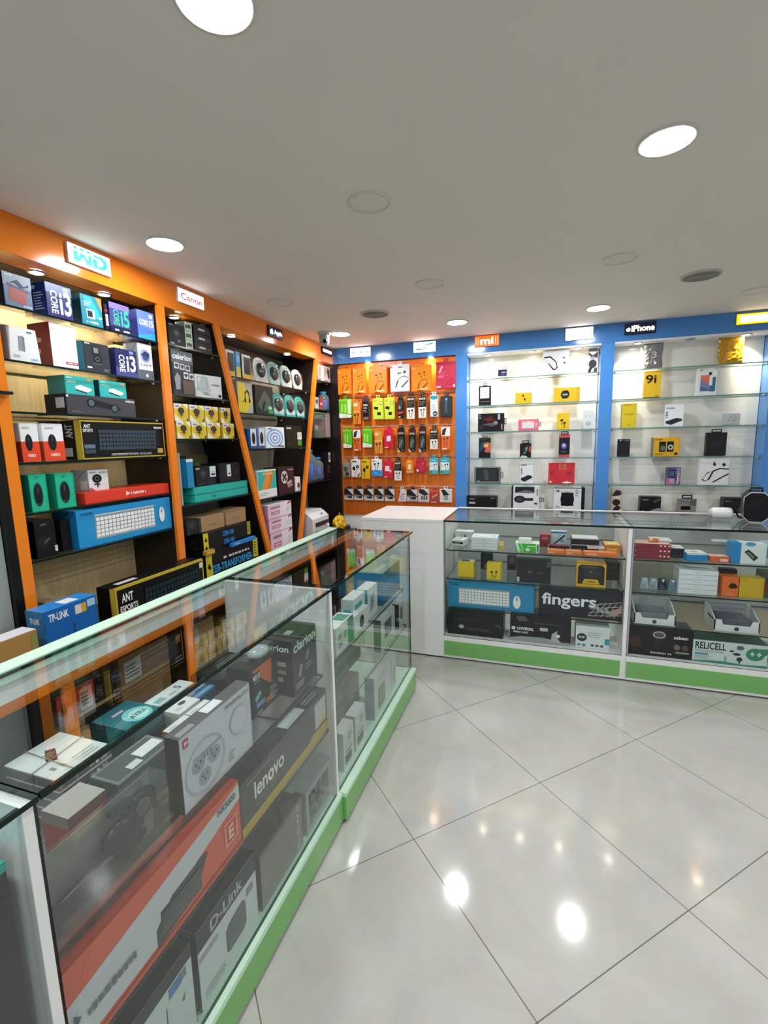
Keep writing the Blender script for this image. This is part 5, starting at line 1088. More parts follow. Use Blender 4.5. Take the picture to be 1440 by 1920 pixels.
carton('headphone_box', 'tall yellow and grey carton picturing headphones in the third bay', 'box', (-1.855, 2.682, 1.705), PI / 2, (0.16, 0.196, 0.09), '#b9b7b4', [('p', [(0, 0), (1, 0), (1, 0.35), (0.4, 0.95), (0, 1)], '#e3cf2c'), ('p', [(0.5, 0), (1, 0), (1, 0.45)], '#b4b2ae'), ('p', [(0.42, 0.4), (0.47, 0.4), (0.5, 0.62), (0.62, 0.7), (0.72, 0.6), (0.74, 0.4), (0.8, 0.4), (0.78, 0.66), (0.64, 0.78), (0.46, 0.68)], '#22242a'), ('e', 0.47, 0.42, 0.06, 0.09, '#17181c'), ('e', 0.77, 0.42, 0.06, 0.09, '#17181c'), ('r', 0.3, 0.35, 0.36, 0.4, '#3a3a3a')], group='cartons in the third bay')
carton('earphone_box', 'dark green carton with figure picture in the third bay', 'box', (-1.855, 2.904, 1.705), PI / 2, (0.221, 0.195, 0.08), '#2f3f3d', [('p', [(0.1, 0.3), (0.5, 0.85), (0.8, 0.6), (0.9, 0.2), (0.4, 0.12)], '#476a60'), ('p', [(0.38, 0.05), (0.5, 0.3), (0.56, 0.45), (0.48, 0.5), (0.36, 0.3)], '#15191a'), ('r', 0.7, 0.05, 0.96, 0.18, '#2fa05a'), ('r', 0.7, 0.2, 0.9, 0.3, '#9fd4b6')], group='cartons in the third bay')
carton('mouse_box', 'blue and white mouse carton nearest the slanted strip in the third bay', 'box', (-1.855, 2.744, 1.472), PI / 2, (0.067, 0.133, 0.1), '#dfe4ee', [('r', 0, 0, 1, 0.14, '#3e5c9c'), ('ms', 0.5, 0.52, 0.3, 0.3, '#25272c', '#5a5d64'), ('Lr', 0, 0, 1, 1, '#2f6fc0')], group='cartons in the third bay')
carton('mouse_box', 'blue and white mouse carton beside the ripple patterned carton', 'box', (-1.855, 2.841, 1.472), PI / 2, (0.067, 0.137, 0.1), '#d6dcea', [('r', 0, 0, 1, 0.14, '#3e5c9c'), ('ms', 0.5, 0.52, 0.3, 0.3, '#25272c', '#5a5d64'), ('Lr', 0, 0, 1, 1, '#5c7fb8')], group='cartons in the third bay')
carton('router_box', 'white carton with blue ripple rings in the third bay', 'box', (-1.855, 3.022, 1.472), PI / 2, (0.248, 0.15, 0.09), '#e8eef6', [('e', 0.47, 0.47, 0.444, 0.432, '#7fa3d6'), ('e', 0.47, 0.47, 0.37, 0.36, '#e8eef6'), ('e', 0.47, 0.47, 0.296, 0.288, '#7fa3d6'), ('e', 0.47, 0.47, 0.222, 0.216, '#e8eef6'), ('e', 0.47, 0.47, 0.148, 0.144, '#7fa3d6'), ('e', 0.47, 0.47, 0.074, 0.072, '#e8eef6'), ('wd', 0.1, 0.88, 0.34, 0.94, '#4a5a7a'), ('wd', 0.62, 0.05, 0.94, 0.13, '#3a3f4a')], group='cartons in the third bay')
carton('drive_box', 'black carton with white label at the far end of the rippled carton shelf', 'box', (-1.855, 3.292, 1.472), PI / 2, (0.242, 0.166, 0.1), '#2b2927', [('wd', 0.04, 0.84, 0.34, 0.93, '#e6e6e6'), ('ln', 0.1, 0.1, 0.5, 0.2, 2, '#4a4846')], group='cartons in the third bay', parts=[('sticker', 'F', 0.7, 0.36, 0.97, 0.7, '#e6e6e2', [('fr', 0.76, 0.5, 0.9, 0.64, 0.02, 0.02, '#444444')]), ('sticker', 'F', 0.7, 0.08, 0.97, 0.33, '#4f8f3a')])
carton('software_box', 'teal and orange software carton with white foot in the third bay', 'box', (-1.855, 2.876, 1.125), PI / 2, (0.247, 0.196, 0.1), '#2fb3ac', [('r', 0, 0, 1, 0.3, '#e9ece8'), ('p', [(0.2, 0.3), (0.62, 0.3), (0.86, 0.96), (0.5, 0.96)], '#e8913a'), ('p', [(0.5, 0.3), (0.66, 0.3), (0.9, 0.96), (0.76, 0.96)], '#c97f2e'), ('r', 0.3, 0.82, 0.8, 0.9, '#e8b074'), ('ln', 0.1, 0.08, 0.6, 0.2, 2, '#9aa4a2'), ('Lr', 0, 0, 1, 1, '#d9ddd8'), ('r', 0, 0.95, 1, 1, '#e6e8e2')], group='cartons in the third bay', parts=[('band', 0, 0.03, '#cfd6d2')])
carton('cooling_fan_box', 'maroon carton with silver fan picture in the third bay', 'box', (-1.855, 3.143, 1.125), PI / 2, (0.234, 0.202, 0.12), '#4f2a33', [('e', 0.38, 0.62, 0.2, 0.24, '#cfc8c4'), ('e', 0.38, 0.62, 0.07, 0.08, '#4a2a30'), ('e', 0.3, 0.7, 0.05, 0.06, '#5a343a'), ('e', 0.46, 0.7, 0.05, 0.06, '#5a343a'), ('e', 0.3, 0.53, 0.05, 0.06, '#5a343a'), ('e', 0.46, 0.53, 0.05, 0.06, '#5a343a'), ('p', [(0.5, 0.4), (0.8, 0.5), (0.85, 0.4), (0.56, 0.3)], '#c9a8a0'), ('p', [(0.55, 0.28), (0.85, 0.36), (0.88, 0.28), (0.6, 0.2)], '#b58f8a'), ('wd', 0.6, 0.86, 0.95, 0.91, '#d0c0c0'), ('Lr', 0, 0, 1, 1, '#2e1a20')], group='cartons in the third bay')
carton('cable_box', 'small white carton with red and brown picture beside the maroon fan carton', 'box', (-1.855, 3.314, 1.125), PI / 2, (0.081, 0.112, 0.06), '#e6e4e0', [('e', 0.62, 0.4, 0.24, 0.22, '#7a3f2c'), ('r', 0.4, 0.05, 0.9, 0.2, '#c9c4bc')], group='cartons in the third bay')
carton('memory_box', 'white label carton standing behind the small white picture carton', 'box', (-1.935, 3.461, 1.125), PI / 2, (0.008, 0.03, 0.05), '#dfe2e4', [('r', 0.2, 0.5, 0.8, 0.9, '#5a6066')], group='cartons in the third bay')
carton('ups_box', 'pink and white carton, lowest of the stack of three by the black reels', 'box', (-1.836, 3.005, 0.711), PI / 2, (0.308, 0.152, 0.13), '#efe9ec', [('r', 0, 0, 0.62, 1, '#eac3d8'), ('p', [(0.45, 0), (0.62, 0), (0.75, 1), (0.5, 1)], '#efe2ea'), ('T', 'zebion', 0.1, 0.7, 0.5, 0.88, '#3a3038'), ('r', 0.12, 0.3, 0.48, 0.5, '#b55f92'), ('wd', 0.16, 0.34, 0.44, 0.46, '#f0dce8'), ('p', [(0.8, 0.8), (0.98, 0.9), (1, 1), (0.86, 1)], '#b5466a'), ('e', 0.85, 0.5, 0.1, 0.2, '#e0d8dc'), ('Lr', 0, 0, 1, 1, '#c490b4'), ('r', 0, 0, 1, 0.05, '#c98fb2')], group='pink and white cartons stacked in the third bay')
carton('ups_box', 'pink and white carton, middle of the stack of three by the black reels', 'box', (-1.836, 3.001, 0.863), PI / 2, (0.319, 0.102, 0.13), '#efe9ec', [('r', 0, 0, 0.62, 1, '#eac3d8'), ('p', [(0.45, 0), (0.62, 0), (0.75, 1), (0.5, 1)], '#efe2ea'), ('T', 'zebion', 0.1, 0.7, 0.5, 0.88, '#3a3038'), ('r', 0.12, 0.3, 0.48, 0.5, '#b55f92'), ('wd', 0.16, 0.34, 0.44, 0.46, '#f0dce8'), ('p', [(0.8, 0.8), (0.98, 0.9), (1, 1), (0.86, 1)], '#b5466a'), ('e', 0.85, 0.5, 0.1, 0.2, '#e0d8dc'), ('Lr', 0, 0, 1, 1, '#c490b4'), ('r', 0, 0, 1, 0.05, '#c98fb2')], group='pink and white cartons stacked in the third bay')
carton('ups_box', 'pink and white carton, topmost of the stack of three by the black reels', 'box', (-1.836, 2.998, 0.966), PI / 2, (0.327, 0.102, 0.13), '#efe9ec', [('r', 0, 0, 0.62, 1, '#eac3d8'), ('p', [(0.45, 0), (0.62, 0), (0.75, 1), (0.5, 1)], '#efe2ea'), ('T', 'zebion', 0.1, 0.7, 0.5, 0.88, '#3a3038'), ('r', 0.12, 0.3, 0.48, 0.5, '#b55f92'), ('wd', 0.16, 0.34, 0.44, 0.46, '#f0dce8'), ('p', [(0.8, 0.8), (0.98, 0.9), (1, 1), (0.86, 1)], '#b5466a'), ('e', 0.85, 0.5, 0.1, 0.2, '#e0d8dc'), ('Lr', 0, 0, 1, 1, '#c490b4'), ('r', 0, 0, 1, 0.05, '#c98fb2')], group='pink and white cartons stacked in the third bay')
# ================================================================== goods in the corner bay
carton('camera_box', 'slim pale carton with figure picture on the corner bay top shelf', 'box', (-1.855, 3.8, 2.035), PI / 2, (0.081, 0.138, 0.08), '#e4e0e2', [('p', [(0.3, 0.1), (0.5, 0.3), (0.6, 0.8), (0.4, 0.95), (0.2, 0.5)], '#c69a86'), ('r', 0.1, 0.06, 0.6, 0.14, '#8a7a78'), ('Lr', 0, 0, 1, 1, '#b4aeb0')], group='goods in the corner bay')
carton('camera_box', 'wide pale carton with dark camera picture on the corner bay top shelf', 'box', (-1.855, 3.932, 2.035), PI / 2, (0.131, 0.138, 0.09), '#e8dcd8', [('p', [(0.5, 0.9), (0.9, 0.8), (0.9, 0.3), (0.7, 0.25), (0.55, 0.55)], '#5a4a44'), ('p', [(0.1, 0.2), (0.4, 0.6), (0.3, 0.9), (0.1, 0.85)], '#d0a890'), ('r', 0.1, 0.05, 0.7, 0.12, '#a89a98'), ('r', 0, 0, 1, 0.04, '#c08a90')], group='goods in the corner bay')
carton('mouse_box', 'grey slim carton on the second shelf of the corner bay', 'box', (-1.855, 3.709, 1.79), PI / 2, (0.068, 0.099, 0.07), '#b4b4b8', [('r', 0.2, 0.5, 0.8, 0.8, '#4a4a50'), ('r', 0.1, 0.1, 0.9, 0.3, '#d0d0d2')], group='goods in the corner bay')
carton('cable_box', 'red slim carton on the second shelf of the corner bay', 'box', (-1.855, 3.795, 1.79), PI / 2, (0.059, 0.097, 0.07), '#b8323c', [('r', 0.2, 0.4, 0.8, 0.6, '#e9b9b4')], group='goods in the corner bay')
water_can('blue_bottle_box', (-1.90, 3.93, 1.7896), .055, .165, 'teal plastic bottle pack on the second shelf of the corner bay')
glassy_carton((-1.86, 3.815, 1.5496), (.31, .215, .2), 'clear fronted carton showing a grey device in the corner bay')
water_can('water_filter', (-1.92, 3.62, 1.1766), .08, .27, 'larger blue translucent water filter jug in the corner bay')
water_can('water_filter', (-1.92, 3.79, 1.1766), .06, .20, 'smaller blue water filter jug in the corner bay next to the dark carton')
carton('router_box', 'dark carton with white rounded tag in the corner bay beside the blue jugs', 'box', (-1.875, 3.942, 1.177), PI / 2, (0.09, 0.24, 0.1), '#2c2230', [('r', 0.5, 0.62, 0.9, 0.98, '#e6e6ea'), ('e', 0.7, 0.8, 0.1, 0.1, '#3a3a40'), ('ln', 0.2, 0.2, 0.9, 0.5, 4, '#8a4a44')], group='goods in the corner bay')
printer((-1.77, 3.525, 0.7105))
bag((-1.74, 3.83, 0.7105))
mouse_packs()
reels()
# ================================================================== packs hanging on the orange slatwall
pack('hanging_neckband_pack', 'orange pouch nearest the corner on the top row of the orange wall', (-1.718, 4, 1.926), (0.135, 0.23, 0.018), '#dd7d10', [('r', 0.04, 0.04, 0.96, 0.96, '#e88a14'), ('nb', 0.3, 0.12, 0.85, 0.62, '#7a3c10'), ('e', 0.42, 0.68, 0.05, 0.03, '#5a2c10'), ('e', 0.66, 0.72, 0.05, 0.03, '#5a2c10'), ('r', 0.45, 0.08, 0.85, 0.13, '#f0d8b4'), ('r', 0.3, 0.03, 0.6, 0.055, '#5a3414'), ('r', 0.06, 0.86, 0.2, 0.9, '#f6d8b0')], 'packs on the top row of the orange wall', '#dd7d10')
pack('hanging_neckband_pack', 'orange pouch with pale zip edge, second on the top row', (-1.569, 4, 1.923), (0.121, 0.233, 0.018), '#e07f12', [('r', 0.04, 0.04, 0.96, 0.96, '#e88a14'), ('nb', 0.3, 0.12, 0.85, 0.62, '#7a3c10'), ('e', 0.42, 0.68, 0.05, 0.03, '#5a2c10'), ('e', 0.66, 0.72, 0.05, 0.03, '#5a2c10'), ('r', 0.45, 0.08, 0.85, 0.13, '#f0d8b4'), ('r', 0.3, 0.03, 0.6, 0.055, '#5a3414'), ('r', 0.06, 0.86, 0.2, 0.9, '#f6d8b0'), ('r', 0, 0, 0.04, 1, '#f0d2a0')], 'packs on the top row of the orange wall', '#e07f12')
pack('hanging_neckband_pack', 'large orange pouch directly left of the white neckband pouch', (-1.399, 4, 1.918), (0.171, 0.238, 0.018), '#e28212', [('r', 0.04, 0.04, 0.96, 0.96, '#e88a14'), ('nb', 0.3, 0.12, 0.85, 0.62, '#7a3c10'), ('e', 0.42, 0.68, 0.05, 0.03, '#5a2c10'), ('e', 0.66, 0.72, 0.05, 0.03, '#5a2c10'), ('r', 0.45, 0.08, 0.85, 0.13, '#f0d8b4'), ('r', 0.3, 0.03, 0.6, 0.055, '#5a3414'), ('r', 0.06, 0.86, 0.2, 0.9, '#f6d8b0')], 'packs on the top row of the orange wall', '#e28212')
pack('hanging_neckband_pack', 'white pouch with grey neckband picture on the top row of the orange wall', (-1.198, 4, 1.925), (0.173, 0.231, 0.018), '#e6e8ea', [('nb', 0.25, 0.16, 0.98, 0.74, '#565f5a'), ('e', 0.44, 0.68, 0.04, 0.03, '#303533'), ('e', 0.76, 0.72, 0.07, 0.05, '#3a6a4c'), ('wd', 0.42, 0.88, 0.66, 0.93, '#60666a'), ('e', 0.06, 0.92, 0.06, 0.05, '#8a9296')], 'packs on the top row of the orange wall', '#e6e8ea')
pack('hanging_neckband_pack', 'orange pouch directly right of the white neckband pouch', (-1.008, 4, 1.915), (0.177, 0.224, 0.018), '#e28312', [('r', 0.04, 0.04, 0.96, 0.96, '#e88a14'), ('nb', 0.3, 0.12, 0.85, 0.62, '#7a3c10'), ('e', 0.42, 0.68, 0.05, 0.03, '#5a2c10'), ('e', 0.66, 0.72, 0.05, 0.03, '#5a2c10'), ('r', 0.45, 0.08, 0.85, 0.13, '#f0d8b4'), ('r', 0.3, 0.03, 0.6, 0.055, '#5a3414'), ('r', 0.06, 0.86, 0.2, 0.9, '#f6d8b0')], 'packs on the top row of the orange wall', '#e28312')
pack('hanging_neckband_pack', 'crimson pouch with pale print at the far end of the top row', (-0.796, 4, 1.927), (0.166, 0.223, 0.018), '#c32c4c', [('r', 0.1, 0.42, 0.4, 0.5, '#d8607a'), ('p', [(0.12, 0.6), (0.2, 0.6), (0.36, 0.85), (0.28, 0.86)], '#e3b6c0'), ('ln', 0.1, 0.48, 0.7, 0.68, 4, '#d2546e'), ('r', 0.02, 0.06, 0.24, 0.12, '#efc7cf'), ('r', 0.88, 0.06, 0.97, 0.16, '#f0d8dc'), ('nb', 0.5, 0.15, 0.95, 0.4, '#a3203e'), ('r', 0, 0.92, 1, 1, '#b02242')], 'packs on the top row of the orange wall', '#c32c4c')
pack('hanging_cable_pack', 'bright green and white pack nearest the corner on the second row', (-1.72, 4, 1.722), (0.122, 0.167, 0.03), '#6fc41f', [('p', [(0, 0), (1, 0), (1, 0.14), (0, 0.26)], '#e9efe6'), ('p', [(0.18, 0.3), (0.3, 0.3), (0.34, 0.72), (0.22, 0.75)], '#a9e66e'), ('p', [(0.45, 0.3), (0.6, 0.3), (0.62, 0.72), (0.48, 0.75)], '#a9e66e'), ('r', 0, 0.92, 1, 1, '#8fd23c'), ('ln', 0.3, 0.04, 0.9, 0.12, 2, '#9cc48a'), ('r', 0.72, 0.2, 0.98, 0.98, '#dbe6b8')], 'packs on the second row of the orange wall', '#6fc41f')
pack('hanging_earphone_pack', 'tall orange earphone pack between green and black packs on the second row', (-1.607, 4, 1.658), (0.071, 0.198, 0.018), '#d9822c', [('r', 0.08, 0.84, 0.66, 0.96, '#efdcc8'), ('eb', 0.1, 0.04, 0.85, 0.5, '#251c18'), ('r', 0, 0.56, 1, 0.62, '#e6a862')], 'packs on the second row of the orange wall', '#d9822c')
pack('hanging_phone_pack', 'black and brown phone accessory pack on the second row', (-1.52, 4, 1.692), (0.07, 0.192, 0.025), '#5b4438', [('r', 0.1, 0.18, 0.9, 0.86, '#1f1d1f'), ('wd', 0.2, 0.66, 0.8, 0.76, '#e8e2dc'), ('wd', 0.2, 0.54, 0.7, 0.62, '#d0c8c2'), ('ln', 0.2, 0.36, 0.8, 0.5, 2, '#8a827c'), ('r', 0.2, 0.04, 0.8, 0.14, '#8f7868')], 'packs on the second row of the orange wall', '#5b4438')
pack('hanging_cable_pack', 'lime yellow cable pack, nearer the corner of two alike', (-1.403, 4, 1.695), (0.1, 0.187, 0.018), '#cddd45', [('p', [(0.12, 0.5), (0.5, 0.46), (0.52, 0.6), (0.14, 0.62)], '#2a2d20'), ('p', [(0.4, 0.22), (0.74, 0.2), (0.76, 0.34), (0.44, 0.36)], '#2a2d20'), ('r', 0.6, 0.7, 0.92, 0.84, '#5a6a2c'), ('r', 0.64, 0.72, 0.88, 0.82, '#dfe98a'), ('ln', 0.1, 0.84, 0.5, 0.94, 2, '#8fa042')], 'packs on the second row of the orange wall', '#cddd45')
pack('hanging_cable_pack', 'lime yellow cable pack, farther from the corner of two alike', (-1.298, 4, 1.693), (0.095, 0.188, 0.018), '#cddd45', [('p', [(0.12, 0.5), (0.5, 0.46), (0.52, 0.6), (0.14, 0.62)], '#2a2d20'), ('p', [(0.4, 0.22), (0.74, 0.2), (0.76, 0.34), (0.44, 0.36)], '#2a2d20'), ('r', 0.6, 0.7, 0.92, 0.84, '#5a6a2c'), ('r', 0.64, 0.72, 0.88, 0.82, '#dfe98a'), ('ln', 0.1, 0.84, 0.5, 0.94, 2, '#8fa042')], 'packs on the second row of the orange wall', '#cddd45')
pack('hanging_cable_pack', 'narrow black pack with red stripe on the second row', (-1.196, 4, 1.698), (0.051, 0.175, 0.018), '#2b2c31', [('e', 0.5, 0.7, 0.4, 0.25, '#45484e'), ('p', [(0, 0.3), (1, 0.36), (1, 0.27), (0, 0.2)], '#c8403a'), ('e', 0.35, 0.55, 0.2, 0.1, '#8b9096'), ('r', 0.1, 0.04, 0.5, 0.1, '#c9c9cc'), ('r', 0.4, 0.6, 0.5, 0.95, '#191a1d')], 'packs on the second row of the orange wall', '#2b2c31')
pack('hanging_earphone_pack', 'black and white earphone pack next to the narrow black pack on the second row', (-1.103, 4, 1.687), (0.078, 0.2, 0.018), '#2b2624', [('r', 0, 0, 1, 0.5, '#e6e4e0'), ('wd', 0.14, 0.82, 0.86, 0.92, '#e8e4de'), ('ln', 0.1, 0.56, 0.9, 0.78, 3, '#77716a'), ('eb', 0.18, 0.08, 0.85, 0.42, '#221f1e'), ('fr', 0, 0, 1, 1, 0.05, 0.03, '#c9742a')], 'packs on the second row of the orange wall', '#2b2624')
pack('hanging_earphone_pack', 'black and white earphone pack next to the round topped white pack', (-0.999, 4, 1.692), (0.076, 0.194, 0.018), '#2b2624', [('r', 0, 0, 1, 0.5, '#e6e4e0'), ('wd', 0.14, 0.82, 0.86, 0.92, '#e8e4de'), ('ln', 0.1, 0.56, 0.9, 0.78, 3, '#77716a'), ('eb', 0.18, 0.08, 0.85, 0.42, '#221f1e'), ('fr', 0, 0, 1, 1, 0.05, 0.03, '#c9742a')], 'packs on the second row of the orange wall', '#2b2624')
pack('hanging_cable_pack', 'white cable pack with rounded teal top on the second row', (-0.897, 4, 1.702), (0.069, 0.181, 0.018), '#dfe4e6', [('e', 0.5, 0.9, 0.48, 0.1, '#2a9aa6'), ('e', 0.62, 0.14, 0.3, 0.12, '#3a3f44'), ('wd', 0.4, 0.1, 0.84, 0.18, '#e4e8ea'), ('ln', 0.3, 0.3, 0.7, 0.6, 3, '#a3b4b8'), ('fr', 0, 0, 1, 1, 0.06, 0.03, '#9ecad0')], 'packs on the second row of the orange wall', '#dfe4e6')
pack('hanging_earphone_pack', 'wide dark slate pack at the far end of the second row', (-0.793, 4, 1.695), (0.099, 0.175, 0.03), '#39454d', [('p', [(0.4, 0.2), (0.46, 0.2), (0.5, 0.8), (0.42, 0.8)], '#5d6a72'), ('p', [(0.56, 0.2), (0.62, 0.2), (0.58, 0.8), (0.52, 0.8)], '#5d6a72'), ('e', 0.5, 0.86, 0.12, 0.06, '#8a979e'), ('r', 0, 0, 1, 0.06, '#2b353c')], 'packs on the second row of the orange wall', '#39454d')
pack('hanging_cable_pack', 'rounded green pack nearest the corner on the third row', (-1.708, 4, 1.452), (0.083, 0.164, 0.03), '#5fbf22', [('p', [(0, 0), (1, 0), (1, 0.14), (0, 0.26)], '#e9efe6'), ('p', [(0.18, 0.3), (0.3, 0.3), (0.34, 0.72), (0.22, 0.75)], '#a9e66e'), ('p', [(0.45, 0.3), (0.6, 0.3), (0.62, 0.72), (0.48, 0.75)], '#a9e66e'), ('r', 0, 0.92, 1, 1, '#8fd23c'), ('ln', 0.3, 0.04, 0.9, 0.12, 2, '#9cc48a')], 'packs on the third row of the orange wall', '#5fbf22')
pack('hanging_earphone_pack', 'orange and white earphone pack between the two green packs on the third row', (-1.613, 4, 1.417), (0.073, 0.198, 0.018), '#d9672c', [('r', 0, 0.62, 1, 1, '#e9e6e2'), ('p', [(0.05, 0.66), (0.4, 0.66), (0.62, 0.98), (0.15, 0.9)], '#3a3634'), ('eb', 0.14, 0.12, 0.86, 0.56, '#7a3a1c'), ('r', 0.1, 0.04, 0.6, 0.1, '#f0dccb')], 'packs on the third row of the orange wall', '#d9672c')
pack('hanging_cable_pack', 'rounded green pack with white foot, second green one of the third row', (-1.514, 4, 1.453), (0.089, 0.165, 0.03), '#5fbf22', [('p', [(0, 0), (1, 0), (1, 0.14), (0, 0.26)], '#e9efe6'), ('p', [(0.18, 0.3), (0.3, 0.3), (0.34, 0.72), (0.22, 0.75)], '#a9e66e'), ('p', [(0.45, 0.3), (0.6, 0.3), (0.62, 0.72), (0.48, 0.75)], '#a9e66e'), ('r', 0, 0.92, 1, 1, '#8fd23c'), ('ln', 0.3, 0.04, 0.9, 0.12, 2, '#9cc48a')], 'packs on the third row of the orange wall', '#5fbf22')
pack('hanging_earphone_pack', 'orange and yellow earphone pack left of the red charger pack on the third row', (-1.406, 4, 1.393), (0.072, 0.198, 0.018), '#dc8f2e', [('r', 0.06, 0.84, 0.5, 0.95, '#ead8c0'), ('eb', 0.1, 0.1, 0.9, 0.5, '#2a1c14'), ('r', 0, 0.56, 1, 0.62, '#ebb365')], 'packs on the third row of the orange wall', '#dc8f2e')
pack('hanging_charger_pack', 'red pack with white charger square on the third row', (-1.312, 4, 1.436), (0.085, 0.173, 0.018), '#cf1f3d', [('p', [(0.3, 0.38), (0.76, 0.42), (0.74, 0.68), (0.32, 0.66)], '#f0e6e8'), ('r', 0.36, 0.42, 0.5, 0.6, '#d8ccd0'), ('r', 0.12, 0.05, 0.46, 0.1, '#f0ccd2'), ('ln', 0.5, 0.14, 0.9, 0.28, 2, '#a8162f')], 'packs on the third row of the orange wall', '#cf1f3d')
pack('hanging_car_charger_pack', 'tall black pack right of the red charger pack on the third row', (-1.195, 4, 1.407), (0.064, 0.207, 0.018), '#26262a', [('r', 0, 0.72, 1, 1, '#2c2a2c'), ('e', 0.5, 0.4, 0.36, 0.26, '#46504a'), ('p', [(0.2, 0.14), (0.5, 0.3), (0.75, 0.55), (0.5, 0.5), (0.2, 0.3)], '#6f7b72'), ('r', 0.1, 0.76, 0.9, 0.84, '#9c8f8c'), ('p', [(0, 0), (0.4, 0), (0, 0.16)], '#c9c9c6'), ('r', 0.5, 0.04, 0.9, 0.1, '#5a5a5c')], 'packs on the third row of the orange wall', '#26262a')
pack('hanging_car_charger_pack', 'dark red topped black pack, nearer the corner of two alike', (-1.095, 4, 1.407), (0.061, 0.2, 0.018), '#252426', [('r', 0, 0.72, 1, 1, '#5a2a2e'), ('e', 0.5, 0.4, 0.36, 0.26, '#46504a'), ('p', [(0.2, 0.14), (0.5, 0.3), (0.75, 0.55), (0.5, 0.5), (0.2, 0.3)], '#6f7b72'), ('r', 0.1, 0.76, 0.9, 0.84, '#9c8f8c'), ('p', [(0, 0), (0.4, 0), (0, 0.16)], '#c9c9c6'), ('r', 0.5, 0.04, 0.9, 0.1, '#5a5a5c')], 'packs on the third row of the orange wall', '#252426')
pack('hanging_car_charger_pack', 'dark red topped black pack, farther from the corner of two alike', (-1.001, 4, 1.406), (0.062, 0.212, 0.018), '#252426', [('r', 0, 0.72, 1, 1, '#5a2a2e'), ('e', 0.5, 0.4, 0.36, 0.26, '#46504a'), ('p', [(0.2, 0.14), (0.5, 0.3), (0.75, 0.55), (0.5, 0.5), (0.2, 0.3)], '#6f7b72'), ('r', 0.1, 0.76, 0.9, 0.84, '#9c8f8c'), ('p', [(0, 0), (0.4, 0), (0, 0.16)], '#c9c9c6'), ('r', 0.5, 0.04, 0.9, 0.1, '#5a5a5c')], 'packs on the third row of the orange wall', '#252426')
pack('hanging_earphone_pack', 'black and white earphone pack on the third row', (-0.9, 4, 1.423), (0.073, 0.179, 0.018), '#2b2624', [('r', 0, 0, 1, 0.5, '#e6e4e0'), ('wd', 0.14, 0.82, 0.86, 0.92, '#e8e4de'), ('ln', 0.1, 0.56, 0.9, 0.78, 3, '#77716a'), ('eb', 0.18, 0.08, 0.85, 0.42, '#221f1e'), ('fr', 0, 0, 1, 1, 0.05, 0.03, '#c9742a')], 'packs on the third row of the orange wall', '#2b2624')
pack('hanging_earphone_pack', 'orange and white earphone pack at the far end of the third row', (-0.798, 4, 1.415), (0.076, 0.2, 0.018), '#d9672c', [('r', 0, 0.62, 1, 1, '#e9e6e2'), ('p', [(0.05, 0.66), (0.4, 0.66), (0.62, 0.98), (0.15, 0.9)], '#3a3634'), ('eb', 0.14, 0.12, 0.86, 0.56, '#7a3a1c'), ('r', 0.1, 0.04, 0.6, 0.1, '#f0dccb')], 'packs on the third row of the orange wall', '#d9672c')
pack('hanging_earphone_pack', 'grey clear fronted pack nearest the corner on the fourth row', (-1.726, 4, 1.182), (0.071, 0.141, 0.018), '#8f8a86', [('e', 0.4, 0.6, 0.3, 0.25, '#5e5a58'), ('e', 0.6, 0.2, 0.3, 0.14, '#4a4644'), ('ln', 0.2, 0.7, 0.9, 0.9, 3, '#c8c4c0')], 'packs on the fourth row of the orange wall', '#8f8a86')
pack('hanging_earphone_pack', 'white pack with black earbuds on the fourth row', (-1.633, 4, 1.182), (0.089, 0.163, 0.018), '#e6e4e2', [('e', 0.3, 0.5, 0.16, 0.12, '#222224'), ('e', 0.72, 0.6, 0.18, 0.1, '#222224'), ('e', 0.72, 0.6, 0.08, 0.05, '#8a8a8c'), ('p', [(0.3, 0.05), (0.4, 0.05), (0.72, 0.5), (0.62, 0.52)], '#b9a8a2'), ('p', [(0.6, 0.05), (0.9, 0.05), (0.95, 0.3)], '#8a5a4a'), ('r', 0.1, 0.86, 0.6, 0.93, '#4a4a4e')], 'packs on the fourth row of the orange wall', '#e6e4e2')
pack('hanging_earphone_pack', 'yellow pack with black earbuds on the fourth row', (-1.536, 4, 1.165), (0.085, 0.179, 0.018), '#e0b41c', [('e', 0.34, 0.48, 0.15, 0.1, '#1e1b16'), ('e', 0.68, 0.62, 0.17, 0.08, '#1e1b16'), ('e', 0.68, 0.62, 0.08, 0.04, '#7a6a2a'), ('p', [(0.28, 0.08), (0.34, 0.08), (0.4, 0.42), (0.34, 0.42)], '#3a3214'), ('p', [(0.7, 0), (1, 0), (1, 0.12)], '#c98a2c'), ('r', 0.1, 0.86, 0.6, 0.92, '#6a5310')], 'packs on the fourth row of the orange wall', '#e0b41c')
pack('hanging_earphone_pack', 'white and sky blue earphone pack on the fourth row', (-1.431, 4, 1.192), (0.101, 0.153, 0.018), '#e6eaec', [('r', 0, 0, 1, 0.36, '#2a8fd4'), ('eb', 0.2, 0.3, 0.85, 0.8, '#3a4048'), ('wd', 0.08, 0.88, 0.4, 0.94, '#3a4a7a'), ('ln', 0.3, 0.12, 0.7, 0.24, 2, '#b4d6ee')], 'packs on the fourth row of the orange wall', '#e6eaec')
pack('hanging_charger_pack', 'red pack with white charger picture, left of a black and white pack', (-1.321, 4, 1.174), (0.092, 0.156, 0.018), '#cf2240', [('p', [(0.2, 0.42), (0.66, 0.42), (0.66, 0.72), (0.22, 0.72)], '#eadade'), ('e', 0.74, 0.42, 0.12, 0.08, '#e0c4c8'), ('r', 0.1, 0.05, 0.4, 0.1, '#f0ccd2')], 'packs on the fourth row of the orange wall', '#cf2240')
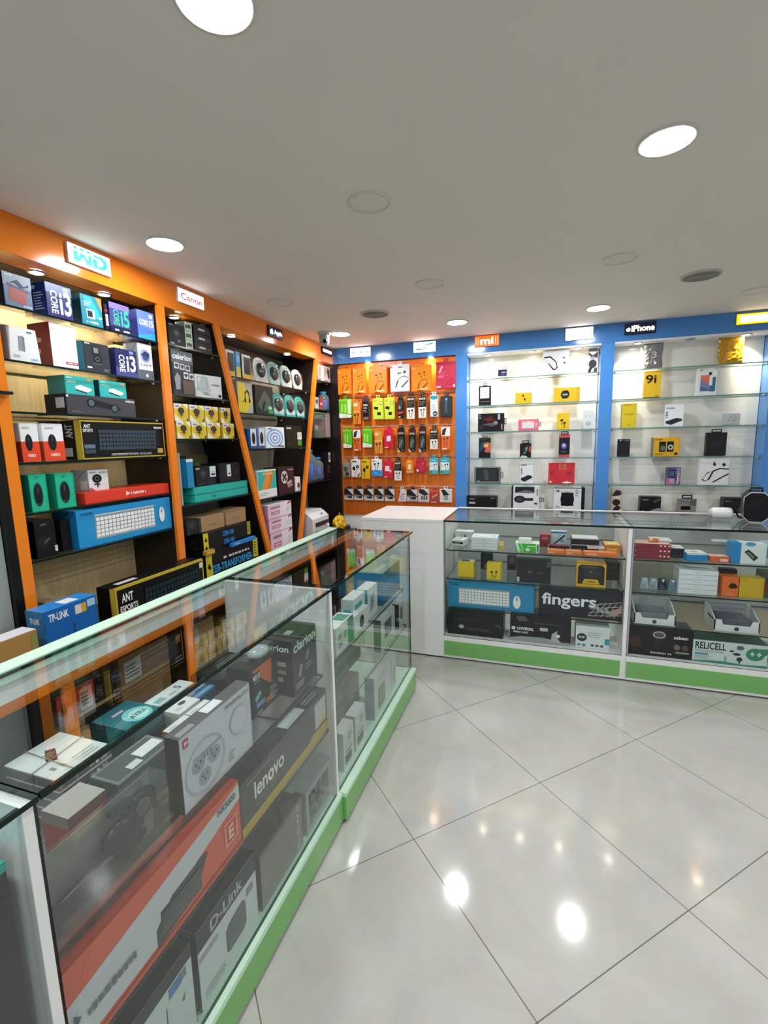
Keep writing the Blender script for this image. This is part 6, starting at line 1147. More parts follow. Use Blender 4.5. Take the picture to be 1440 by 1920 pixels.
pack('hanging_earphone_pack', 'tall black and white earphone pack on the fourth row', (-1.228, 4, 1.151), (0.073, 0.183, 0.018), '#2b2624', [('r', 0, 0, 1, 0.5, '#e6e4e0'), ('wd', 0.14, 0.82, 0.86, 0.92, '#e8e4de'), ('ln', 0.1, 0.56, 0.9, 0.78, 3, '#77716a'), ('eb', 0.18, 0.08, 0.85, 0.42, '#221f1e'), ('fr', 0, 0, 1, 1, 0.05, 0.03, '#c9742a')], 'packs on the fourth row of the orange wall', '#2b2624')
pack('hanging_charger_pack', 'small orange charger pack on the fourth row', (-1.121, 4, 1.217), (0.071, 0.12, 0.03), '#dd7d1e', [('e', 0.5, 0.52, 0.22, 0.2, '#f0d4b0'), ('r', 0.38, 0.3, 0.62, 0.5, '#e8e0d6'), ('ln', 0.1, 0.04, 0.9, 0.2, 2, '#f2c890'), ('r', 0.3, 0.8, 0.7, 0.92, '#f0b878')], 'packs on the fourth row of the orange wall', '#dd7d1e')
pack('hanging_charger_pack', 'plain crimson square pack on the fourth row', (-1.018, 4, 1.224), (0.091, 0.115, 0.018), '#c01f44', [('e', 0.7, 0.7, 0.06, 0.06, '#e6a8b6'), ('p', [(0.06, 0.12), (0.26, 0.08), (0.3, 0.2), (0.1, 0.3)], '#f0dce0'), ('ln', 0.4, 0.2, 0.8, 0.5, 3, '#d4506c')], 'packs on the fourth row of the orange wall', '#c01f44')
pack('hanging_earphone_pack', 'rounded teal and white pack, nearer the corner of two alike', (-0.904, 4, 1.214), (0.081, 0.137, 0.018), '#43a5b8', [('e', 0.5, 0.86, 0.5, 0.14, '#33a9c0'), ('r', 0.06, 0.24, 0.94, 0.74, '#dfe8ea'), ('eb', 0.45, 0.12, 0.9, 0.66, '#35404a'), ('r', 0, 0, 1, 0.22, '#46a6a0'), ('e', 0.2, 0.12, 0.1, 0.06, '#1f5a60'), ('ln', 0.1, 0.44, 0.4, 0.66, 3, '#9ab4ba'), ('wd', 0.3, 0.84, 0.7, 0.9, '#eaf4f6')], 'packs on the fourth row of the orange wall', '#43a5b8')
pack('hanging_earphone_pack', 'rounded teal and white pack at the far end of the fourth row', (-0.806, 4, 1.214), (0.085, 0.136, 0.018), '#43a5b8', [('e', 0.5, 0.86, 0.5, 0.14, '#33a9c0'), ('r', 0.06, 0.24, 0.94, 0.74, '#dfe8ea'), ('eb', 0.45, 0.12, 0.9, 0.66, '#35404a'), ('r', 0, 0, 1, 0.22, '#46a6a0'), ('e', 0.2, 0.12, 0.1, 0.06, '#1f5a60'), ('ln', 0.1, 0.44, 0.4, 0.66, 3, '#9ab4ba'), ('wd', 0.3, 0.84, 0.7, 0.9, '#eaf4f6')], 'packs on the fourth row of the orange wall', '#43a5b8')
pack('hanging_memory_card', 'black and white memory card pack, first from the corner on the bottom row', (-1.71, 4, 0.972), (0.092, 0.103, 0.008), '#3a383c', [('r', 0, 0, 1, 1, '#2c2a2e'), ('p', [(0.35, 1), (1, 1), (1, 0.4)], '#d2d0ce'), ('p', [(0, 0), (1, 0), (1, 0.34), (0.2, 0.3), (0, 0.42)], '#cdcac6'), ('r', 0.3, 0.16, 0.84, 0.38, '#2a2a3a'), ('r', 0.34, 0.2, 0.5, 0.34, '#6a6a7c'), ('p', [(0, 0.46), (0.2, 0.5), (1, 0.38), (1, 0.36), (0.2, 0.34), (0, 0.42)], '#8a8482')], 'packs on the bottom row of the orange wall', '#3a383c')
pack('hanging_memory_card', 'black and white memory card pack, second from the corner on the bottom row', (-1.611, 4, 0.971), (0.091, 0.105, 0.008), '#3a383c', [('r', 0, 0, 1, 1, '#2c2a2e'), ('p', [(0.35, 1), (1, 1), (1, 0.4)], '#d2d0ce'), ('p', [(0, 0), (1, 0), (1, 0.34), (0.2, 0.3), (0, 0.42)], '#cdcac6'), ('r', 0.3, 0.16, 0.84, 0.38, '#2a2a3a'), ('r', 0.34, 0.2, 0.5, 0.34, '#6a6a7c'), ('p', [(0, 0.46), (0.2, 0.5), (1, 0.38), (1, 0.36), (0.2, 0.34), (0, 0.42)], '#8a8482')], 'packs on the bottom row of the orange wall', '#3a383c')
pack('hanging_memory_card', 'black and white memory card pack, third from the corner on the bottom row', (-1.512, 4, 0.97), (0.092, 0.107, 0.008), '#3a383c', [('r', 0, 0, 1, 1, '#2c2a2e'), ('p', [(0.35, 1), (1, 1), (1, 0.4)], '#d2d0ce'), ('p', [(0, 0), (1, 0), (1, 0.34), (0.2, 0.3), (0, 0.42)], '#cdcac6'), ('r', 0.3, 0.16, 0.84, 0.38, '#2a2a3a'), ('r', 0.34, 0.2, 0.5, 0.34, '#6a6a7c'), ('p', [(0, 0.46), (0.2, 0.5), (1, 0.38), (1, 0.36), (0.2, 0.34), (0, 0.42)], '#8a8482')], 'packs on the bottom row of the orange wall', '#3a383c')
pack('hanging_memory_card', 'black and white memory card pack, fourth from the corner on the bottom row', (-1.412, 4, 0.969), (0.09, 0.11, 0.008), '#3a383c', [('r', 0, 0, 1, 1, '#2c2a2e'), ('p', [(0.35, 1), (1, 1), (1, 0.4)], '#d2d0ce'), ('p', [(0, 0), (1, 0), (1, 0.34), (0.2, 0.3), (0, 0.42)], '#cdcac6'), ('r', 0.3, 0.16, 0.84, 0.38, '#2a2a3a'), ('r', 0.34, 0.2, 0.5, 0.34, '#6a6a7c'), ('p', [(0, 0.46), (0.2, 0.5), (1, 0.38), (1, 0.36), (0.2, 0.34), (0, 0.42)], '#8a8482')], 'packs on the bottom row of the orange wall', '#3a383c')
pack('hanging_memory_card', 'black and white memory card pack, fifth from the corner on the bottom row', (-1.31, 4, 0.968), (0.094, 0.112, 0.008), '#3a383c', [('r', 0, 0, 1, 1, '#2c2a2e'), ('p', [(0.35, 1), (1, 1), (1, 0.4)], '#d2d0ce'), ('p', [(0, 0), (1, 0), (1, 0.34), (0.2, 0.3), (0, 0.42)], '#cdcac6'), ('r', 0.3, 0.16, 0.84, 0.38, '#2a2a3a'), ('r', 0.34, 0.2, 0.5, 0.34, '#6a6a7c'), ('p', [(0, 0.46), (0.2, 0.5), (1, 0.38), (1, 0.36), (0.2, 0.34), (0, 0.42)], '#8a8482')], 'packs on the bottom row of the orange wall', '#3a383c')
pack('hanging_memory_card', 'white and red memory card pack sixth on the bottom row', (-1.192, 4, 0.965), (0.077, 0.109, 0.008), '#d9d6d4', [('p', [(0, 1), (0.3, 1), (0.1, 0.3), (0, 0.2)], '#c03a3a'), ('fr', 0.3, 0.18, 0.66, 0.5, 0.04, 0.04, '#5a5a60'), ('r', 0.4, 0.6, 0.8, 0.66, '#6a6a70')], 'packs on the bottom row of the orange wall', '#d9d6d4')
pack('hanging_memory_card', 'black and white memory card pack with purple stripe on the bottom row', (-1.099, 4, 0.97), (0.099, 0.106, 0.008), '#3a383c', [('r', 0, 0, 1, 1, '#2c2a2e'), ('p', [(0.35, 1), (1, 1), (1, 0.4)], '#d2d0ce'), ('p', [(0, 0), (1, 0), (1, 0.34), (0.2, 0.3), (0, 0.42)], '#cdcac6'), ('r', 0.3, 0.16, 0.84, 0.38, '#2a2a3a'), ('r', 0.34, 0.2, 0.5, 0.34, '#6a6a7c'), ('p', [(0, 0.46), (0.2, 0.5), (1, 0.38), (1, 0.36), (0.2, 0.34), (0, 0.42)], '#8a8482'), ('r', 0.2, 0.02, 0.9, 0.1, '#b49ac0')], 'packs on the bottom row of the orange wall', '#3a383c')
pack('hanging_memory_card', 'white pack with three small chip pictures on the bottom row', (-0.996, 4, 0.963), (0.097, 0.118, 0.008), '#d6d4d2', [('p', [(0, 1), (0.5, 1), (1, 0.6), (0.6, 0.5), (0.1, 0.7)], '#3a383c'), ('r', 0.26, 0.18, 0.42, 0.5, '#5a666c'), ('r', 0.48, 0.18, 0.64, 0.5, '#5a666c'), ('r', 0.7, 0.18, 0.86, 0.5, '#5a666c'), ('r', 0.1, 0.04, 0.8, 0.1, '#b4b0ae')], 'packs on the bottom row of the orange wall', '#d6d4d2')
pack('hanging_memory_card', 'red memory stick pack on the bottom row', (-0.898, 4, 0.956), (0.077, 0.116, 0.008), '#bf3a2c', [('p', [(0.2, 0.5), (0.9, 0.8), (0.8, 0.6), (0.3, 0.36)], '#d8a49a'), ('e', 0.55, 0.4, 0.2, 0.12, '#6a6462'), ('wd', 0.15, 0.04, 0.8, 0.14, '#f0d6d0'), ('r', 0, 0.84, 1, 1, '#cf5444')], 'packs on the bottom row of the orange wall', '#bf3a2c')
pack('hanging_memory_card', 'white pack with square chip picture at the end of the bottom row', (-0.797, 4, 0.966), (0.107, 0.118, 0.008), '#d8d6d4', [('p', [(0.1, 0.96), (0.4, 0.96), (0.8, 0.56), (0.3, 0.5)], '#2f2d31'), ('r', 0.3, 0.14, 0.72, 0.5, '#c2ccd0'), ('fr', 0.38, 0.22, 0.64, 0.46, 0.05, 0.05, '#3a4a50'), ('r', 0.02, 0.06, 0.24, 0.16, '#eeeeec')], 'packs on the bottom row of the orange wall', '#d8d6d4')
# ================================================================== goods on the white back shelves
carton('earphone_box', 'small white carton with dark blue case picture on the centre top shelf', 'box', (-0.346, 4.055, 1.995), 0, (0.1, 0.105, 0.06), '#e3e1e6', [('r', 0.22, 0.14, 0.9, 0.62, '#2c3160'), ('r', 0.5, 0.36, 0.84, 0.46, '#b4bad6'), ('ln', 0.45, 0.2, 0.8, 0.28, 1, '#8088b8')], group='goods on the centre white shelves')
carton('neckband_box', 'white carton with black neckband drawing on the centre top shelf', 'box', (0.068, 4.055, 1.995), 0, (0.196, 0.179, 0.06), '#e6e9ea', [('p', [(0.06, 0.78), (0.3, 0.8), (0.52, 0.55), (0.58, 0.3), (0.5, 0.2), (0.5, 0.26), (0.54, 0.34), (0.48, 0.54), (0.28, 0.74), (0.06, 0.72)], '#26282e'), ('p', [(0.2, 0.5), (0.24, 0.5), (0.42, 0.26), (0.5, 0.24), (0.5, 0.2), (0.4, 0.2)], '#26282e'), ('e', 0.8, 0.7, 0.035, 0.03, '#26282e'), ('e', 0.83, 0.48, 0.035, 0.04, '#26282e'), ('r', 0, 0.94, 1, 1, '#d4dadd')], group='goods on the centre white shelves', parts=[('clear_flap', 0.05, 0.95, 0.012)])
carton('phone_case_pack', 'tall black and white patterned pack beside the second blue upright', 'pack', (0.335, 4.055, 1.995), 0, (0.066, 0.179, 0.03), '#d8d2d2', [('r', 0, 0.86, 1, 1, '#2b2a30'), ('p', [(0, 0.86), (0.5, 0.7), (1, 0.84), (1, 0.6), (0.4, 0.62), (0, 0.74)], '#3a383e'), ('e', 0.5, 0.35, 0.42, 0.18, '#3d3c44'), ('p', [(0, 0), (0.3, 0), (0.5, 0.2), (0.2, 0.24)], '#2e2d34'), ('e', 0.5, 0.6, 0.3, 0.06, '#a89aa2'), ('p', [(0.6, 0), (1, 0), (1, 0.2), (0.7, 0.16)], '#4a4850')], group='goods on the centre white shelves')
carton('phone_case_pack', 'upright black framed pack with white window on the second centre shelf', 'pack', (-0.479, 4.055, 1.781), 0, (0.1, 0.159, 0.022), '#2a2726', [('r', 0.12, 0.36, 0.86, 0.93, '#dcdfe2'), ('ln', 0.2, 0.5, 0.8, 0.8, 4, '#c2c6ca'), ('r', 0.1, 0.18, 0.9, 0.22, '#6a6462')], group='goods on the centre white shelves', parts=[('tab', 0.5, 0.034, 0.026, '#5a5552')])
carton('earphone_box', 'small yellow carton with two earbuds on the second centre shelf', 'box', (-0.17, 4.055, 1.781), 0, (0.129, 0.088, 0.06), '#e0c31c', [('p', [(0.4, 0.66), (0.54, 0.62), (0.5, 0.84), (0.44, 0.82)], '#4a4210'), ('p', [(0.52, 0.3), (0.64, 0.3), (0.62, 0.5), (0.54, 0.52)], '#4a4210')], group='goods on the centre white shelves')
carton('smart_watch_box', 'yellow carton with black round watch on the second centre shelf', 'box', (0.157, 4.055, 1.781), 0, (0.192, 0.111, 0.06), '#e6b81a', [('p', [(0.26, 0.5), (0.32, 0.74), (0.5, 0.82), (0.6, 0.66), (0.6, 0.4), (0.52, 0.24), (0.34, 0.22)], '#22261c'), ('e', 0.44, 0.5, 0.14, 0.16, '#3b4638'), ('wd', 0.34, 0.46, 0.54, 0.56, '#dfe6d6'), ('r', 0.86, 0, 1, 1, '#d6a814')], group='goods on the centre white shelves')
carton('phone_case_pack', 'wide black and dark red pack lying sideways on the third centre shelf', 'pack', (-0.427, 4.055, 1.565), 0, (0.213, 0.149, 0.03), '#221c24', [('p', [(0.2, 0.7), (0.5, 0.84), (0.66, 0.62), (0.4, 0.55)], '#7a2530'), ('p', [(0.15, 0.4), (0.6, 0.5), (0.8, 0.4), (0.55, 0.28)], '#5f5560'), ('e', 0.68, 0.48, 0.08, 0.1, '#8d7a74'), ('wd', 0.76, 0.66, 0.86, 0.95, '#e0dce0', -90), ('e', 0.14, 0.24, 0.08, 0.12, '#46354a'), ('r', 0.9, 0.1, 0.94, 0.4, '#b0a6b2'), ('ln', 0.05, 0.7, 0.12, 0.95, 2, '#a89ab0')], group='goods on the centre white shelves', parts=[('tab', 0.55, 0.05, 0.018, '#2b2a2e', 'side')])
carton('phone_case_pack', 'pink framed pack with white window on the third centre shelf', 'pack', (-0.127, 4.055, 1.565), 0, (0.159, 0.09, 0.02), '#e0708c', [('r', 0.18, 0.2, 0.78, 0.86, '#dfdcdf'), ('p', [(0.2, 0.8), (0.3, 0.7), (0.5, 0.84), (0.7, 0.7), (0.78, 0.8), (0.78, 0.86), (0.18, 0.86)], '#ef9ab0'), ('r', 0.84, 0.3, 0.93, 0.7, '#f0aebf')], group='goods on the centre white shelves', parts=[('tab', 0.55, 0.034, 0.018, '#6b6468', 'side')])
carton('earphone_box', 'upright yellow carton with two earbuds on the third centre shelf', 'box', (0.138, 4.055, 1.565), 0, (0.093, 0.13, 0.05), '#e2bd14', [('e', 0.38, 0.56, 0.12, 0.07, '#3a2c12'), ('e', 0.6, 0.4, 0.12, 0.07, '#5a2a1c'), ('p', [(0.34, 0.28), (0.38, 0.28), (0.4, 0.5), (0.36, 0.5)], '#4a3a12'), ('r', 0.56, 0.1, 0.62, 0.36, '#4a3a12')], group='goods on the centre white shelves')
carton('earphone_box', 'pale clear pack by the second upright on the third centre shelf', 'pack', (0.323, 4.055, 1.565), 0, (0.071, 0.145, 0.025), '#d9dede', [('e', 0.45, 0.28, 0.3, 0.14, '#bcc8cc'), ('p', [(0.2, 0.28), (0.5, 0.42), (0.8, 0.28), (0.5, 0.14)], '#aab8bc'), ('r', 0.15, 0.6, 0.3, 0.74, '#b6c2c6'), ('r', 0.6, 0.62, 0.72, 0.72, '#b6c2c6')], group='goods on the centre white shelves')
carton('phone_case_pack', 'dark pack with orange and blue artwork on the fourth centre shelf', 'pack', (-0.477, 4.055, 1.345), 0, (0.096, 0.169, 0.03), '#26252a', [('p', [(0.05, 0.3), (0.5, 0.5), (0.7, 0.8), (0.2, 0.8)], '#2f4a66'), ('p', [(0.5, 0.3), (1, 0.25), (1, 0.75), (0.7, 0.8)], '#c8584a'), ('e', 0.62, 0.62, 0.2, 0.1, '#e0a84a'), ('r', 0, 0, 1, 0.28, '#1d1c20'), ('e', 0.5, 0.95, 0.4, 0.06, '#2f4a3a')], group='goods on the centre white shelves', parts=[('tab', 0.5, 0.04, 0.018, '#3a3f40')])
carton('car_charger_pack', 'short black pack with grey charger picture on the fourth centre shelf', 'pack', (-0.145, 4.055, 1.345), 0, (0.089, 0.116, 0.03), '#20221f', [('p', [(0.3, 0.25), (0.5, 0.7), (0.66, 0.82), (0.7, 0.6), (0.5, 0.3)], '#7b827a'), ('p', [(0, 0), (0.7, 0), (0.6, 0.12), (0.2, 0.16)], '#c9cfc8'), ('r', 0.8, 0.4, 1, 0.8, '#a8423a'), ('e', 0.4, 0.5, 0.14, 0.12, '#3a423c')], group='goods on the centre white shelves', parts=[('tab', 0.5, 0.056, 0.024, '#1c1c1e')])
carton('phone_case_pack', 'tall black and red pack with violet screen picture on the fourth centre shelf', 'pack', (0.153, 4.055, 1.345), 0, (0.081, 0.182, 0.03), '#1e1e24', [('r', 0, 0.86, 1, 1, '#c3474a'), ('r', 0, 0, 1, 0.12, '#c3474a'), ('r', 0.08, 0.14, 0.92, 0.84, '#1d2230'), ('e', 0.46, 0.5, 0.26, 0.14, '#6a58a8'), ('e', 0.46, 0.52, 0.14, 0.07, '#c8b4dc'), ('r', 0.2, 0.24, 0.7, 0.27, '#5a6a7a')], group='goods on the centre white shelves', parts=[('tab', 0.5, 0.056, 0.024, '#1c1c1e')])
carton('phone_case_pack', 'grey framed pack with dark window on the fifth centre shelf', 'pack', (-0.451, 4.055, 1.13), 0, (0.22, 0.14, 0.025), '#6d7276', [('r', 0.07, 0.14, 0.93, 0.92, '#23262a'), ('r', 0.12, 0.2, 0.86, 0.86, '#3b4044'), ('p', [(0.4, 0.2), (0.56, 0.2), (0.5, 0.86), (0.36, 0.86)], '#4a5054'), ('e', 0.16, 0.14, 0.03, 0.04, '#c0c4c6')], group='goods on the centre white shelves', parts=[('tab', 0.5, 0.05, 0.02, '#7a8084', 'side')])
carton('power_bank_box', 'white carton with black power bank drawing on the fifth centre shelf', 'box', (-0.131, 4.055, 1.13), 0, (0.1, 0.19, 0.04), '#e4e8e9', [('p', [(0.05, 0.16), (0.34, 0.08), (0.95, 0.26), (0.9, 0.34), (0.62, 0.38), (0.06, 0.24)], '#2e3236'), ('e', 0.1, 0.64, 0.06, 0.025, '#4a5256'), ('e', 0.1, 0.57, 0.06, 0.025, '#4a5256'), ('e', 0.1, 0.5, 0.06, 0.025, '#4a5256'), ('e', 0.1, 0.43, 0.06, 0.025, '#4a5256'), ('wd', 0.06, 0.78, 0.5, 0.85, '#5a7a86'), ('r', 0, 0.96, 1, 1, '#d0d4d4')], group='goods on the centre white shelves')
carton('phone_case_pack', 'wide red pack with clear flap on the fifth centre shelf', 'pack', (0.138, 4.055, 1.13), 0, (0.199, 0.17, 0.03), '#cf2331', [('r', 0.4, 0.68, 0.68, 0.96, '#d8604a'), ('p', [(0.5, 0.06), (0.7, 0.02), (0.95, 0.06), (0.7, 0.14)], '#f0e2e2'), ('r', 0.04, 0.06, 0.14, 0.14, '#f4d8cc'), ('p', [(0.06, 0.4), (0.2, 0.5), (0.2, 0.66), (0.06, 0.6)], '#b01a28'), ('ln', 0.45, 0.72, 0.64, 0.94, 4, '#8f2a22'), ('p', [(0.7, 0.4), (0.9, 0.5), (0.9, 0.62), (0.7, 0.56)], '#b01a28')], group='goods on the centre white shelves', parts=[('clear_flap', 0.1, 0.75, 0.022)])
carton('smart_watch_box', 'long black carton at the left end of the lowest centre shelf', 'box', (-0.497, 4.055, 0.915), 0, (0.253, 0.103, 0.1), '#222226', [('wd', 0.1, 0.74, 0.3, 0.82, '#b8b8bc'), ('wd', 0.08, 0.34, 0.28, 0.56, '#d8d8dc'), ('wd', 0.8, 0.82, 0.94, 0.9, '#8a8a90')], group='goods on the centre white shelves')
carton('smart_watch_box', 'large white carton with dark watch picture on the lowest centre shelf', 'box', (-0.133, 4.055, 0.915), 0, (0.208, 0.191, 0.1), '#e4e6e8', [('r', 0.08, 0.72, 0.82, 0.99, '#34343a'), ('p', [(0.1, 0.74), (0.5, 0.86), (0.78, 0.78), (0.8, 0.74)], '#77757a'), ('e', 0.26, 0.44, 0.22, 0.16, '#34353f'), ('e', 0.26, 0.44, 0.11, 0.08, '#4a4c58'), ('r', 0.4, 0.38, 0.78, 0.5, '#34353f'), ('r', 0.9, 0.6, 0.96, 0.9, '#9aa0a4'), ('r', 0.82, 0.22, 0.94, 0.3, '#4a4a50'), ('Lr', 0, 0, 1, 1, '#1c1c20')], group='goods on the centre white shelves', parts=[('band', -0.06, -0.005, '#1b1b1f')])
carton('cable_box', 'thin clear card with black letters beside the white watch carton', 'card', (-0.006, 4.085, 0.915), 0, (0.047, 0.123, 0.012), '#d6dcdf', [('T', 'DX', 0.1, 0.5, 0.95, 0.8, '#1d1d22')], group='goods on the centre white shelves')
carton('speaker_box', 'large white carton with black rounded speaker picture on the lowest centre shelf', 'box', (0.19, 4.055, 0.915), 0, (0.209, 0.185, 0.11), '#e4e6e8', [('r', 0.27, 0.2, 0.72, 0.78, '#17181c'), ('e', 0.495, 0.49, 0.25, 0.31, '#17181c'), ('wd', 0.08, 0.8, 0.2, 0.92, '#3a3c42'), ('ln', 0.78, 0.6, 0.9, 0.95, 3, '#7a7e84'), ('r', 0, 0.97, 1, 1, '#303238'), ('ln', 0.06, 0.1, 0.3, 0.2, 2, '#a0a4a8')], group='goods on the centre white shelves', parts=[('band', 1, 1.12, '#1c1c20')])
mailer((0.7475, 4.06, 1.9946), (.125, .185, .03), '#77787a', 'crumpled grey plastic mailer with pale figure on the right top shelf', '3')
mailer((1.2350, 4.06, 1.9946), (.15, .185, .03), '#b98a14', 'crumpled golden plastic mailer under the yellow sign on the top shelf', '')
carton('phone_box', 'tall yellow phone carton with large black numeral on the right second shelf', 'box', (0.753, 4.055, 1.781), 0, (0.112, 0.197, 0.05), '#e3b818', [('T', '9i', 0.08, 0.54, 0.72, 0.86, '#2c2a1c'), ('wd', 0.7, 0.05, 0.9, 0.09, '#5a4a14'), ('Lr', 0, 0, 1, 1, '#b08a10'), ('r', 0, 0, 1, 0.03, '#5a3a14')], group='goods on the right white shelves')
carton('phone_box', 'white phone carton with coral and blue phone picture on the right second shelf', 'box', (1.101, 4.055, 1.781), 0, (0.119, 0.195, 0.05), '#e2e6e6', [('r', 0.16, 0.16, 0.66, 0.74, '#d9705a'), ('p', [(0.16, 0.16), (0.66, 0.16), (0.66, 0.4), (0.16, 0.6)], '#7a78a8'), ('p', [(0.16, 0.16), (0.66, 0.16), (0.66, 0.22), (0.16, 0.34)], '#3f6a9c'), ('r', 0.66, 0.14, 0.95, 0.66, '#2f6a94'), ('r', 0.62, 0.36, 0.78, 0.7, '#dfe6ea'), ('r', 0.58, 0.74, 0.72, 0.84, '#23262e'), ('wd', 0.1, 0.9, 0.26, 0.95, '#5a6064'), ('wd', 0.86, 0.94, 0.96, 0.98, '#5a6064')], group='goods on the right white shelves')
carton('phone_box', 'plain yellow carton with faint lettering on the right third shelf', 'box', (0.608, 4.055, 1.565), 0.050, (0.101, 0.182, 0.05), '#dcc21a', [('wd', 0.16, 0.52, 0.8, 0.6, '#b09a14'), ('wd', 0.4, 0.1, 0.62, 0.14, '#a08c14'), ('wd', 0.1, 0.93, 0.6, 0.97, '#8f7d18')], group='goods on the right white shelves')
carton('power_bank_box', 'white carton with black power bank drawing set askew on the right third shelf', 'box', (0.909, 4.055, 1.565), -0.120, (0.121, 0.167, 0.05), '#e2e8ea', [('p', [(0.05, 0.16), (0.34, 0.08), (0.95, 0.26), (0.9, 0.34), (0.62, 0.38), (0.06, 0.24)], '#2e3236'), ('e', 0.1, 0.64, 0.06, 0.025, '#4a5256'), ('e', 0.1, 0.57, 0.06, 0.025, '#4a5256'), ('e', 0.1, 0.5, 0.06, 0.025, '#4a5256'), ('e', 0.1, 0.43, 0.06, 0.025, '#4a5256'), ('wd', 0.06, 0.78, 0.5, 0.85, '#5a7a86'), ('r', 0, 0.96, 1, 1, '#d0d4d4')], group='goods on the right white shelves')
carton('earphone_box', 'small pale grey carton with faint drawing on the right third shelf', 'box', (1.274, 4.055, 1.565), 0, (0.099, 0.083, 0.04), '#b9c0c2', [('nb', 0.2, 0.3, 0.8, 0.8, '#7d868a'), ('r', 0, 0, 1, 0.12, '#a4adb0')], group='goods on the right white shelves')
carton('power_bank_box', 'small plain black carton on the right fourth shelf', 'box', (0.583, 4.055, 1.345), 0, (0.085, 0.135, 0.04), '#25272c', [('e', 0.2, 0.93, 0.06, 0.03, '#c4c6ca'), ('wd', 0.6, 0.9, 0.9, 0.95, '#85878c'), ('ln', 0.1, 0.06, 0.5, 0.14, 2, '#4a4c52')], group='goods on the right white shelves')
carton('radio_box', 'yellow carton with black speaker picture on the right fourth shelf', 'box', (0.871, 4.055, 1.345), 0, (0.172, 0.142, 0.09), '#d9a716', [('r', 0.22, 0.24, 0.78, 0.78, '#1c1d1f'), ('r', 0.28, 0.3, 0.46, 0.5, '#3c5a34'), ('e', 0.36, 0.44, 0.1, 0.13, '#5a6a5a'), ('e', 0.66, 0.48, 0.1, 0.14, '#c4c8c8'), ('e', 0.66, 0.48, 0.05, 0.07, '#2a2c30'), ('r', 0.48, 0.24, 0.52, 0.78, '#d9a716'), ('r', 0.82, 0.08, 0.94, 0.2, '#3a2e14'), ('wd', 0.06, 0.85, 0.34, 0.93, '#8f4a1c'), ('ln', 0.06, 0.08, 0.4, 0.18, 2, '#8f6a14'), ('Lr', 0, 0, 1, 1, '#6f6a5c')], group='goods on the right white shelves')
carton('power_bank_box', 'large black hanging carton on the right fourth shelf', 'box', (1.19, 4.055, 1.345), 0, (0.127, 0.17, 0.04), '#26292d', [('fr', 0, 0, 1, 1, 0.04, 0.03, '#31353a'), ('e', 0.5, 0.5, 0.25, 0.2, '#2e3238')], group='goods on the right white shelves', parts=[('tab', 0.52, 0.065, 0.024, '#1e1f22')])
carton('phone_box', 'pink and navy feature phone carton with vertical lettering', 'box', (0.932, 4.055, 1.13), 0, (0.091, 0.13, 0.05), '#5a4f86', [('r', 0, 0, 0.62, 0.4, '#8f6f94'), ('r', 0.14, 0.4, 0.6, 0.88, '#2c3350'), ('r', 0.2, 0.5, 0.54, 0.8, '#53628a'), ('r', 0.18, 0.1, 0.56, 0.36, '#a8a4b8'), ('p', [(0, 0), (0.3, 0), (0, 0.5)], '#c2607c'), ('T', 'Metro313', 0.7, 0.06, 0.94, 0.94, '#f0d2e4', 90)], group='goods on the right white shelves')
carton('neckband_box', 'white carton with neckband and cables drawing on the right fifth shelf', 'box', (1.189, 4.055, 1.13), 0, (0.188, 0.198, 0.05), '#e2e6e6', [('p', [(0.3, 0.2), (0.36, 0.18), (0.5, 0.5), (0.7, 0.6), (1, 0.58), (1, 0.62), (0.68, 0.64), (0.46, 0.54)], '#34363c'), ('p', [(0.46, 0.12), (0.52, 0.1), (1, 0.4), (1, 0.46)], '#34363c'), ('p', [(0.1, 0.2), (0.2, 0.14), (0.36, 0.2), (0.2, 0.18), (0.14, 0.26), (0.3, 0.44), (0.46, 0.52), (0.28, 0.48)], '#5a5e64'), ('e', 0.5, 0.78, 0.05, 0.05, '#2c2e34'), ('e', 0.82, 0.76, 0.06, 0.06, '#2c2e34'), ('p', [(0.46, 0.88), (0.5, 0.88), (0.56, 0.72), (0.52, 0.72)], '#2c2e34')], group='goods on the right white shelves')
carton('phone_case_pack', 'slim pack with camouflage and skin tone pattern on the lowest right shelf', 'pack', (0.554, 4.055, 0.915), 0, (0.078, 0.182, 0.03), '#c9b4a6', [('p', [(0, 0.7), (0.4, 0.95), (0.8, 0.9), (0.9, 0.75), (0.4, 0.66)], '#3a3a40'), ('e', 0.45, 0.4, 0.36, 0.14, '#33343a'), ('p', [(0.1, 0.05), (0.6, 0), (0.9, 0.2), (0.5, 0.28)], '#2f3036'), ('e', 0.5, 0.62, 0.3, 0.06, '#e6d4c8')], group='goods on the right white shelves')
carton('headphone_box', 'black carton with grey product picture at the lower corner of the right bay', 'box', (0.789, 4.055, 0.915), 0, (0.143, 0.122, 0.08), '#232428', [('p', [(0.5, 0.1), (0.7, 0.22), (0.95, 0.3), (1, 0.1), (0.9, 0), (0.5, 0)], '#8f9194'), ('wd', 0.1, 0.76, 0.4, 0.84, '#9a9ca0'), ('p', [(0.6, 0.7), (0.95, 0.95), (1, 0.8), (0.7, 0.6)], '#4a4b50'), ('p', [(0, 0), (0.3, 0), (0.14, 0.12)], '#9ea0a2')], group='goods on the right white shelves')
carton('car_charger_pack', 'grey brown hanging pack with black window on the lowest right shelf', 'pack', (1.035, 4.055, 0.915), 0, (0.12, 0.108, 0.05), '#8d8780', [('r', 0.16, 0.24, 0.7, 0.5, '#17171a'), ('r', 0, 0.66, 1, 1, '#777a7a'), ('p', [(0.6, 0.6), (1, 0.5), (1, 1), (0.7, 1)], '#5f6466')], group='goods on the right white shelves', parts=[('tab', 0.52, 0.07, 0.03, '#202124')])
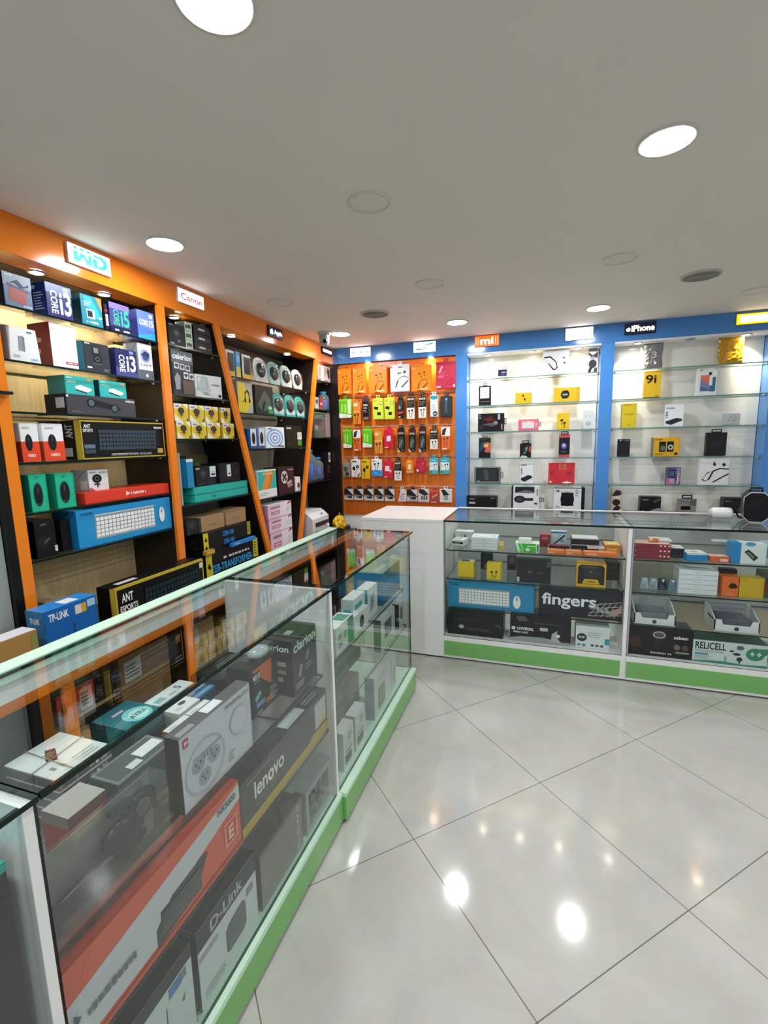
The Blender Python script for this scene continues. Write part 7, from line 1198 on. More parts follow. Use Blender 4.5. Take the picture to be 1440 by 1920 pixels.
carton('headphone_box', 'dark grey carton behind the white gadget at the right end of the shelf', 'box', (1.335, 4.055, 0.915), 0, (0.133, 0.122, 0.08), '#2b2b30', [('wd', 0.08, 0.76, 0.36, 0.84, '#8a8a90'), ('p', [(0.6, 0.3), (0.95, 0.6), (1, 0.4), (0.7, 0.2)], '#4a4a50'), ('ln', 0.08, 0.3, 0.4, 0.44, 2, '#5a5a60')], group='goods on the right white shelves')
# ================================================================== goods in the back counters
carton('cable_box', 'small white carton with black band at the left end of the back counter shelf', 'box', (-0.549, 3.17, 0.773), -0.200, (0.083, 0.045, 0.1), '#e3e3e0', [('r', 0.04, 0.36, 0.96, 0.7, '#33363a'), ('wd', 0.3, 0.44, 0.7, 0.6, '#e0e0e0'), ('r', 0.1, 0.05, 0.9, 0.25, '#c9d2d6'), ('Tln', 0.2, 0.2, 0.8, 0.8, 3, '#9a9a9a')], group='small goods on the upper shelf of the back counter')
carton('charger_box', 'flat white carton, lowest of the stack of four in the back counter', 'box', (-0.36, 3.1, 0.773), 0, (0.171, 0.021, 0.13), '#e2e8ea', [('r', 0, 0, 1, 0.12, '#b6c2c6'), ('wd', 0.44, 0.4, 0.56, 0.66, '#9fb0b6')], group='flat white cartons stacked in the back counter')
carton('charger_box', 'flat white carton, second from bottom of the stack of four in the back counter', 'box', (-0.36, 3.1, 0.794), 0, (0.171, 0.021, 0.13), '#e2e8ea', [('r', 0, 0, 1, 0.12, '#b6c2c6'), ('wd', 0.44, 0.4, 0.56, 0.66, '#9fb0b6')], group='flat white cartons stacked in the back counter')
carton('charger_box', 'flat white carton, third from bottom of the stack of four in the back counter', 'box', (-0.36, 3.1, 0.815), 0, (0.171, 0.021, 0.13), '#e2e8ea', [('r', 0, 0, 1, 0.12, '#b6c2c6'), ('wd', 0.44, 0.4, 0.56, 0.66, '#9fb0b6')], group='flat white cartons stacked in the back counter')
carton('charger_box', 'flat white carton, topmost of the stack of four in the back counter', 'box', (-0.36, 3.1, 0.836), 0, (0.171, 0.021, 0.13), '#e2e8ea', [('r', 0, 0, 1, 0.12, '#b6c2c6'), ('wd', 0.44, 0.4, 0.56, 0.66, '#9fb0b6'), ('Tr', 0.1, 0.4, 0.16, 0.5, '#5a6266'), ('Tr', 0.8, 0.6, 0.86, 0.7, '#5a6266')], group='flat white cartons stacked in the back counter')
carton('charger_box', 'long white carton at the back of the upper shelf near the white cabinet', 'box', (-0.542, 3.4, 0.773), 0, (0.13, 0.06, 0.08), '#dfe3e4', [('r', 0.5, 0.3, 0.6, 0.6, '#5a6064')], group='small goods on the upper shelf of the back counter')
carton('cable_box', 'tiny yellow tagged carton beside the stack of flat white cartons', 'box', (-0.253, 3.14, 0.773), 0, (0.032, 0.045, 0.03), '#d9b52c', [('r', 0.1, 0.6, 0.9, 0.9, '#efe4b4')], group='small goods on the upper shelf of the back counter')
carton('pen_drive_box', 'green and white bulb carton in the back counter', 'box', (-0.086, 3.1, 0.773), 0, (0.149, 0.056, 0.09), '#35c22c', [('p', [(0, 1), (0.12, 1), (0.24, 0), (0.1, 0)], '#d9f2d4'), ('p', [(0.2, 1), (0.26, 1), (0.36, 0), (0.3, 0)], '#a9e6a0'), ('e', 0.52, 0.3, 0.1, 0.2, '#e4efe2'), ('r', 0.5, 0.62, 0.86, 0.76, '#c9f0c2'), ('r', 0.86, 0, 1, 1, '#e4ece0'), ('r', 0.9, 0.1, 0.97, 0.9, '#3a7a3a'), ('Tr', 0, 0, 1, 1, '#dfe8dc')], group='small goods on the upper shelf of the back counter')
carton('charger_box', 'flat white carton lying on the green and white bulb carton', 'box', (-0.102, 3.13, 0.829), 0, (0.081, 0.024, 0.06), '#dfe0dc', [('r', 0, 0, 1, 0.2, '#c2c6c2')], group='small goods on the upper shelf of the back counter')
carton('earphone_box', 'dark red carton behind the black carton with ring marks', 'box', (0.022, 3.27, 0.773), 0, (0.069, 0.085, 0.07), '#9e2836', [('r', 0.2, 0.6, 0.8, 0.85, '#c9626c'), ('ln', 0.1, 0.1, 0.9, 0.4, 3, '#6f1a26'), ('Tr', 0, 0, 1, 1, '#c4434e')], group='small goods on the upper shelf of the back counter')
carton('smart_pen_box', 'white and blue carton picturing a pen standing in the back counter', 'box', (0.111, 3.33, 0.773), 0, (0.102, 0.1, 0.05), '#c8d8e2', [('p', [(0.1, 0.1), (0.2, 0.06), (0.9, 0.7), (0.84, 0.8)], '#2f3b48'), ('r', 0, 0.88, 1, 1, '#3a8fc4'), ('e', 0.7, 0.36, 0.14, 0.12, '#7fa0b4'), ('r', 0.06, 0.6, 0.4, 0.8, '#e8f0f4')], group='small goods on the upper shelf of the back counter')
carton('razor_box', 'long black carton with pale ring marks on the back counter shelf', 'box', (0.103, 3.15, 0.773), 0, (0.138, 0.04, 0.05), '#241f24', [('e', 0.06, 0.7, 0.03, 0.18, '#cfcacb'), ('e', 0.06, 0.3, 0.03, 0.18, '#cfcacb'), ('r', 0.2, 0.3, 0.34, 0.7, '#7a2a34'), ('e', 0.45, 0.5, 0.04, 0.2, '#5a3440'), ('e', 0.6, 0.5, 0.04, 0.2, '#5a3440'), ('e', 0.75, 0.5, 0.04, 0.2, '#5a3440'), ('Tr', 0, 0, 1, 1, '#8f3038')], group='small goods on the upper shelf of the back counter')
carton('drive_box', 'black carton with white top edge, lower of two stacked behind the orange trays', 'box', (0.268, 3.22, 0.773), 0, (0.165, 0.04, 0.12), '#26262a', [('r', 0.3, 0.3, 0.5, 0.5, '#3c3c42'), ('Tr', 0.02, 0.02, 0.98, 0.98, '#26262a'), ('r', 0, 0.86, 1, 1, '#c6c6c4')], group='black cartons stacked in the back counter')
carton('drive_box', 'black carton with white top edge, upper of two stacked behind the orange trays', 'box', (0.268, 3.22, 0.814), 0, (0.165, 0.04, 0.12), '#26262a', [('r', 0.3, 0.3, 0.5, 0.5, '#3c3c42'), ('Tr', 0.02, 0.02, 0.98, 0.98, '#d9d9d6'), ('r', 0, 0.86, 1, 1, '#c6c6c4')], group='black cartons stacked in the back counter')
carton('cable_box', 'pale pink carton lying among the orange packets in the back counter', 'box', (0.328, 3.16, 0.8), 0, (0.097, 0.012, 0.06), '#d8c6c2', [('Tr', 0.1, 0.2, 0.9, 0.8, '#b4a09c'), ('Tln', 0.2, 0.3, 0.8, 0.7, 3, '#8a7874')], group='small goods on the upper shelf of the back counter')
carton('charger_box', 'orange carton with yellow top against the counter partition', 'box', (0.427, 3.2, 0.773), 0, (0.09, 0.05, 0.12), '#e0861e', [('r', 0.1, 0.3, 0.8, 0.6, '#f0b860'), ('Tr', 0, 0, 1, 1, '#eab05a'), ('Tr', 0.2, 0.3, 0.8, 0.7, '#f2d49c')], group='small goods on the upper shelf of the back counter')
carton('charger_box', 'flat orange packet, nearest the white cabinet along the shelf front', 'packet', (0.087, 3.075, 0.773), 0, (0.104, 0.026, 0.06), '#e2752a', [('r', 0.1, 0.3, 0.4, 0.7, '#f0b48a'), ('r', 0.5, 0.2, 0.9, 0.36, '#c25e1a'), ('Tln', 0.1, 0.2, 0.9, 0.8, 4, '#f3c8a4')], group='orange packets in the back counter')
carton('charger_box', 'flat orange packet, in the middle of three along the shelf front', 'packet', (0.191, 3.075, 0.773), 0, (0.096, 0.026, 0.06), '#dd7e3c', [('r', 0.1, 0.3, 0.4, 0.7, '#f0b48a'), ('r', 0.5, 0.2, 0.9, 0.36, '#c25e1a'), ('Tln', 0.1, 0.2, 0.9, 0.8, 4, '#f3c8a4')], group='orange packets in the back counter')
carton('charger_box', 'flat orange packet, longest of three along the shelf front', 'packet', (0.344, 3.075, 0.773), 0, (0.189, 0.026, 0.06), '#ea7420', [('r', 0.1, 0.3, 0.4, 0.7, '#f0b48a'), ('r', 0.5, 0.2, 0.9, 0.36, '#c25e1a'), ('Tln', 0.1, 0.2, 0.9, 0.8, 4, '#f3c8a4')], group='orange packets in the back counter')
carton('charger_box', 'plain yellow carton with open top left in the back counter', 'box', (-0.484, 3.12, 0.572), 0, (0.11, 0.105, 0.08), '#e6c41c', [('Tr', 0, 0, 1, 1, '#cfc39a'), ('Tr', 0.2, 0.2, 0.7, 0.8, '#5a5444'), ('fr', 0, 0, 1, 1, 0.02, 0.02, '#d4b216')], group='goods on the second shelf of the back counter')
carton('car_charger_pack', 'dark round ended plug pack behind the yellow cartons', 'pack', (-0.371, 3.34, 0.572), 0, (0.083, 0.12, 0.06), '#2d2a28', [('e', 0.5, 0.6, 0.4, 0.26, '#3d3936'), ('r', 0.3, 0.05, 0.7, 0.3, '#8a6a54')], group='goods on the second shelf of the back counter')
carton('earphone_box', 'yellow carton with two black earbuds in the back counter', 'box', (-0.293, 3.1, 0.572), 0, (0.097, 0.115, 0.05), '#e4c61e', [('eb', 0.2, 0.1, 0.8, 0.52, '#2a2410'), ('r', 0.9, 0, 1, 1, '#c9a814')], group='goods on the second shelf of the back counter')
carton('car_charger_pack', 'dull plum pack behind the flat black carton', 'pack', (-0.196, 3.36, 0.572), 0, (0.065, 0.11, 0.05), '#5a4246', [('e', 0.5, 0.7, 0.3, 0.2, '#8a6a6c'), ('r', 0.2, 0.1, 0.8, 0.4, '#3c2c30')], group='goods on the second shelf of the back counter')
carton('router_box', 'flat fronted black carton in the middle of the back counter', 'box', (-0.043, 3.09, 0.572), 0, (0.212, 0.158, 0.05), '#2b2b2e', [('fr', 0, 0, 1, 1, 0.014, 0.018, '#4a4a4c'), ('e', 0.38, 0.44, 0.04, 0.05, '#6a6c70'), ('p', [(0.36, 0.4), (0.42, 0.4), (0.46, 0.5), (0.34, 0.52)], '#55575c'), ('e', 0.62, 0.44, 0.03, 0.04, '#5a5c60'), ('e', 0.72, 0.44, 0.03, 0.04, '#5a5c60')], group='goods on the second shelf of the back counter', parts=[('sticker', 'F', 0.02, 0.03, 0.09, 0.22, '#cfcabc'), ('sticker', 'F', 0.88, 0.7, 0.97, 0.92, '#55595c')])
carton('hair_dryer_box', 'yellow and black carton with rounded black window in the back counter', 'box', (0.299, 3.09, 0.572), 0, (0.17, 0.148, 0.09), '#e0ae18', [('p', [(0.05, 0.12), (0.95, 0.12), (0.95, 0.86), (0.86, 0.96), (0.14, 0.96), (0.05, 0.86)], '#2c2c2e'), ('p', [(0.2, 0.14), (0.8, 0.14), (0.72, 0.34), (0.28, 0.34)], '#e0ae18'), ('e', 0.5, 0.62, 0.26, 0.2, '#3c3c40'), ('wd', 0.34, 0.2, 0.66, 0.27, '#4a3a10'), ('e', 0.5, 0.66, 0.03, 0.03, '#9a9ca0'), ('ln', 0.2, 0.82, 0.8, 0.92, 2, '#66686a')], group='goods on the second shelf of the back counter')
carton('camera_case', 'dark brown soft case at the right end of the second shelf', 'case', (0.444, 3.28, 0.572), 0, (0.079, 0.12, 0.1), '#3a2a28', [('fr', 0.1, 0.1, 0.9, 0.4, 0.04, 0.04, '#5c4440'), ('e', 0.5, 0.7, 0.3, 0.14, '#54403c')], group='goods on the second shelf of the back counter')
carton('keyboard_box', 'wide blue carton picturing a white keyboard inside the back counter', 'box', (-0.315, 3.085, 0.367), 0, (0.574, 0.178, 0.1), '#1288b8', [('kb', 0.13, 0.14, 0.72, 0.78, '#9aa6ac', '#f4f6f6', 16), ('ms', 0.8, 0.38, 0.042, 0.25, '#eef1f2', '#c5ccd0'), ('wd', 0.04, 0.86, 0.13, 0.93, '#0c5878'), ('r', 0.988, 0, 1, 1, '#0d4f70')], group='wide cartons low in the back counter')
carton('keyboard_box', 'wide navy carton with large white lowercase word in the back counter', 'box', (0.238, 3.085, 0.367), 0, (0.489, 0.178, 0.1), '#272b3c', [('T', 'fingers', 0.04, 0.28, 0.7, 0.84, '#eceef2'), ('p', [(0.68, 0.5), (0.72, 0.52), (0.76, 0.3), (0.72, 0.27)], '#a8a39c'), ('p', [(0.735, 0.38), (0.775, 0.4), (0.81, 0.27), (0.77, 0.24)], '#a8a39c'), ('p', [(0.79, 0.44), (0.83, 0.46), (0.86, 0.24), (0.82, 0.21)], '#a8a39c'), ('p', [(0.845, 0.32), (0.885, 0.34), (0.91, 0.21), (0.87, 0.18)], '#a8a39c'), ('p', [(0.6, 0.1), (0.615, 0.1), (0.76, 0.62), (0.745, 0.62)], '#8f8a88'), ('p', [(0.675, 0.1), (0.69, 0.1), (0.82, 0.62), (0.805, 0.62)], '#8f8a88'), ('p', [(0.75, 0.1), (0.765, 0.1), (0.88, 0.62), (0.865, 0.62)], '#8f8a88'), ('p', [(0.825, 0.1), (0.84, 0.1), (0.94, 0.62), (0.925, 0.62)], '#8f8a88'), ('p', [(0.9, 0.1), (0.915, 0.1), (1, 0.62), (0.985, 0.62)], '#8f8a88'), ('p', [(0.62, 0.1), (1, 0.2), (1, 0.225), (0.62, 0.12)], '#b5aea6'), ('p', [(0.62, 0.23), (1, 0.36), (1, 0.385), (0.62, 0.25)], '#b5aea6'), ('p', [(0.62, 0.36), (1, 0.52), (1, 0.545), (0.62, 0.38)], '#b5aea6'), ('p', [(0.62, 0.49), (1, 0.68), (1, 0.705), (0.62, 0.51)], '#b5aea6'), ('p', [(0.86, 0.12), (1, 0.3), (1, 0.52), (0.88, 0.36)], '#b8968a')], group='wide cartons low in the back counter')
carton('dvd_player_box', 'wide black carton with faint white print at the bottom left of the back counter', 'box', (-0.417, 3.09, 0.166), 0, (0.378, 0.165, 0.2), '#19191b', [('r', 0.2, 0.62, 0.62, 0.74, '#35363a'), ('e', 0.26, 0.36, 0.05, 0.08, '#b9bcc0'), ('ln', 0.35, 0.22, 0.85, 0.36, 2, '#55575c'), ('p', [(0.86, 0.55), (0.97, 0.4), (0.99, 0.46), (0.9, 0.6)], '#4a4c50')], group='wide cartons low in the back counter')
carton('keyboard_box', 'wide black carton with bold white word and grey swoosh in the back counter', 'box', (0.006, 3.09, 0.166), 0, (0.379, 0.178, 0.18), '#1c1c20', [('p', [(0, 0), (1, 0), (1, 0.1), (0.55, 0.22), (0.2, 0.2), (0, 0.12)], '#9da2a6'), ('p', [(0.68, 0.1), (0.7, 0.4), (0.8, 0.56), (0.92, 0.5), (0.9, 0.1)], '#b4b8bc'), ('e', 0.88, 0.4, 0.1, 0.3, '#2a2b30'), ('T', 'UNIVERSAL', 0.12, 0.44, 0.4, 0.56, '#f2f2f2'), ('e', 0.06, 0.5, 0.035, 0.07, '#e0e0e0'), ('wd', 0.06, 0.32, 0.3, 0.4, '#d0d0d2'), ('r', 0.5, 0.48, 0.63, 0.6, '#c9ccd0'), ('p', [(0.14, 0.78), (0.3, 0.8), (0.26, 0.98), (0.1, 0.98)], '#5a5c60'), ('e', 0.8, 0.34, 0.03, 0.06, '#f4f4f4'), ('ln', 0.4, 0.72, 0.9, 0.8, 1, '#55575a')], group='wide cartons low in the back counter')
carton('router_box', 'white router carton with dark round badge in the back counter', 'box', (0.324, 3.09, 0.166), 0, (0.197, 0.15, 0.12), '#e2e6e6', [('e', 0.18, 0.48, 0.15, 0.18, '#2a4048'), ('wd', 0.09, 0.44, 0.27, 0.54, '#d4e0e2'), ('r', 0.05, 0.1, 0.15, 0.2, '#3a9ab8'), ('r', 0.2, 0.08, 0.3, 0.2, '#6f8a94'), ('e', 0.5, 0.16, 0.05, 0.05, '#3f5058'), ('e', 0.64, 0.16, 0.05, 0.05, '#3f5058'), ('e', 0.78, 0.16, 0.05, 0.05, '#3f5058'), ('r', 0.86, 0.24, 1, 0.5, '#3a9ab8'), ('ln', 0.36, 0.5, 0.8, 0.76, 3, '#b4bec0'), ('Tr', 0, 0, 1, 1, '#cfd4d4')], group='wide cartons low in the back counter')
carton('earphone_box', 'flat maroon carton with white dots, lowest of three stacked', 'box', (0.623, 3.085, 0.773), 0, (0.194, 0.031, 0.12), '#9c2336', [('e', 0.74, 0.66, 0.028, 0.16, '#f0dcd8'), ('e', 0.85, 0.66, 0.028, 0.16, '#f0dcd8'), ('e', 0.96, 0.66, 0.028, 0.16, '#f0dcd8'), ('e', 0.05, 0.6, 0.02, 0.14, '#d9a0a4'), ('ln', 0.12, 0.4, 0.6, 0.6, 1, '#7a1626')], group='maroon cartons stacked in the right counter')
carton('earphone_box', 'flat maroon carton with white dots, middle of three stacked', 'box', (0.623, 3.085, 0.804), 0, (0.194, 0.031, 0.12), '#9c2336', [('e', 0.74, 0.66, 0.028, 0.16, '#f0dcd8'), ('e', 0.85, 0.66, 0.028, 0.16, '#f0dcd8'), ('e', 0.96, 0.66, 0.028, 0.16, '#f0dcd8'), ('e', 0.05, 0.6, 0.02, 0.14, '#d9a0a4'), ('ln', 0.12, 0.4, 0.6, 0.6, 1, '#7a1626')], group='maroon cartons stacked in the right counter')
carton('earphone_box', 'flat maroon carton with white dots, topmost of three stacked', 'box', (0.623, 3.085, 0.835), 0, (0.194, 0.031, 0.12), '#9c2336', [('e', 0.74, 0.66, 0.028, 0.16, '#f0dcd8'), ('e', 0.85, 0.66, 0.028, 0.16, '#f0dcd8'), ('e', 0.96, 0.66, 0.028, 0.16, '#f0dcd8'), ('e', 0.05, 0.6, 0.02, 0.14, '#d9a0a4'), ('ln', 0.12, 0.4, 0.6, 0.6, 1, '#7a1626'), ('Tr', 0, 0, 1, 1, '#e0b4a0')], group='maroon cartons stacked in the right counter')
carton('charger_box', 'small orange and white carton on the maroon stack', 'box', (0.639, 3.13, 0.867), 0, (0.049, 0.024, 0.05), '#d87a3a', [('r', 0, 0.4, 0.4, 1, '#efe2d4'), ('Tr', 0, 0, 1, 1, '#ead0b4')], group='small goods on the upper shelf of the right counter')
carton('cable_box', 'black carton with white top printed in red and blue dots', 'box', (0.772, 3.14, 0.774), 0, (0.068, 0.06, 0.1), '#1f1f22', [('Tr', 0, 0, 1, 1, '#e6e6e8'), ('Te', 0.2, 0.6, 0.05, 0.05, '#c43a3a'), ('Te', 0.5, 0.7, 0.05, 0.05, '#3a62c4'), ('Te', 0.7, 0.4, 0.05, 0.05, '#c43a3a'), ('Te', 0.35, 0.3, 0.05, 0.05, '#3a9a4a'), ('r', 0.1, 0.1, 0.9, 0.3, '#3a3a40')], group='small goods on the upper shelf of the right counter')
carton('cable_box', 'flat white printed carton lying across the maroon stack', 'box', (0.705, 3.15, 0.867), 0, (0.07, 0.012, 0.09), '#e2e2e4', [('Te', 0.2, 0.5, 0.05, 0.08, '#c43a3a'), ('Te', 0.5, 0.6, 0.05, 0.08, '#3a62c4'), ('Te', 0.8, 0.4, 0.05, 0.08, '#c43a3a'), ('r', 0.1, 0.2, 0.9, 0.5, '#b4b4ba')], group='small goods on the upper shelf of the right counter')
carton('charger_box', 'blue tray carton with white paper top in the right counter', 'box', (0.862, 3.1, 0.773), 0.150, (0.11, 0.045, 0.1), '#1d86c4', [('Tr', 0.02, 0.02, 0.98, 0.98, '#e4e4e0'), ('Tp', [(0.3, 0.3), (0.6, 0.25), (0.7, 0.6), (0.35, 0.7)], '#b4a68a'), ('r', 0, 0.8, 1, 1, '#cfe0ea')], group='small goods on the upper shelf of the right counter')
carton('charger_box', 'orange and white packet lying in the right counter', 'packet', (0.973, 3.09, 0.773), 0, (0.094, 0.032, 0.08), '#d9653c', [('Tr', 0, 0.2, 1, 1, '#e8b49c'), ('Tp', [(0.2, 0.3), (0.5, 0.4), (0.8, 0.3), (0.7, 0.7)], '#f0e4de'), ('r', 0.5, 0.2, 0.9, 0.7, '#f0d0c4')], group='small goods on the upper shelf of the right counter')
carton('usb_adapter_box', 'white and blue carton picturing a black dongle in the right counter', 'box', (1.127, 3.085, 0.773), 0, (0.121, 0.118, 0.08), '#dbe6e4', [('p', [(0.14, 0.6), (0.3, 0.72), (0.7, 0.34), (0.54, 0.16)], '#2f3a3a'), ('p', [(0.24, 0.56), (0.3, 0.62), (0.56, 0.34), (0.5, 0.28)], '#7a8a88'), ('r', 0, 0, 0.02, 1, '#bcd4d4'), ('e', 0.36, 0.98, 0.2, 0.1, '#4a9ac4'), ('Lr', 0, 0, 1, 1, '#1f86c4')], group='small goods on the upper shelf of the right counter', parts=[('band', -0.36, -0, '#1f86c4')])
carton('speaker_box', 'pale blue and green carton at the right frame edge of the counter', 'box', (1.216, 3.1, 0.773), 0, (0.058, 0.12, 0.1), '#a8c4c4', [('r', 0.1, 0.3, 0.4, 0.8, '#5a8aa0'), ('e', 0.7, 0.6, 0.2, 0.2, '#d6d47a')], group='small goods on the upper shelf of the right counter')
clear_pouch((0.957, 3.20, 0.7726))
carton('photo_frame_box', 'large plain cream carton standing at the back of the right counter', 'box', (0.713, 3.42, 0.572), 0, (0.281, 0.178, 0.06), '#b9b59e', [('ln', 0.1, 0.88, 0.5, 0.94, 1, '#8f8b76')], group='goods on the second shelf of the right counter')
carton('cable_pouch', 'knotted plastic pouch, palest of four in the right counter', 'pouch', (0.607, 3.14, 0.572), 0, (0.047, 0.066, 0.03), '#9fb2b8', [('p', [(0.3, 1), (0.5, 0.7), (0.7, 1)], '#d0d8da'), ('ln', 0.2, 0.1, 0.8, 0.5, 2, '#6a7a80')], group='knotted pouches in the right counter', taper=0.25)
carton('cable_pouch', 'knotted plastic pouch, pale blue grey one in the right counter', 'pouch', (0.654, 3.14, 0.572), 0, (0.051, 0.066, 0.03), '#8fa4ac', [('p', [(0.3, 1), (0.5, 0.7), (0.7, 1)], '#d0d8da'), ('ln', 0.2, 0.1, 0.8, 0.5, 2, '#6a7a80')], group='knotted pouches in the right counter', taper=0.25)
carton('cable_pouch', 'knotted plastic pouch, black one in the right counter', 'pouch', (0.706, 3.14, 0.572), 0, (0.049, 0.066, 0.03), '#2c3138', [('p', [(0.3, 1), (0.5, 0.7), (0.7, 1)], '#d0d8da'), ('ln', 0.2, 0.1, 0.8, 0.5, 2, '#6a7a80')], group='knotted pouches in the right counter', taper=0.25)
carton('cable_pouch', 'knotted plastic pouch, steel blue one in the right counter', 'pouch', (0.759, 3.14, 0.572), 0, (0.055, 0.066, 0.03), '#5f8296', [('p', [(0.3, 1), (0.5, 0.7), (0.7, 1)], '#d0d8da'), ('ln', 0.2, 0.1, 0.8, 0.5, 2, '#6a7a80')], group='knotted pouches in the right counter', taper=0.25)
carton('charger_box', 'flat white carton, lowest of the stack of five', 'box', (0.876, 3.1, 0.572), 0, (0.199, 0.029, 0.12), '#dfe6e8', [('r', 0, 0, 1, 0.08, '#aab8bc'), ('ln', 0.4, 0.46, 0.64, 0.6, 1, '#7a8a8e')], group='flat white cartons in a stack of five')
carton('charger_box', 'flat white carton, second lowest of the stack of five', 'box', (0.876, 3.1, 0.601), 0, (0.199, 0.029, 0.12), '#dfe6e8', [('r', 0, 0, 1, 0.08, '#aab8bc'), ('ln', 0.4, 0.46, 0.64, 0.6, 1, '#7a8a8e')], group='flat white cartons in a stack of five')
carton('charger_box', 'flat white carton, middle of the stack of five', 'box', (0.876, 3.1, 0.63), 0, (0.199, 0.029, 0.12), '#dfe6e8', [('r', 0, 0, 1, 0.08, '#aab8bc'), ('ln', 0.4, 0.46, 0.64, 0.6, 1, '#7a8a8e')], group='flat white cartons in a stack of five')
carton('charger_box', 'flat white carton, second from top of the stack of five', 'box', (0.876, 3.1, 0.659), 0, (0.199, 0.029, 0.12), '#dfe6e8', [('r', 0, 0, 1, 0.08, '#aab8bc'), ('ln', 0.4, 0.46, 0.64, 0.6, 1, '#7a8a8e')], group='flat white cartons in a stack of five')
carton('charger_box', 'flat white carton, topmost of the stack of five', 'box', (0.876, 3.1, 0.688), 0, (0.199, 0.029, 0.12), '#dfe6e8', [('r', 0, 0, 1, 0.08, '#aab8bc'), ('ln', 0.4, 0.46, 0.64, 0.6, 1, '#7a8a8e'), ('Tr', 0.3, 0.3, 0.36, 0.4, '#8a9498')], group='flat white cartons in a stack of five')
carton('dvd_player_box', 'dark brown carton behind the orange and yellow cartons in the right counter', 'box', (1.054, 3.19, 0.572), 0, (0.083, 0.14, 0.05), '#3f332e', [('r', 0.1, 0.7, 0.9, 0.9, '#5a4a42')], group='goods on the second shelf of the right counter')
carton('mouse_box', 'orange carton with black mouse picture in the right counter', 'box', (1.036, 3.1, 0.572), 0, (0.092, 0.118, 0.07), '#e06a1e', [('p', [(0.4, 0.5), (0.55, 0.7), (0.8, 0.66), (0.82, 0.5), (0.6, 0.4)], '#2a1c16'), ('e', 0.78, 0.52, 0.1, 0.1, '#3a241a'), ('ln', 0.3, 0.08, 0.8, 0.2, 2, '#f0b080'), ('r', 0, 0, 0.06, 1, '#8f4a1c')], group='goods on the second shelf of the right counter')
carton('mouse_box', 'plain yellow carton in the right counter', 'box', (1.137, 3.1, 0.572), 0, (0.123, 0.118, 0.07), '#cfa814', [('ln', 0.1, 0.84, 0.5, 0.92, 1, '#9a7c10'), ('r', 0.97, 0, 1, 1, '#a88810'), ('Tr', 0, 0, 1, 1, '#c9b04a')], group='goods on the second shelf of the right counter')
carton('speaker_box', 'dark green carton cut by the right frame edge in the right counter', 'box', (1.234, 3.12, 0.572), 0, (0.074, 0.15, 0.1), '#4a5a44', [('r', 0.1, 0.2, 0.6, 0.6, '#7a3030'), ('e', 0.4, 0.7, 0.2, 0.15, '#2a3a2c')], group='goods on the second shelf of the right counter')
tray_box((0.6620, 3.085, 0.3666), 'open fronted white carton with grey film window, nearer the partition')
tray_box((1.0810, 3.085, 0.3666), 'open fronted white carton with violet film window in the right counter')
carton('speaker_box', 'wide black carton with silver oval badge and white word in the right counter', 'box', (0.7, 3.085, 0.166), 0, (0.347, 0.178, 0.16), '#1d1b1a', [('e', 0.48, 0.78, 0.1, 0.13, '#b9b6b2'), ('e', 0.48, 0.78, 0.08, 0.09, '#5a5856'), ('T', 'zebion', 0.7, 0.68, 0.92, 0.8, '#f0eeec'), ('e', 0.1, 0.46, 0.1, 0.2, '#5a2f30'), ('e', 0.76, 0.4, 0.05, 0.1, '#6a6a6c'), ('e', 0.88, 0.4, 0.05, 0.1, '#6a4a40'), ('r', 0.4, 0.4, 0.5, 0.66, '#3a2624'), ('wd', 0.36, 0.1, 0.68, 0.17, '#c8c6c4'), ('wd', 0.74, 0.18, 0.94, 0.26, '#b0aeac')], group='wide cartons low in the right counter')
carton('battery_box', 'wide white and green battery carton with bold black word in the right counter', 'box', (1.056, 3.085, 0.166), 0, (0.373, 0.135, 0.15), '#d3dedb', [('T', 'RELICELL', 0.04, 0.6, 0.46, 0.92, '#16181a'), ('t', 'Reliable Energy Storage', 0.04, 0.46, 0.42, 0.56, '#4a565a'), ('r', 0.04, 0.32, 0.22, 0.42, '#5a9ab4'), ('ln', 0.04, 0.12, 0.3, 0.3, 3, '#9ab0b0'), ('e', 0.84, 0.56, 0.12, 0.28, '#2f8a66'), ('p', [(0.86, 0.82), (1, 0.86), (1, 0.62), (0.9, 0.4)], '#2f8a66'), ('r', 0.77, 0.55, 0.83, 0.6, '#d8ead8'), ('r', 0.79, 0.48, 0.81, 0.67, '#d8ead8'), ('r', 0.86, 0.55, 0.92, 0.6, '#d8ead8'), ('r', 0.88, 0.48, 0.9, 0.67, '#d8ead8'), ('e', 0.64, 0.8, 0.05, 0.1, '#55686a'), ('e', 0.53, 0.62, 0.03, 0.04, '#303c3c'), ('e', 0.6, 0.5, 0.05, 0.06, '#303c3c'), ('e', 0.64, 0.28, 0.04, 0.1, '#2c4a3c'), ('r', 0.635, 0.08, 0.65, 0.24, '#2c3c34'), ('p', [(0, 0), (1, 0), (1, 0.1), (0.7, 0.06), (0.4, 0.12), (0, 0.05)], '#2f8a72'), ('r', 0.44, 0.1, 0.47, 0.34, '#8aa6a4'), ('Tr', 0, 0, 1, 1, '#1f5f4a')], group='wide cartons low in the right counter')
carton('battery_box', 'pale carton cut by the right frame edge at the counter bottom', 'box', (1.27, 3.09, 0.166), 0, (0.065, 0.12, 0.12), '#aab4b2', [('r', 0.1, 0.3, 0.7, 0.6, '#5a6a6a')], group='wide cartons low in the right counter')
gadgets()
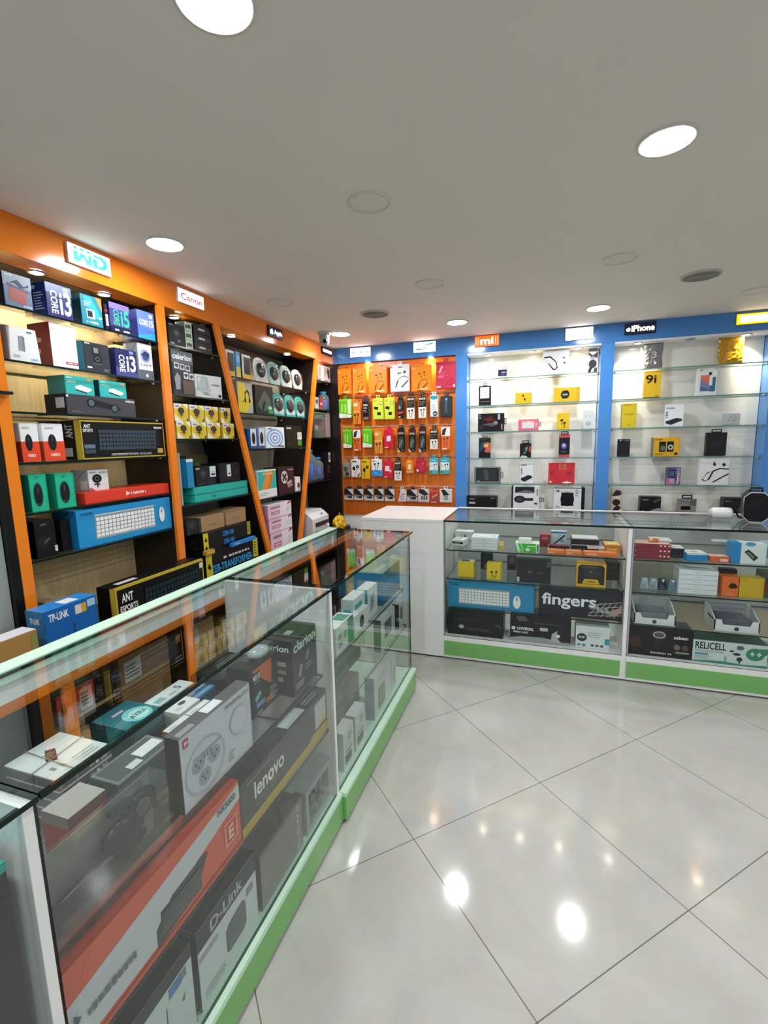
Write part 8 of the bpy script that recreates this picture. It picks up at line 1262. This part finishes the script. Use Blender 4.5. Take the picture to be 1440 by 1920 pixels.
# ================================================================== goods in the left counters
carton('router_box', 'white and black router carton with blue label at the bottom left of the picture', 'box', (-0.748, 0.632, 0.136), PI / 2, (0.19, 0.225, 0.14), '#cdd6d6', [('r', 0, 0.84, 1, 1, '#2f3334'), ('r', 0.62, 0.7, 0.82, 0.82, '#3f7aa6'), ('r', 0.82, 0.72, 0.9, 0.82, '#6f7f84'), ('p', [(0.55, 0.1), (0.57, 0.1), (0.58, 0.66), (0.57, 0.66)], '#35393a'), ('p', [(0.8, 0.5), (0.84, 0.46), (0.86, 0.56)], '#6a7678'), ('ln', 0.1, 0.1, 0.4, 0.3, 3, '#a3b0b0'), ('Tr', 0, 0, 1, 1, '#2f3334'), ('Rr', 0, 0, 1, 1, '#2f3334')], group='cartons on the floor of the middle left counter')
carton('router_box', 'white and black router carton with rounded dark device picture', 'box', (-0.748, 0.865, 0.136), PI / 2, (0.24, 0.222, 0.13), '#cfd6d6', [('r', 0, 0.74, 1, 1, '#343838'), ('T', 'D-Link', 0.2, 0.78, 0.74, 0.93, '#a9b2b0', 0), ('p', [(0.42, 0.24), (0.46, 0.2), (0.72, 0.2), (0.77, 0.26), (0.77, 0.54), (0.72, 0.6), (0.47, 0.56), (0.42, 0.5)], '#4d5252'), ('p', [(0.44, 0.26), (0.47, 0.22), (0.71, 0.22), (0.75, 0.27), (0.75, 0.52), (0.71, 0.57), (0.48, 0.54), (0.44, 0.49)], '#5d6362'), ('ln', 0.06, 0.06, 0.4, 0.2, 4, '#a3aeae'), ('r', 0.02, 0.6, 0.3, 0.66, '#9aa4a4'), ('r', 0.8, 0.56, 0.92, 0.66, '#7c8684'), ('Lr', 0, 0, 1, 1, '#343838'), ('Tr', 0, 0, 1, 1, '#2f3232')], group='cartons on the floor of the middle left counter')
carton('dvd_player_box', 'plum brown carton with vertical grey word at the counter floor', 'box', (-0.748, 1.13, 0.136), PI / 2, (0.248, 0.185, 0.14), '#7d7272', [('wd', 0.84, 0.06, 0.93, 0.94, '#a9a2a0', 90), ('r', 0, 0.94, 1, 1, '#5f5756'), ('p', [(0.2, 0.3), (0.4, 0.6), (0.42, 0.6), (0.24, 0.3)], '#8f8684'), ('Lr', 0, 0, 1, 1, '#4a4444'), ('Tr', 0, 0, 1, 1, '#5a5250')], group='cartons on the floor of the middle left counter')
frame_pack((-0.748, 1.385, 0.1356), (.20, .165, .05))
carton('keyboard_box', 'long orange and grey keyboard carton with white stripe in the left counter', 'box', (-.758, .70, 0.4166), PI / 2, (.50, .19, .06), '#d9583a', [('p', [(0, .1), (.42, .1), (.44, .34), (.66, .54), (1, .72), (1, .95), (0, .62)], '#c9cdd0'), ('p', [(.40, .06), (.64, .14), (.74, .5), (.71, .54), (.5, .5), (.40, .3)], '#484a49'), ('kb', .43, .12, .68, .46, '#484a49', '#5d5f5d', 14), ('T', 'NK5600', .82, .80, .96, .9, '#5a5a5c'), ('wd', .08, .32, .3, .42, '#6a6c6e'), ('p', [(.03, .34), (.055, .42), (.03, .5)], '#4a4c4e'), ('fr', .86, .24, .96, .58, .008, .02, '#e8a896'), ('T', 'E', .89, .3, .93, .5, '#f0c4b6'), ('r', 0, 0, 1, .06, '#c94f32'), ('Tr', 0, 0, 1, 1, '#b84a34')], group='cartons on the lower shelf of the middle left counter')
carton('keyboard_box', 'long dark grey laptop part carton with yellow stripe in the left counter', 'box', (-.758, 1.222, 0.4166), PI / 2, (.538, .165, .07), '#474b4a', [('p', [(0, 0), (.42, 0), (.46, .0), (1, .0), (1, .24), (.78, .28), (.74, .2), (0, .2)], '#b99a30'), ('T', 'lenovo', .12, .46, .42, .78, '#d9dcd8'), ('ln', .06, .84, .3, .92, 1, '#7a7e7c'), ('r', .82, .32, .98, .9, '#b9bfba'), ('p', [(.82, .32), (.98, .5), (.98, .32)], '#c9b46a'), ('Lr', 0, 0, 1, 1, '#a8702e'), ('Tr', 0, 0, 1, 1, '#3c4140'), ('Tr', .5, .1, .72, .7, '#b9c2bd'), ('Tln', .76, .2, .97, .6, 2, '#8a8f8c')], group='cartons on the lower shelf of the middle left counter')
carton('printer_box', 'brown carton lying behind the long keyboard cartons in the left counter', 'box', (-.90, .98, 0.4166), PI / 2, (.34, .12, .22), '#6a5a44', [('Tln', .2, .2, .8, .6, 3, '#8a7a60')], group='cartons on the lower shelf of the middle left counter')
carton('parcel_box', 'grey carton lying on the counter floor behind the router cartons', 'box', (-.93, .80, 0.1356), PI / 2, (.40, .15, .24), '#5a5c5a', [('Tr', .2, .2, .6, .6, '#8a8c8a')], group='cartons on the floor of the middle left counter')
carton('power_strip_box', 'white and grey carton picturing a round power plate in the left counter', 'box', (-.778, .916, 0.6366), PI / 2, (.275, .195, .042), '#c3c7cd', [('fr', 0, 0, 1, 1, .006, .008, '#9a9ea2'), ('e', .3, .40, .27, .36, '#a9abb4'), ('e', .29, .41, .24, .32, '#bfc1c9'), ('r', .14, .56, .52, .6, '#8f929b'), ('e', .2, .48, .085, .11, '#9599a3'), ('e', .41, .44, .085, .11, '#9599a3'), ('e', .27, .26, .085, .11, '#9599a3')] + [('e', x + dx, y + dy, .012, .018, '#4a4d55') for x, y in ((.2, .48), (.41, .44), (.27, .26)) for dx, dy in ((-.03, .02), (.03, .02), (0, -.04))] + [('r', .27, .5, .29, .56, '#6a6d76'), ('r', .31, .5, .33, .56, '#6a6d76'), ('r', .35, .5, .37, .56, '#6a6d76'), ('t', 'POWER PLATE 6', .6, .88, .97, .94, '#33363c'), ('r', .04, .84, .1, .95, '#b8343c'), ('T', 'm', .05, .87, .09, .92, '#f0dada'), ('e', .8, .6, .15, .2, '#b3b6bd'), ('e', .8, .6, .13, .17, '#c3c7cd'), ('ln', .6, .1, .7, .26, 3, '#8a8d94'), ('Lr', 0, 0, 1, 1, '#3b3936'), ('Tr', 0, 0, 1, 1, '#55585a'), ('Tr', .4, .2, .62, .9, '#dfe1e4'), ('Tr', .03, .1, .22, .5, '#8a8d8f')], group='goods on the upper shelf of the middle left counter')
clear_blister((-.772, .585, 0.6366))
carton('dvd_drive_box', 'flat white carton, lowest of the tied stack of five in the left counter', 'box', (-1.0, .72, 0.6366), PI / 2, (.135, .0262, .175), '#bfc3c0', [('r', 0, .1, 1, .9, '#5a5d5c'), ('r', .0, .15, .06, .85, '#8a8d8c'), ('T', 'DVD', .78, .25, .9, .75, '#d9dcda'), ('e', .7, .5, .03, .25, '#d9dcda'), ('wd', .55, .25, .64, .75, '#aab0ae'), ('Lr', 0, .1, 1, .9, '#73767a')], group='flat drive cartons tied in a stack')
carton('dvd_drive_box', 'flat white carton, second lowest of the tied stack of five in the left counter', 'box', (-1.0, .72, 0.6633), PI / 2, (.135, .0262, .175), '#bfc3c0', [('r', 0, .1, 1, .9, '#5a5d5c'), ('r', .0, .15, .06, .85, '#8a8d8c'), ('T', 'DVD', .78, .25, .9, .75, '#d9dcda'), ('e', .7, .5, .03, .25, '#d9dcda'), ('wd', .55, .25, .64, .75, '#aab0ae'), ('Lr', 0, .1, 1, .9, '#73767a')], group='flat drive cartons tied in a stack')
carton('dvd_drive_box', 'flat white carton, middle of the tied stack of five in the left counter', 'box', (-1.0, .72, 0.6900), PI / 2, (.135, .0262, .175), '#bfc3c0', [('r', 0, .1, 1, .9, '#5a5d5c'), ('r', .0, .15, .06, .85, '#8a8d8c'), ('T', 'DVD', .78, .25, .9, .75, '#d9dcda'), ('e', .7, .5, .03, .25, '#d9dcda'), ('wd', .55, .25, .64, .75, '#aab0ae'), ('Lr', 0, .1, 1, .9, '#73767a')], group='flat drive cartons tied in a stack')
carton('dvd_drive_box', 'flat white carton, second from top of the tied stack of five in the left counter', 'box', (-1.0, .72, 0.7167), PI / 2, (.135, .0262, .175), '#bfc3c0', [('r', 0, .1, 1, .9, '#5a5d5c'), ('r', .0, .15, .06, .85, '#8a8d8c'), ('T', 'DVD', .78, .25, .9, .75, '#d9dcda'), ('e', .7, .5, .03, .25, '#d9dcda'), ('wd', .55, .25, .64, .75, '#aab0ae'), ('Lr', 0, .1, 1, .9, '#73767a')], group='flat drive cartons tied in a stack')
carton('dvd_drive_box', 'flat white carton, topmost of the tied stack of five in the left counter', 'box', (-1.0, .72, 0.7434), PI / 2, (.135, .0262, .175), '#bfc3c0', [('r', 0, .1, 1, .9, '#5a5d5c'), ('r', .0, .15, .06, .85, '#8a8d8c'), ('T', 'DVD', .78, .25, .9, .75, '#d9dcda'), ('e', .7, .5, .03, .25, '#d9dcda'), ('wd', .55, .25, .64, .75, '#aab0ae'), ('Lr', 0, .1, 1, .9, '#73767a'), ('Tr', 0, 0, 1, 1, '#d3dad8'), ('Tp', [(.28, .52), (.5, .78), (.62, .7), (.4, .42)], '#4f4a48'), ('Tln', .36, .56, .54, .7, 3, '#9a8a6a'), ('Tr', .3, .2, .36, .3, '#8a928e'), ('Tr', .16, .24, .22, .34, '#8a928e'), ('Tln', .5, .1, .95, .3, 3, '#aab2b0')], group='flat drive cartons tied in a stack')
string_tie((-1.0, .72, 0.6366), .135, .134, .175)
carton('flash_box', 'grey topped red camera accessory carton behind the clear blister pack', 'box', (-.875, .622, 0.6366), PI / 2, (.085, .135, .075), '#b03a3a', [('T', 'SONY', .42, .36, .92, .54, '#e0b0a8'), ('r', 0, .82, 1, 1, '#8a6a66'), ('Lr', 0, 0, 1, 1, '#a24040'), ('Lr', 0, .82, 1, 1, '#77706c'), ('Tr', 0, 0, 1, 1, '#a5a19c')], group='goods on the upper shelf of the middle left counter')
carton('cable_box', 'grey clear topped carton with white sticker beside the red carton', 'box', (-.90, .80, 0.6366), PI / 2, (.17, .10, .09), '#6f7774', [('Tr', .05, .1, .95, .9, '#4f5a58'), ('Tr', .55, .3, .95, .7, '#d8dcdb'), ('Tr', .3, .15, .5, .4, '#c3cac8'), ('wd', .1, .2, .5, .4, '#e0e4e2'), ('Lr', 0, 0, 1, 1, '#5a625f')], group='goods on the upper shelf of the middle left counter')
carton('antivirus_box', 'dark teal software carton with pale glow lettering in the left counter', 'box', (-1.03, .93, 0.6966), PI / 2, (.12, .05, .14), '#14565c', [('Tr', 0, 0, 1, 1, '#1c6f78'), ('Te', .6, .36, .32, .3, '#7fc4c4'), ('Te', .62, .34, .22, .2, '#b9e0dc'), ('TT', 'AVIRA', .4, .28, .84, .42, '#20484c'), ('Tr', .3, .7, .6, .78, '#c9a8c4'), ('Lr', 0, 0, 1, 1, '#123f46'), ('r', .1, .3, .9, .7, '#226a72')], group='goods on the upper shelf of the middle left counter')
carton('antivirus_box', 'dark green carton underneath the teal software carton', 'box', (-1.03, .93, 0.6366), PI / 2, (.125, .0594, .145), '#1d3a3c', [('r', .1, .2, .9, .6, '#35585a')], group='goods on the upper shelf of the middle left counter')
carton('cable_box', 'long white carton with black letter lying next to the teal software carton', 'box', (-1.075, 1.09, 0.6366), PI / 2, (.15, .09, .06), '#d0d5d6', [('Tr', 0, 0, 1, 1, '#d9dddd'), ('TT', 'S', .68, .3, .78, .75, '#3a4042'), ('Tr', .06, .2, .3, .6, '#8fb4b4'), ('Tr', .4, .2, .6, .4, '#a8b0b0')], group='goods on the upper shelf of the middle left counter')
carton('charger_box', 'white topped orange carton, lower nearer of four in the left counter', 'box', (-0.905, 0.985, 0.6366), PI / 2, (.085, .035, .09), '#c9602c', [('r', 0, .8, 1, 1, '#dfe0dc'), ('r', .2, .3, .8, .6, '#dd8a52'), ('Lr', 0, 0, 1, 1, '#b4562a'), ('Tr', 0, 0, 1, 1, '#dadedb'), ('Tp', [(.3, .3), (.5, .6), (.75, .5), (.55, .2)], '#5a5f60'), ('Tln', .1, .7, .5, .9, 2, '#9aa0a0')], group='orange cartons in two stacks in the left counter')
carton('charger_box', 'white topped orange carton, upper nearer of four in the left counter', 'box', (-0.905, 0.985, 0.6722), PI / 2, (.085, .035, .09), '#c9602c', [('r', 0, .8, 1, 1, '#dfe0dc'), ('r', .2, .3, .8, .6, '#dd8a52'), ('Lr', 0, 0, 1, 1, '#b4562a'), ('Tr', 0, 0, 1, 1, '#dadedb'), ('Tp', [(.3, .3), (.5, .6), (.75, .5), (.55, .2)], '#5a5f60'), ('Tln', .1, .7, .5, .9, 2, '#9aa0a0')], group='orange cartons in two stacks in the left counter')
carton('charger_box', 'white topped orange carton, lower farther of four in the left counter', 'box', (-0.905, 1.073, 0.6366), PI / 2, (.085, .035, .09), '#c9602c', [('r', 0, .8, 1, 1, '#dfe0dc'), ('r', .2, .3, .8, .6, '#dd8a52'), ('Lr', 0, 0, 1, 1, '#b4562a'), ('Tr', 0, 0, 1, 1, '#dadedb'), ('Tp', [(.3, .3), (.5, .6), (.75, .5), (.55, .2)], '#5a5f60'), ('Tln', .1, .7, .5, .9, 2, '#9aa0a0')], group='orange cartons in two stacks in the left counter')
carton('charger_box', 'white topped orange carton, upper farther of four in the left counter', 'box', (-0.905, 1.073, 0.6722), PI / 2, (.085, .035, .09), '#c9602c', [('r', 0, .8, 1, 1, '#dfe0dc'), ('r', .2, .3, .8, .6, '#dd8a52'), ('Lr', 0, 0, 1, 1, '#b4562a'), ('Tr', 0, 0, 1, 1, '#dadedb'), ('Tp', [(.3, .3), (.5, .6), (.75, .5), (.55, .2)], '#5a5f60'), ('Tln', .1, .7, .5, .9, 2, '#9aa0a0')], group='orange cartons in two stacks in the left counter')
carton('cable_box', 'flat white carton with black plug picture behind the power plate carton', 'box', (-1.01, 1.07, 0.6366), PI / 2, (.09, .07, .08), '#d6dad8', [('Tr', 0, 0, 1, 1, '#d9dddb'), ('Te', .6, .5, .16, .12, '#4a4f50'), ('Tln', .1, .2, .5, .4, 3, '#9aa0a0')], group='goods on the upper shelf of the middle left counter')
medley((-.845, 1.235, 0.6366))
carton('car_stereo_box', 'tall black audio carton with white lowercase word on two faces', 'box', (-.79, 1.402, 0.6366), PI / 2, (.175, .20, .13), '#2f3433', [('T', 'clarion', .06, .76, .96, .94, '#c3d6ce'), ('r', 0, .7, 1, .72, '#3f4645'), ('p', [(.2, .3), (.3, .5), (.4, .45), (.3, .25)], '#7a8583'), ('p', [(.5, .5), (.6, .68), (.7, .6), (.6, .45)], '#66706e'), ('ln', .1, .08, .5, .2, 3, '#a8b4b0'), ('ln', .5, .3, .9, .42, 2, '#7f8a87'), ('Lr', 0, 0, 1, 1, '#262a2a'), ('LT', 'clarion', .12, .8, .9, .92, '#dfe5e2'), ('Lr', .4, .54, .8, .62, '#9aa29f'), ('Lr', .4, .4, .8, .47, '#858d8a'), ('Lr', .45, .26, .7, .34, '#9aa29f'), ('Lln', .35, .64, .6, .72, 2, '#c9cfcc'), ('Tr', .1, .2, .5, .5, '#6b7472'), ('Tr', 0, 0, 1, 1, '#1f2424'), ('Tr', .3, .3, .5, .5, '#8a9491')], group='goods on the upper shelf of the middle left counter')
carton('speaker_box', 'dark carton with clear rounded cover behind the black audio carton', 'box', (-1.02, 1.33, 0.6366), PI / 2, (.20, .07, .13), '#232726', [('Lr', 0, .2, 1, .5, '#4a504e'), ('Tr', .1, .1, .9, .9, '#363b3a')], group='goods on the upper shelf of the middle left counter', parts=[('window', .02, .02, .98, 1.5, .012)])
carton('cable_box', 'blue striped carton lying flat behind the orange topped cartons', 'box', (-1.04, 1.185, 0.6366), PI / 2, (.09, .05, .09), '#2d5f86', [('Tr', 0, .1, 1, .3, '#5f9ac0'), ('Tr', 0, .5, 1, .65, '#7fb4d4'), ('Tr', .1, .75, .5, .9, '#4a3a5a')], group='goods on the upper shelf of the middle left counter')
carton('headphone_box', 'tall black carton with teal top and pink artwork at the left frame edge', 'box', (-.752, .325, .4166), PI / 2, (.15, .47, .12), '#2b3030', [('p', [(.3, .2), (.7, .45), (.78, .62), (.66, .78), (.4, .7)], '#a8625c'), ('p', [(.35, .3), (.6, .5), (.7, .6), (.5, .62)], '#c9a096'), ('p', [(.3, .05), (.95, .16), (.95, .24), (.3, .12)], '#c6bda0'), ('Tr', 0, 0, 1, 1, '#14a59a'), ('r', 0, .97, 1, 1, '#14a59a')], group='goods in the nearest left counter')
carton('speaker_box', 'plain grey carton on the floor of the nearest left counter', 'box', (-.76, .25, .1356), PI / 2, (.3, .24, .2), '#5f6664', [('r', .1, .2, .9, .5, '#8a918e')], group='goods in the nearest left counter')
carton('router_box', 'large teal blue carton standing near the far end of the left counters', 'box', (-0.79, 2.412, 0.637), PI / 2, (0.32, 0.175, 0.16), '#1a7da8', [('r', 0, 0.62, 1, 1, '#2a6a86'), ('p', [(0, 0), (1, 0), (1, 0.3), (0, 0.5)], '#15607f'), ('Tr', 0, 0, 1, 1, '#7aa096'), ('Tr', 0.1, 0.2, 0.6, 0.4, '#b4c4bc'), ('Lr', 0, 0, 1, 1, '#1e6f96'), ('Lr', 0.3, 0.1, 0.6, 0.25, '#d0d8d6'), ('Lr', 0.3, 0.4, 0.5, 0.5, '#c0ccd0')], group='goods in the far left counter')
carton('mouse_box', 'white mouse carton, nearer of two upright ones before the teal carton', 'box', (-0.8, 1.954, 0.637), PI / 2, (0.148, 0.155, 0.06), '#d6dedd', [('r', 0.1, 0.3, 0.7, 0.8, '#1f8f8a'), ('Lr', 0, 0, 1, 1, '#b9c6c4'), ('Lr', 0.2, 0.2, 0.8, 0.7, '#2aa09a')], group='goods in the far left counter')
carton('mouse_box', 'white mouse carton, farther of two upright ones before the teal carton', 'box', (-0.79, 2.106, 0.637), PI / 2, (0.141, 0.155, 0.06), '#d2dad9', [('p', [(0.2, 0.2), (0.6, 0.3), (0.7, 0.8), (0.3, 0.7)], '#8f9a99'), ('Lr', 0, 0, 1, 1, '#2a8f8a')], group='goods in the far left counter')
carton('mouse_box', 'low white carton with black mouse picture on the shelf front', 'box', (-0.772, 1.91, 0.637), PI / 2, (0.17, 0.1, 0.03), '#d9dedc', [('ms', 0.5, 0.5, 0.16, 0.3, '#23272a', '#555a5c'), ('ln', 0.1, 0.05, 0.9, 0.15, 2, '#a8502c')], group='goods in the far left counter')
carton('mouse_box', 'white and green carton next to the counter partition', 'box', (-0.775, 1.723, 0.637), PI / 2, (0.184, 0.12, 0.07), '#cfd8d2', [('r', 0.66, 0, 1, 1, '#2f8a5a'), ('r', 0.12, 0.5, 0.34, 0.7, '#8f9a96'), ('r', 0.12, 0.2, 0.34, 0.42, '#8f9a96'), ('r', 0.42, 0.4, 0.6, 0.66, '#8f9a96'), ('Tr', 0, 0, 1, 1, '#dfe6e2'), ('Tr', 0.5, 0.1, 0.9, 0.9, '#3a9a86')], group='goods in the far left counter')
carton('router_box', 'flat white and navy carton, lower of two lying at the back of the far counter', 'box', (-.99, 1.86, 0.6366), PI / 2, (.26, .055, .17), '#d2dadb', [('r', .5, 0, 1, 1, '#2a4a86'), ('r', .1, .3, .4, .6, '#5a6670'), ('Tr', 0, 0, 1, 1, '#d6dedf'), ('Tr', .62, .1, .96, .9, '#31508f'), ('Te', .3, .5, .1, .12, '#55616a'), ('Lr', .1, .2, .9, .7, '#55606a')], group='flat cartons at the back of the far left counter')
carton('router_box', 'flat white and navy carton, upper of two lying at the back of the far counter', 'box', (-.99, 1.86, 0.6922), PI / 2, (.26, .055, .17), '#d2dadb', [('r', .5, 0, 1, 1, '#2a4a86'), ('r', .1, .3, .4, .6, '#5a6670'), ('Tr', 0, 0, 1, 1, '#d6dedf'), ('Tr', .62, .1, .96, .9, '#31508f'), ('Te', .3, .5, .1, .12, '#55616a'), ('Lr', .1, .2, .9, .7, '#55606a')], group='flat cartons at the back of the far left counter')
carton('speaker_box', 'dark carton with white printed top beside the flat navy cartons', 'box', (-.95, 1.66, 0.6366), PI / 2, (.15, .085, .14), '#3a4044', [('Tr', 0, 0, 1, 1, '#d0d6d6'), ('Te', .3, .4, .08, .1, '#33393c'), ('Te', .6, .4, .08, .1, '#33393c'), ('Te', .45, .7, .08, .1, '#33393c'), ('Lr', .1, .3, .8, .6, '#7a8488')], group='goods in the far left counter')
carton('earphone_box', 'mustard carton at the far end glass of the left counters', 'box', (-.98, 2.44, 0.6366), PI / 2, (.10, .12, .08), '#b49c30', [('r', .1, .1, .9, .6, '#c9b44a')], group='goods in the far left counter')
carton('phone_box', 'white carton with dark square picture on the lower shelf, nearer one', 'box', (-0.77, 2.28, 0.417), PI / 2, (0.235, 0.175, 0.04), '#c6cecb', [('fr', 0, 0, 1, 1, 0.1, 0.1, '#cfd6d4'), ('r', 0.26, 0.3, 0.74, 0.8, '#3f4a48'), ('r', 0.32, 0.36, 0.68, 0.74, '#56625f'), ('Lr', 0, 0, 1, 1, '#6a7472')], group='goods on the low shelf and floor of the far left counter')
carton('phone_box', 'white carton with dark square picture on the lower shelf, farther one', 'box', (-0.77, 2.526, 0.417), PI / 2, (0.091, 0.15, 0.04), '#c6cecb', [('fr', 0, 0, 1, 1, 0.1, 0.1, '#cfd6d4'), ('r', 0.26, 0.3, 0.74, 0.8, '#3f4a48'), ('r', 0.32, 0.36, 0.68, 0.74, '#56625f'), ('Lr', 0, 0, 1, 1, '#2c3436')], group='goods on the low shelf and floor of the far left counter')
carton('router_box', 'tall white carton with grey device picture on the far counter floor', 'box', (-0.755, 2.135, 0.136), PI / 2, (0.268, 0.22, 0.05), '#c3cbc9', [('r', 0.2, 0.12, 0.6, 0.62, '#4a5553'), ('r', 0.25, 0.2, 0.55, 0.55, '#65706d'), ('ln', 0.2, 0.75, 0.9, 0.9, 2, '#8f9a97'), ('Lr', 0, 0, 1, 1, '#5f7f90')], group='goods on the low shelf and floor of the far left counter')
carton('camera_box', 'white carton with small black box picture, nearest the partition on the far counter floor', 'box', (-0.755, 1.677, 0.136), PI / 2, (0.111, 0.17, 0.05), '#c9d0ce', [('r', 0.15, 0.1, 0.75, 0.34, '#3c4543'), ('r', 0.2, 0.4, 0.8, 0.46, '#5f6967'), ('e', 0.6, 0.76, 0.2, 0.1, '#8f9896'), ('ln', 0.1, 0.55, 0.9, 0.66, 2, '#a4adab'), ('Lr', 0, 0, 1, 1, '#aab3b0')], group='goods on the low shelf and floor of the far left counter')
carton('camera_box', 'white carton with small black box picture, second from the partition on the far counter floor', 'box', (-0.755, 1.814, 0.136), PI / 2, (0.122, 0.17, 0.05), '#c9d0ce', [('r', 0.15, 0.1, 0.75, 0.34, '#3c4543'), ('r', 0.2, 0.4, 0.8, 0.46, '#5f6967'), ('e', 0.6, 0.76, 0.2, 0.1, '#8f9896'), ('ln', 0.1, 0.55, 0.9, 0.66, 2, '#a4adab'), ('Lr', 0, 0, 1, 1, '#aab3b0')], group='goods on the low shelf and floor of the far left counter')
carton('cable_box', 'white slim carton beside the tall white router carton on the far counter floor', 'box', (-.756, 2.32, 0.1356), PI / 2, (.09, .20, .04), '#c9d0ce', [('p', [(.2, .3), (.5, .7), (.7, .6), (.6, .2)], '#7a8482'), ('Lr', 0, 0, 1, 1, '#8a9491')], group='goods on the low shelf and floor of the far left counter')
carton('dvd_player_box', 'grey brown wide carton lying at the back of the far counter floor', 'box', (-.90, 1.95, 0.1356), PI / 2, (.42, .16, .22), '#6f6a60', [('r', .1, .2, .5, .6, '#8a8478'), ('Tr', .1, .1, .9, .9, '#7f7a70')], group='goods on the low shelf and floor of the far left counter')
carton('keyboard_box', 'long dark green carton lying on the lower shelf of the far counter', 'box', (-.86, 1.90, 0.4166), PI / 2, (.40, .05, .16), '#2f4a3f', [('r', .1, .2, .6, .7, '#4a6a5a'), ('Tr', .05, .1, .95, .9, '#3a5a4c')], group='goods on the low shelf and floor of the far left counter')
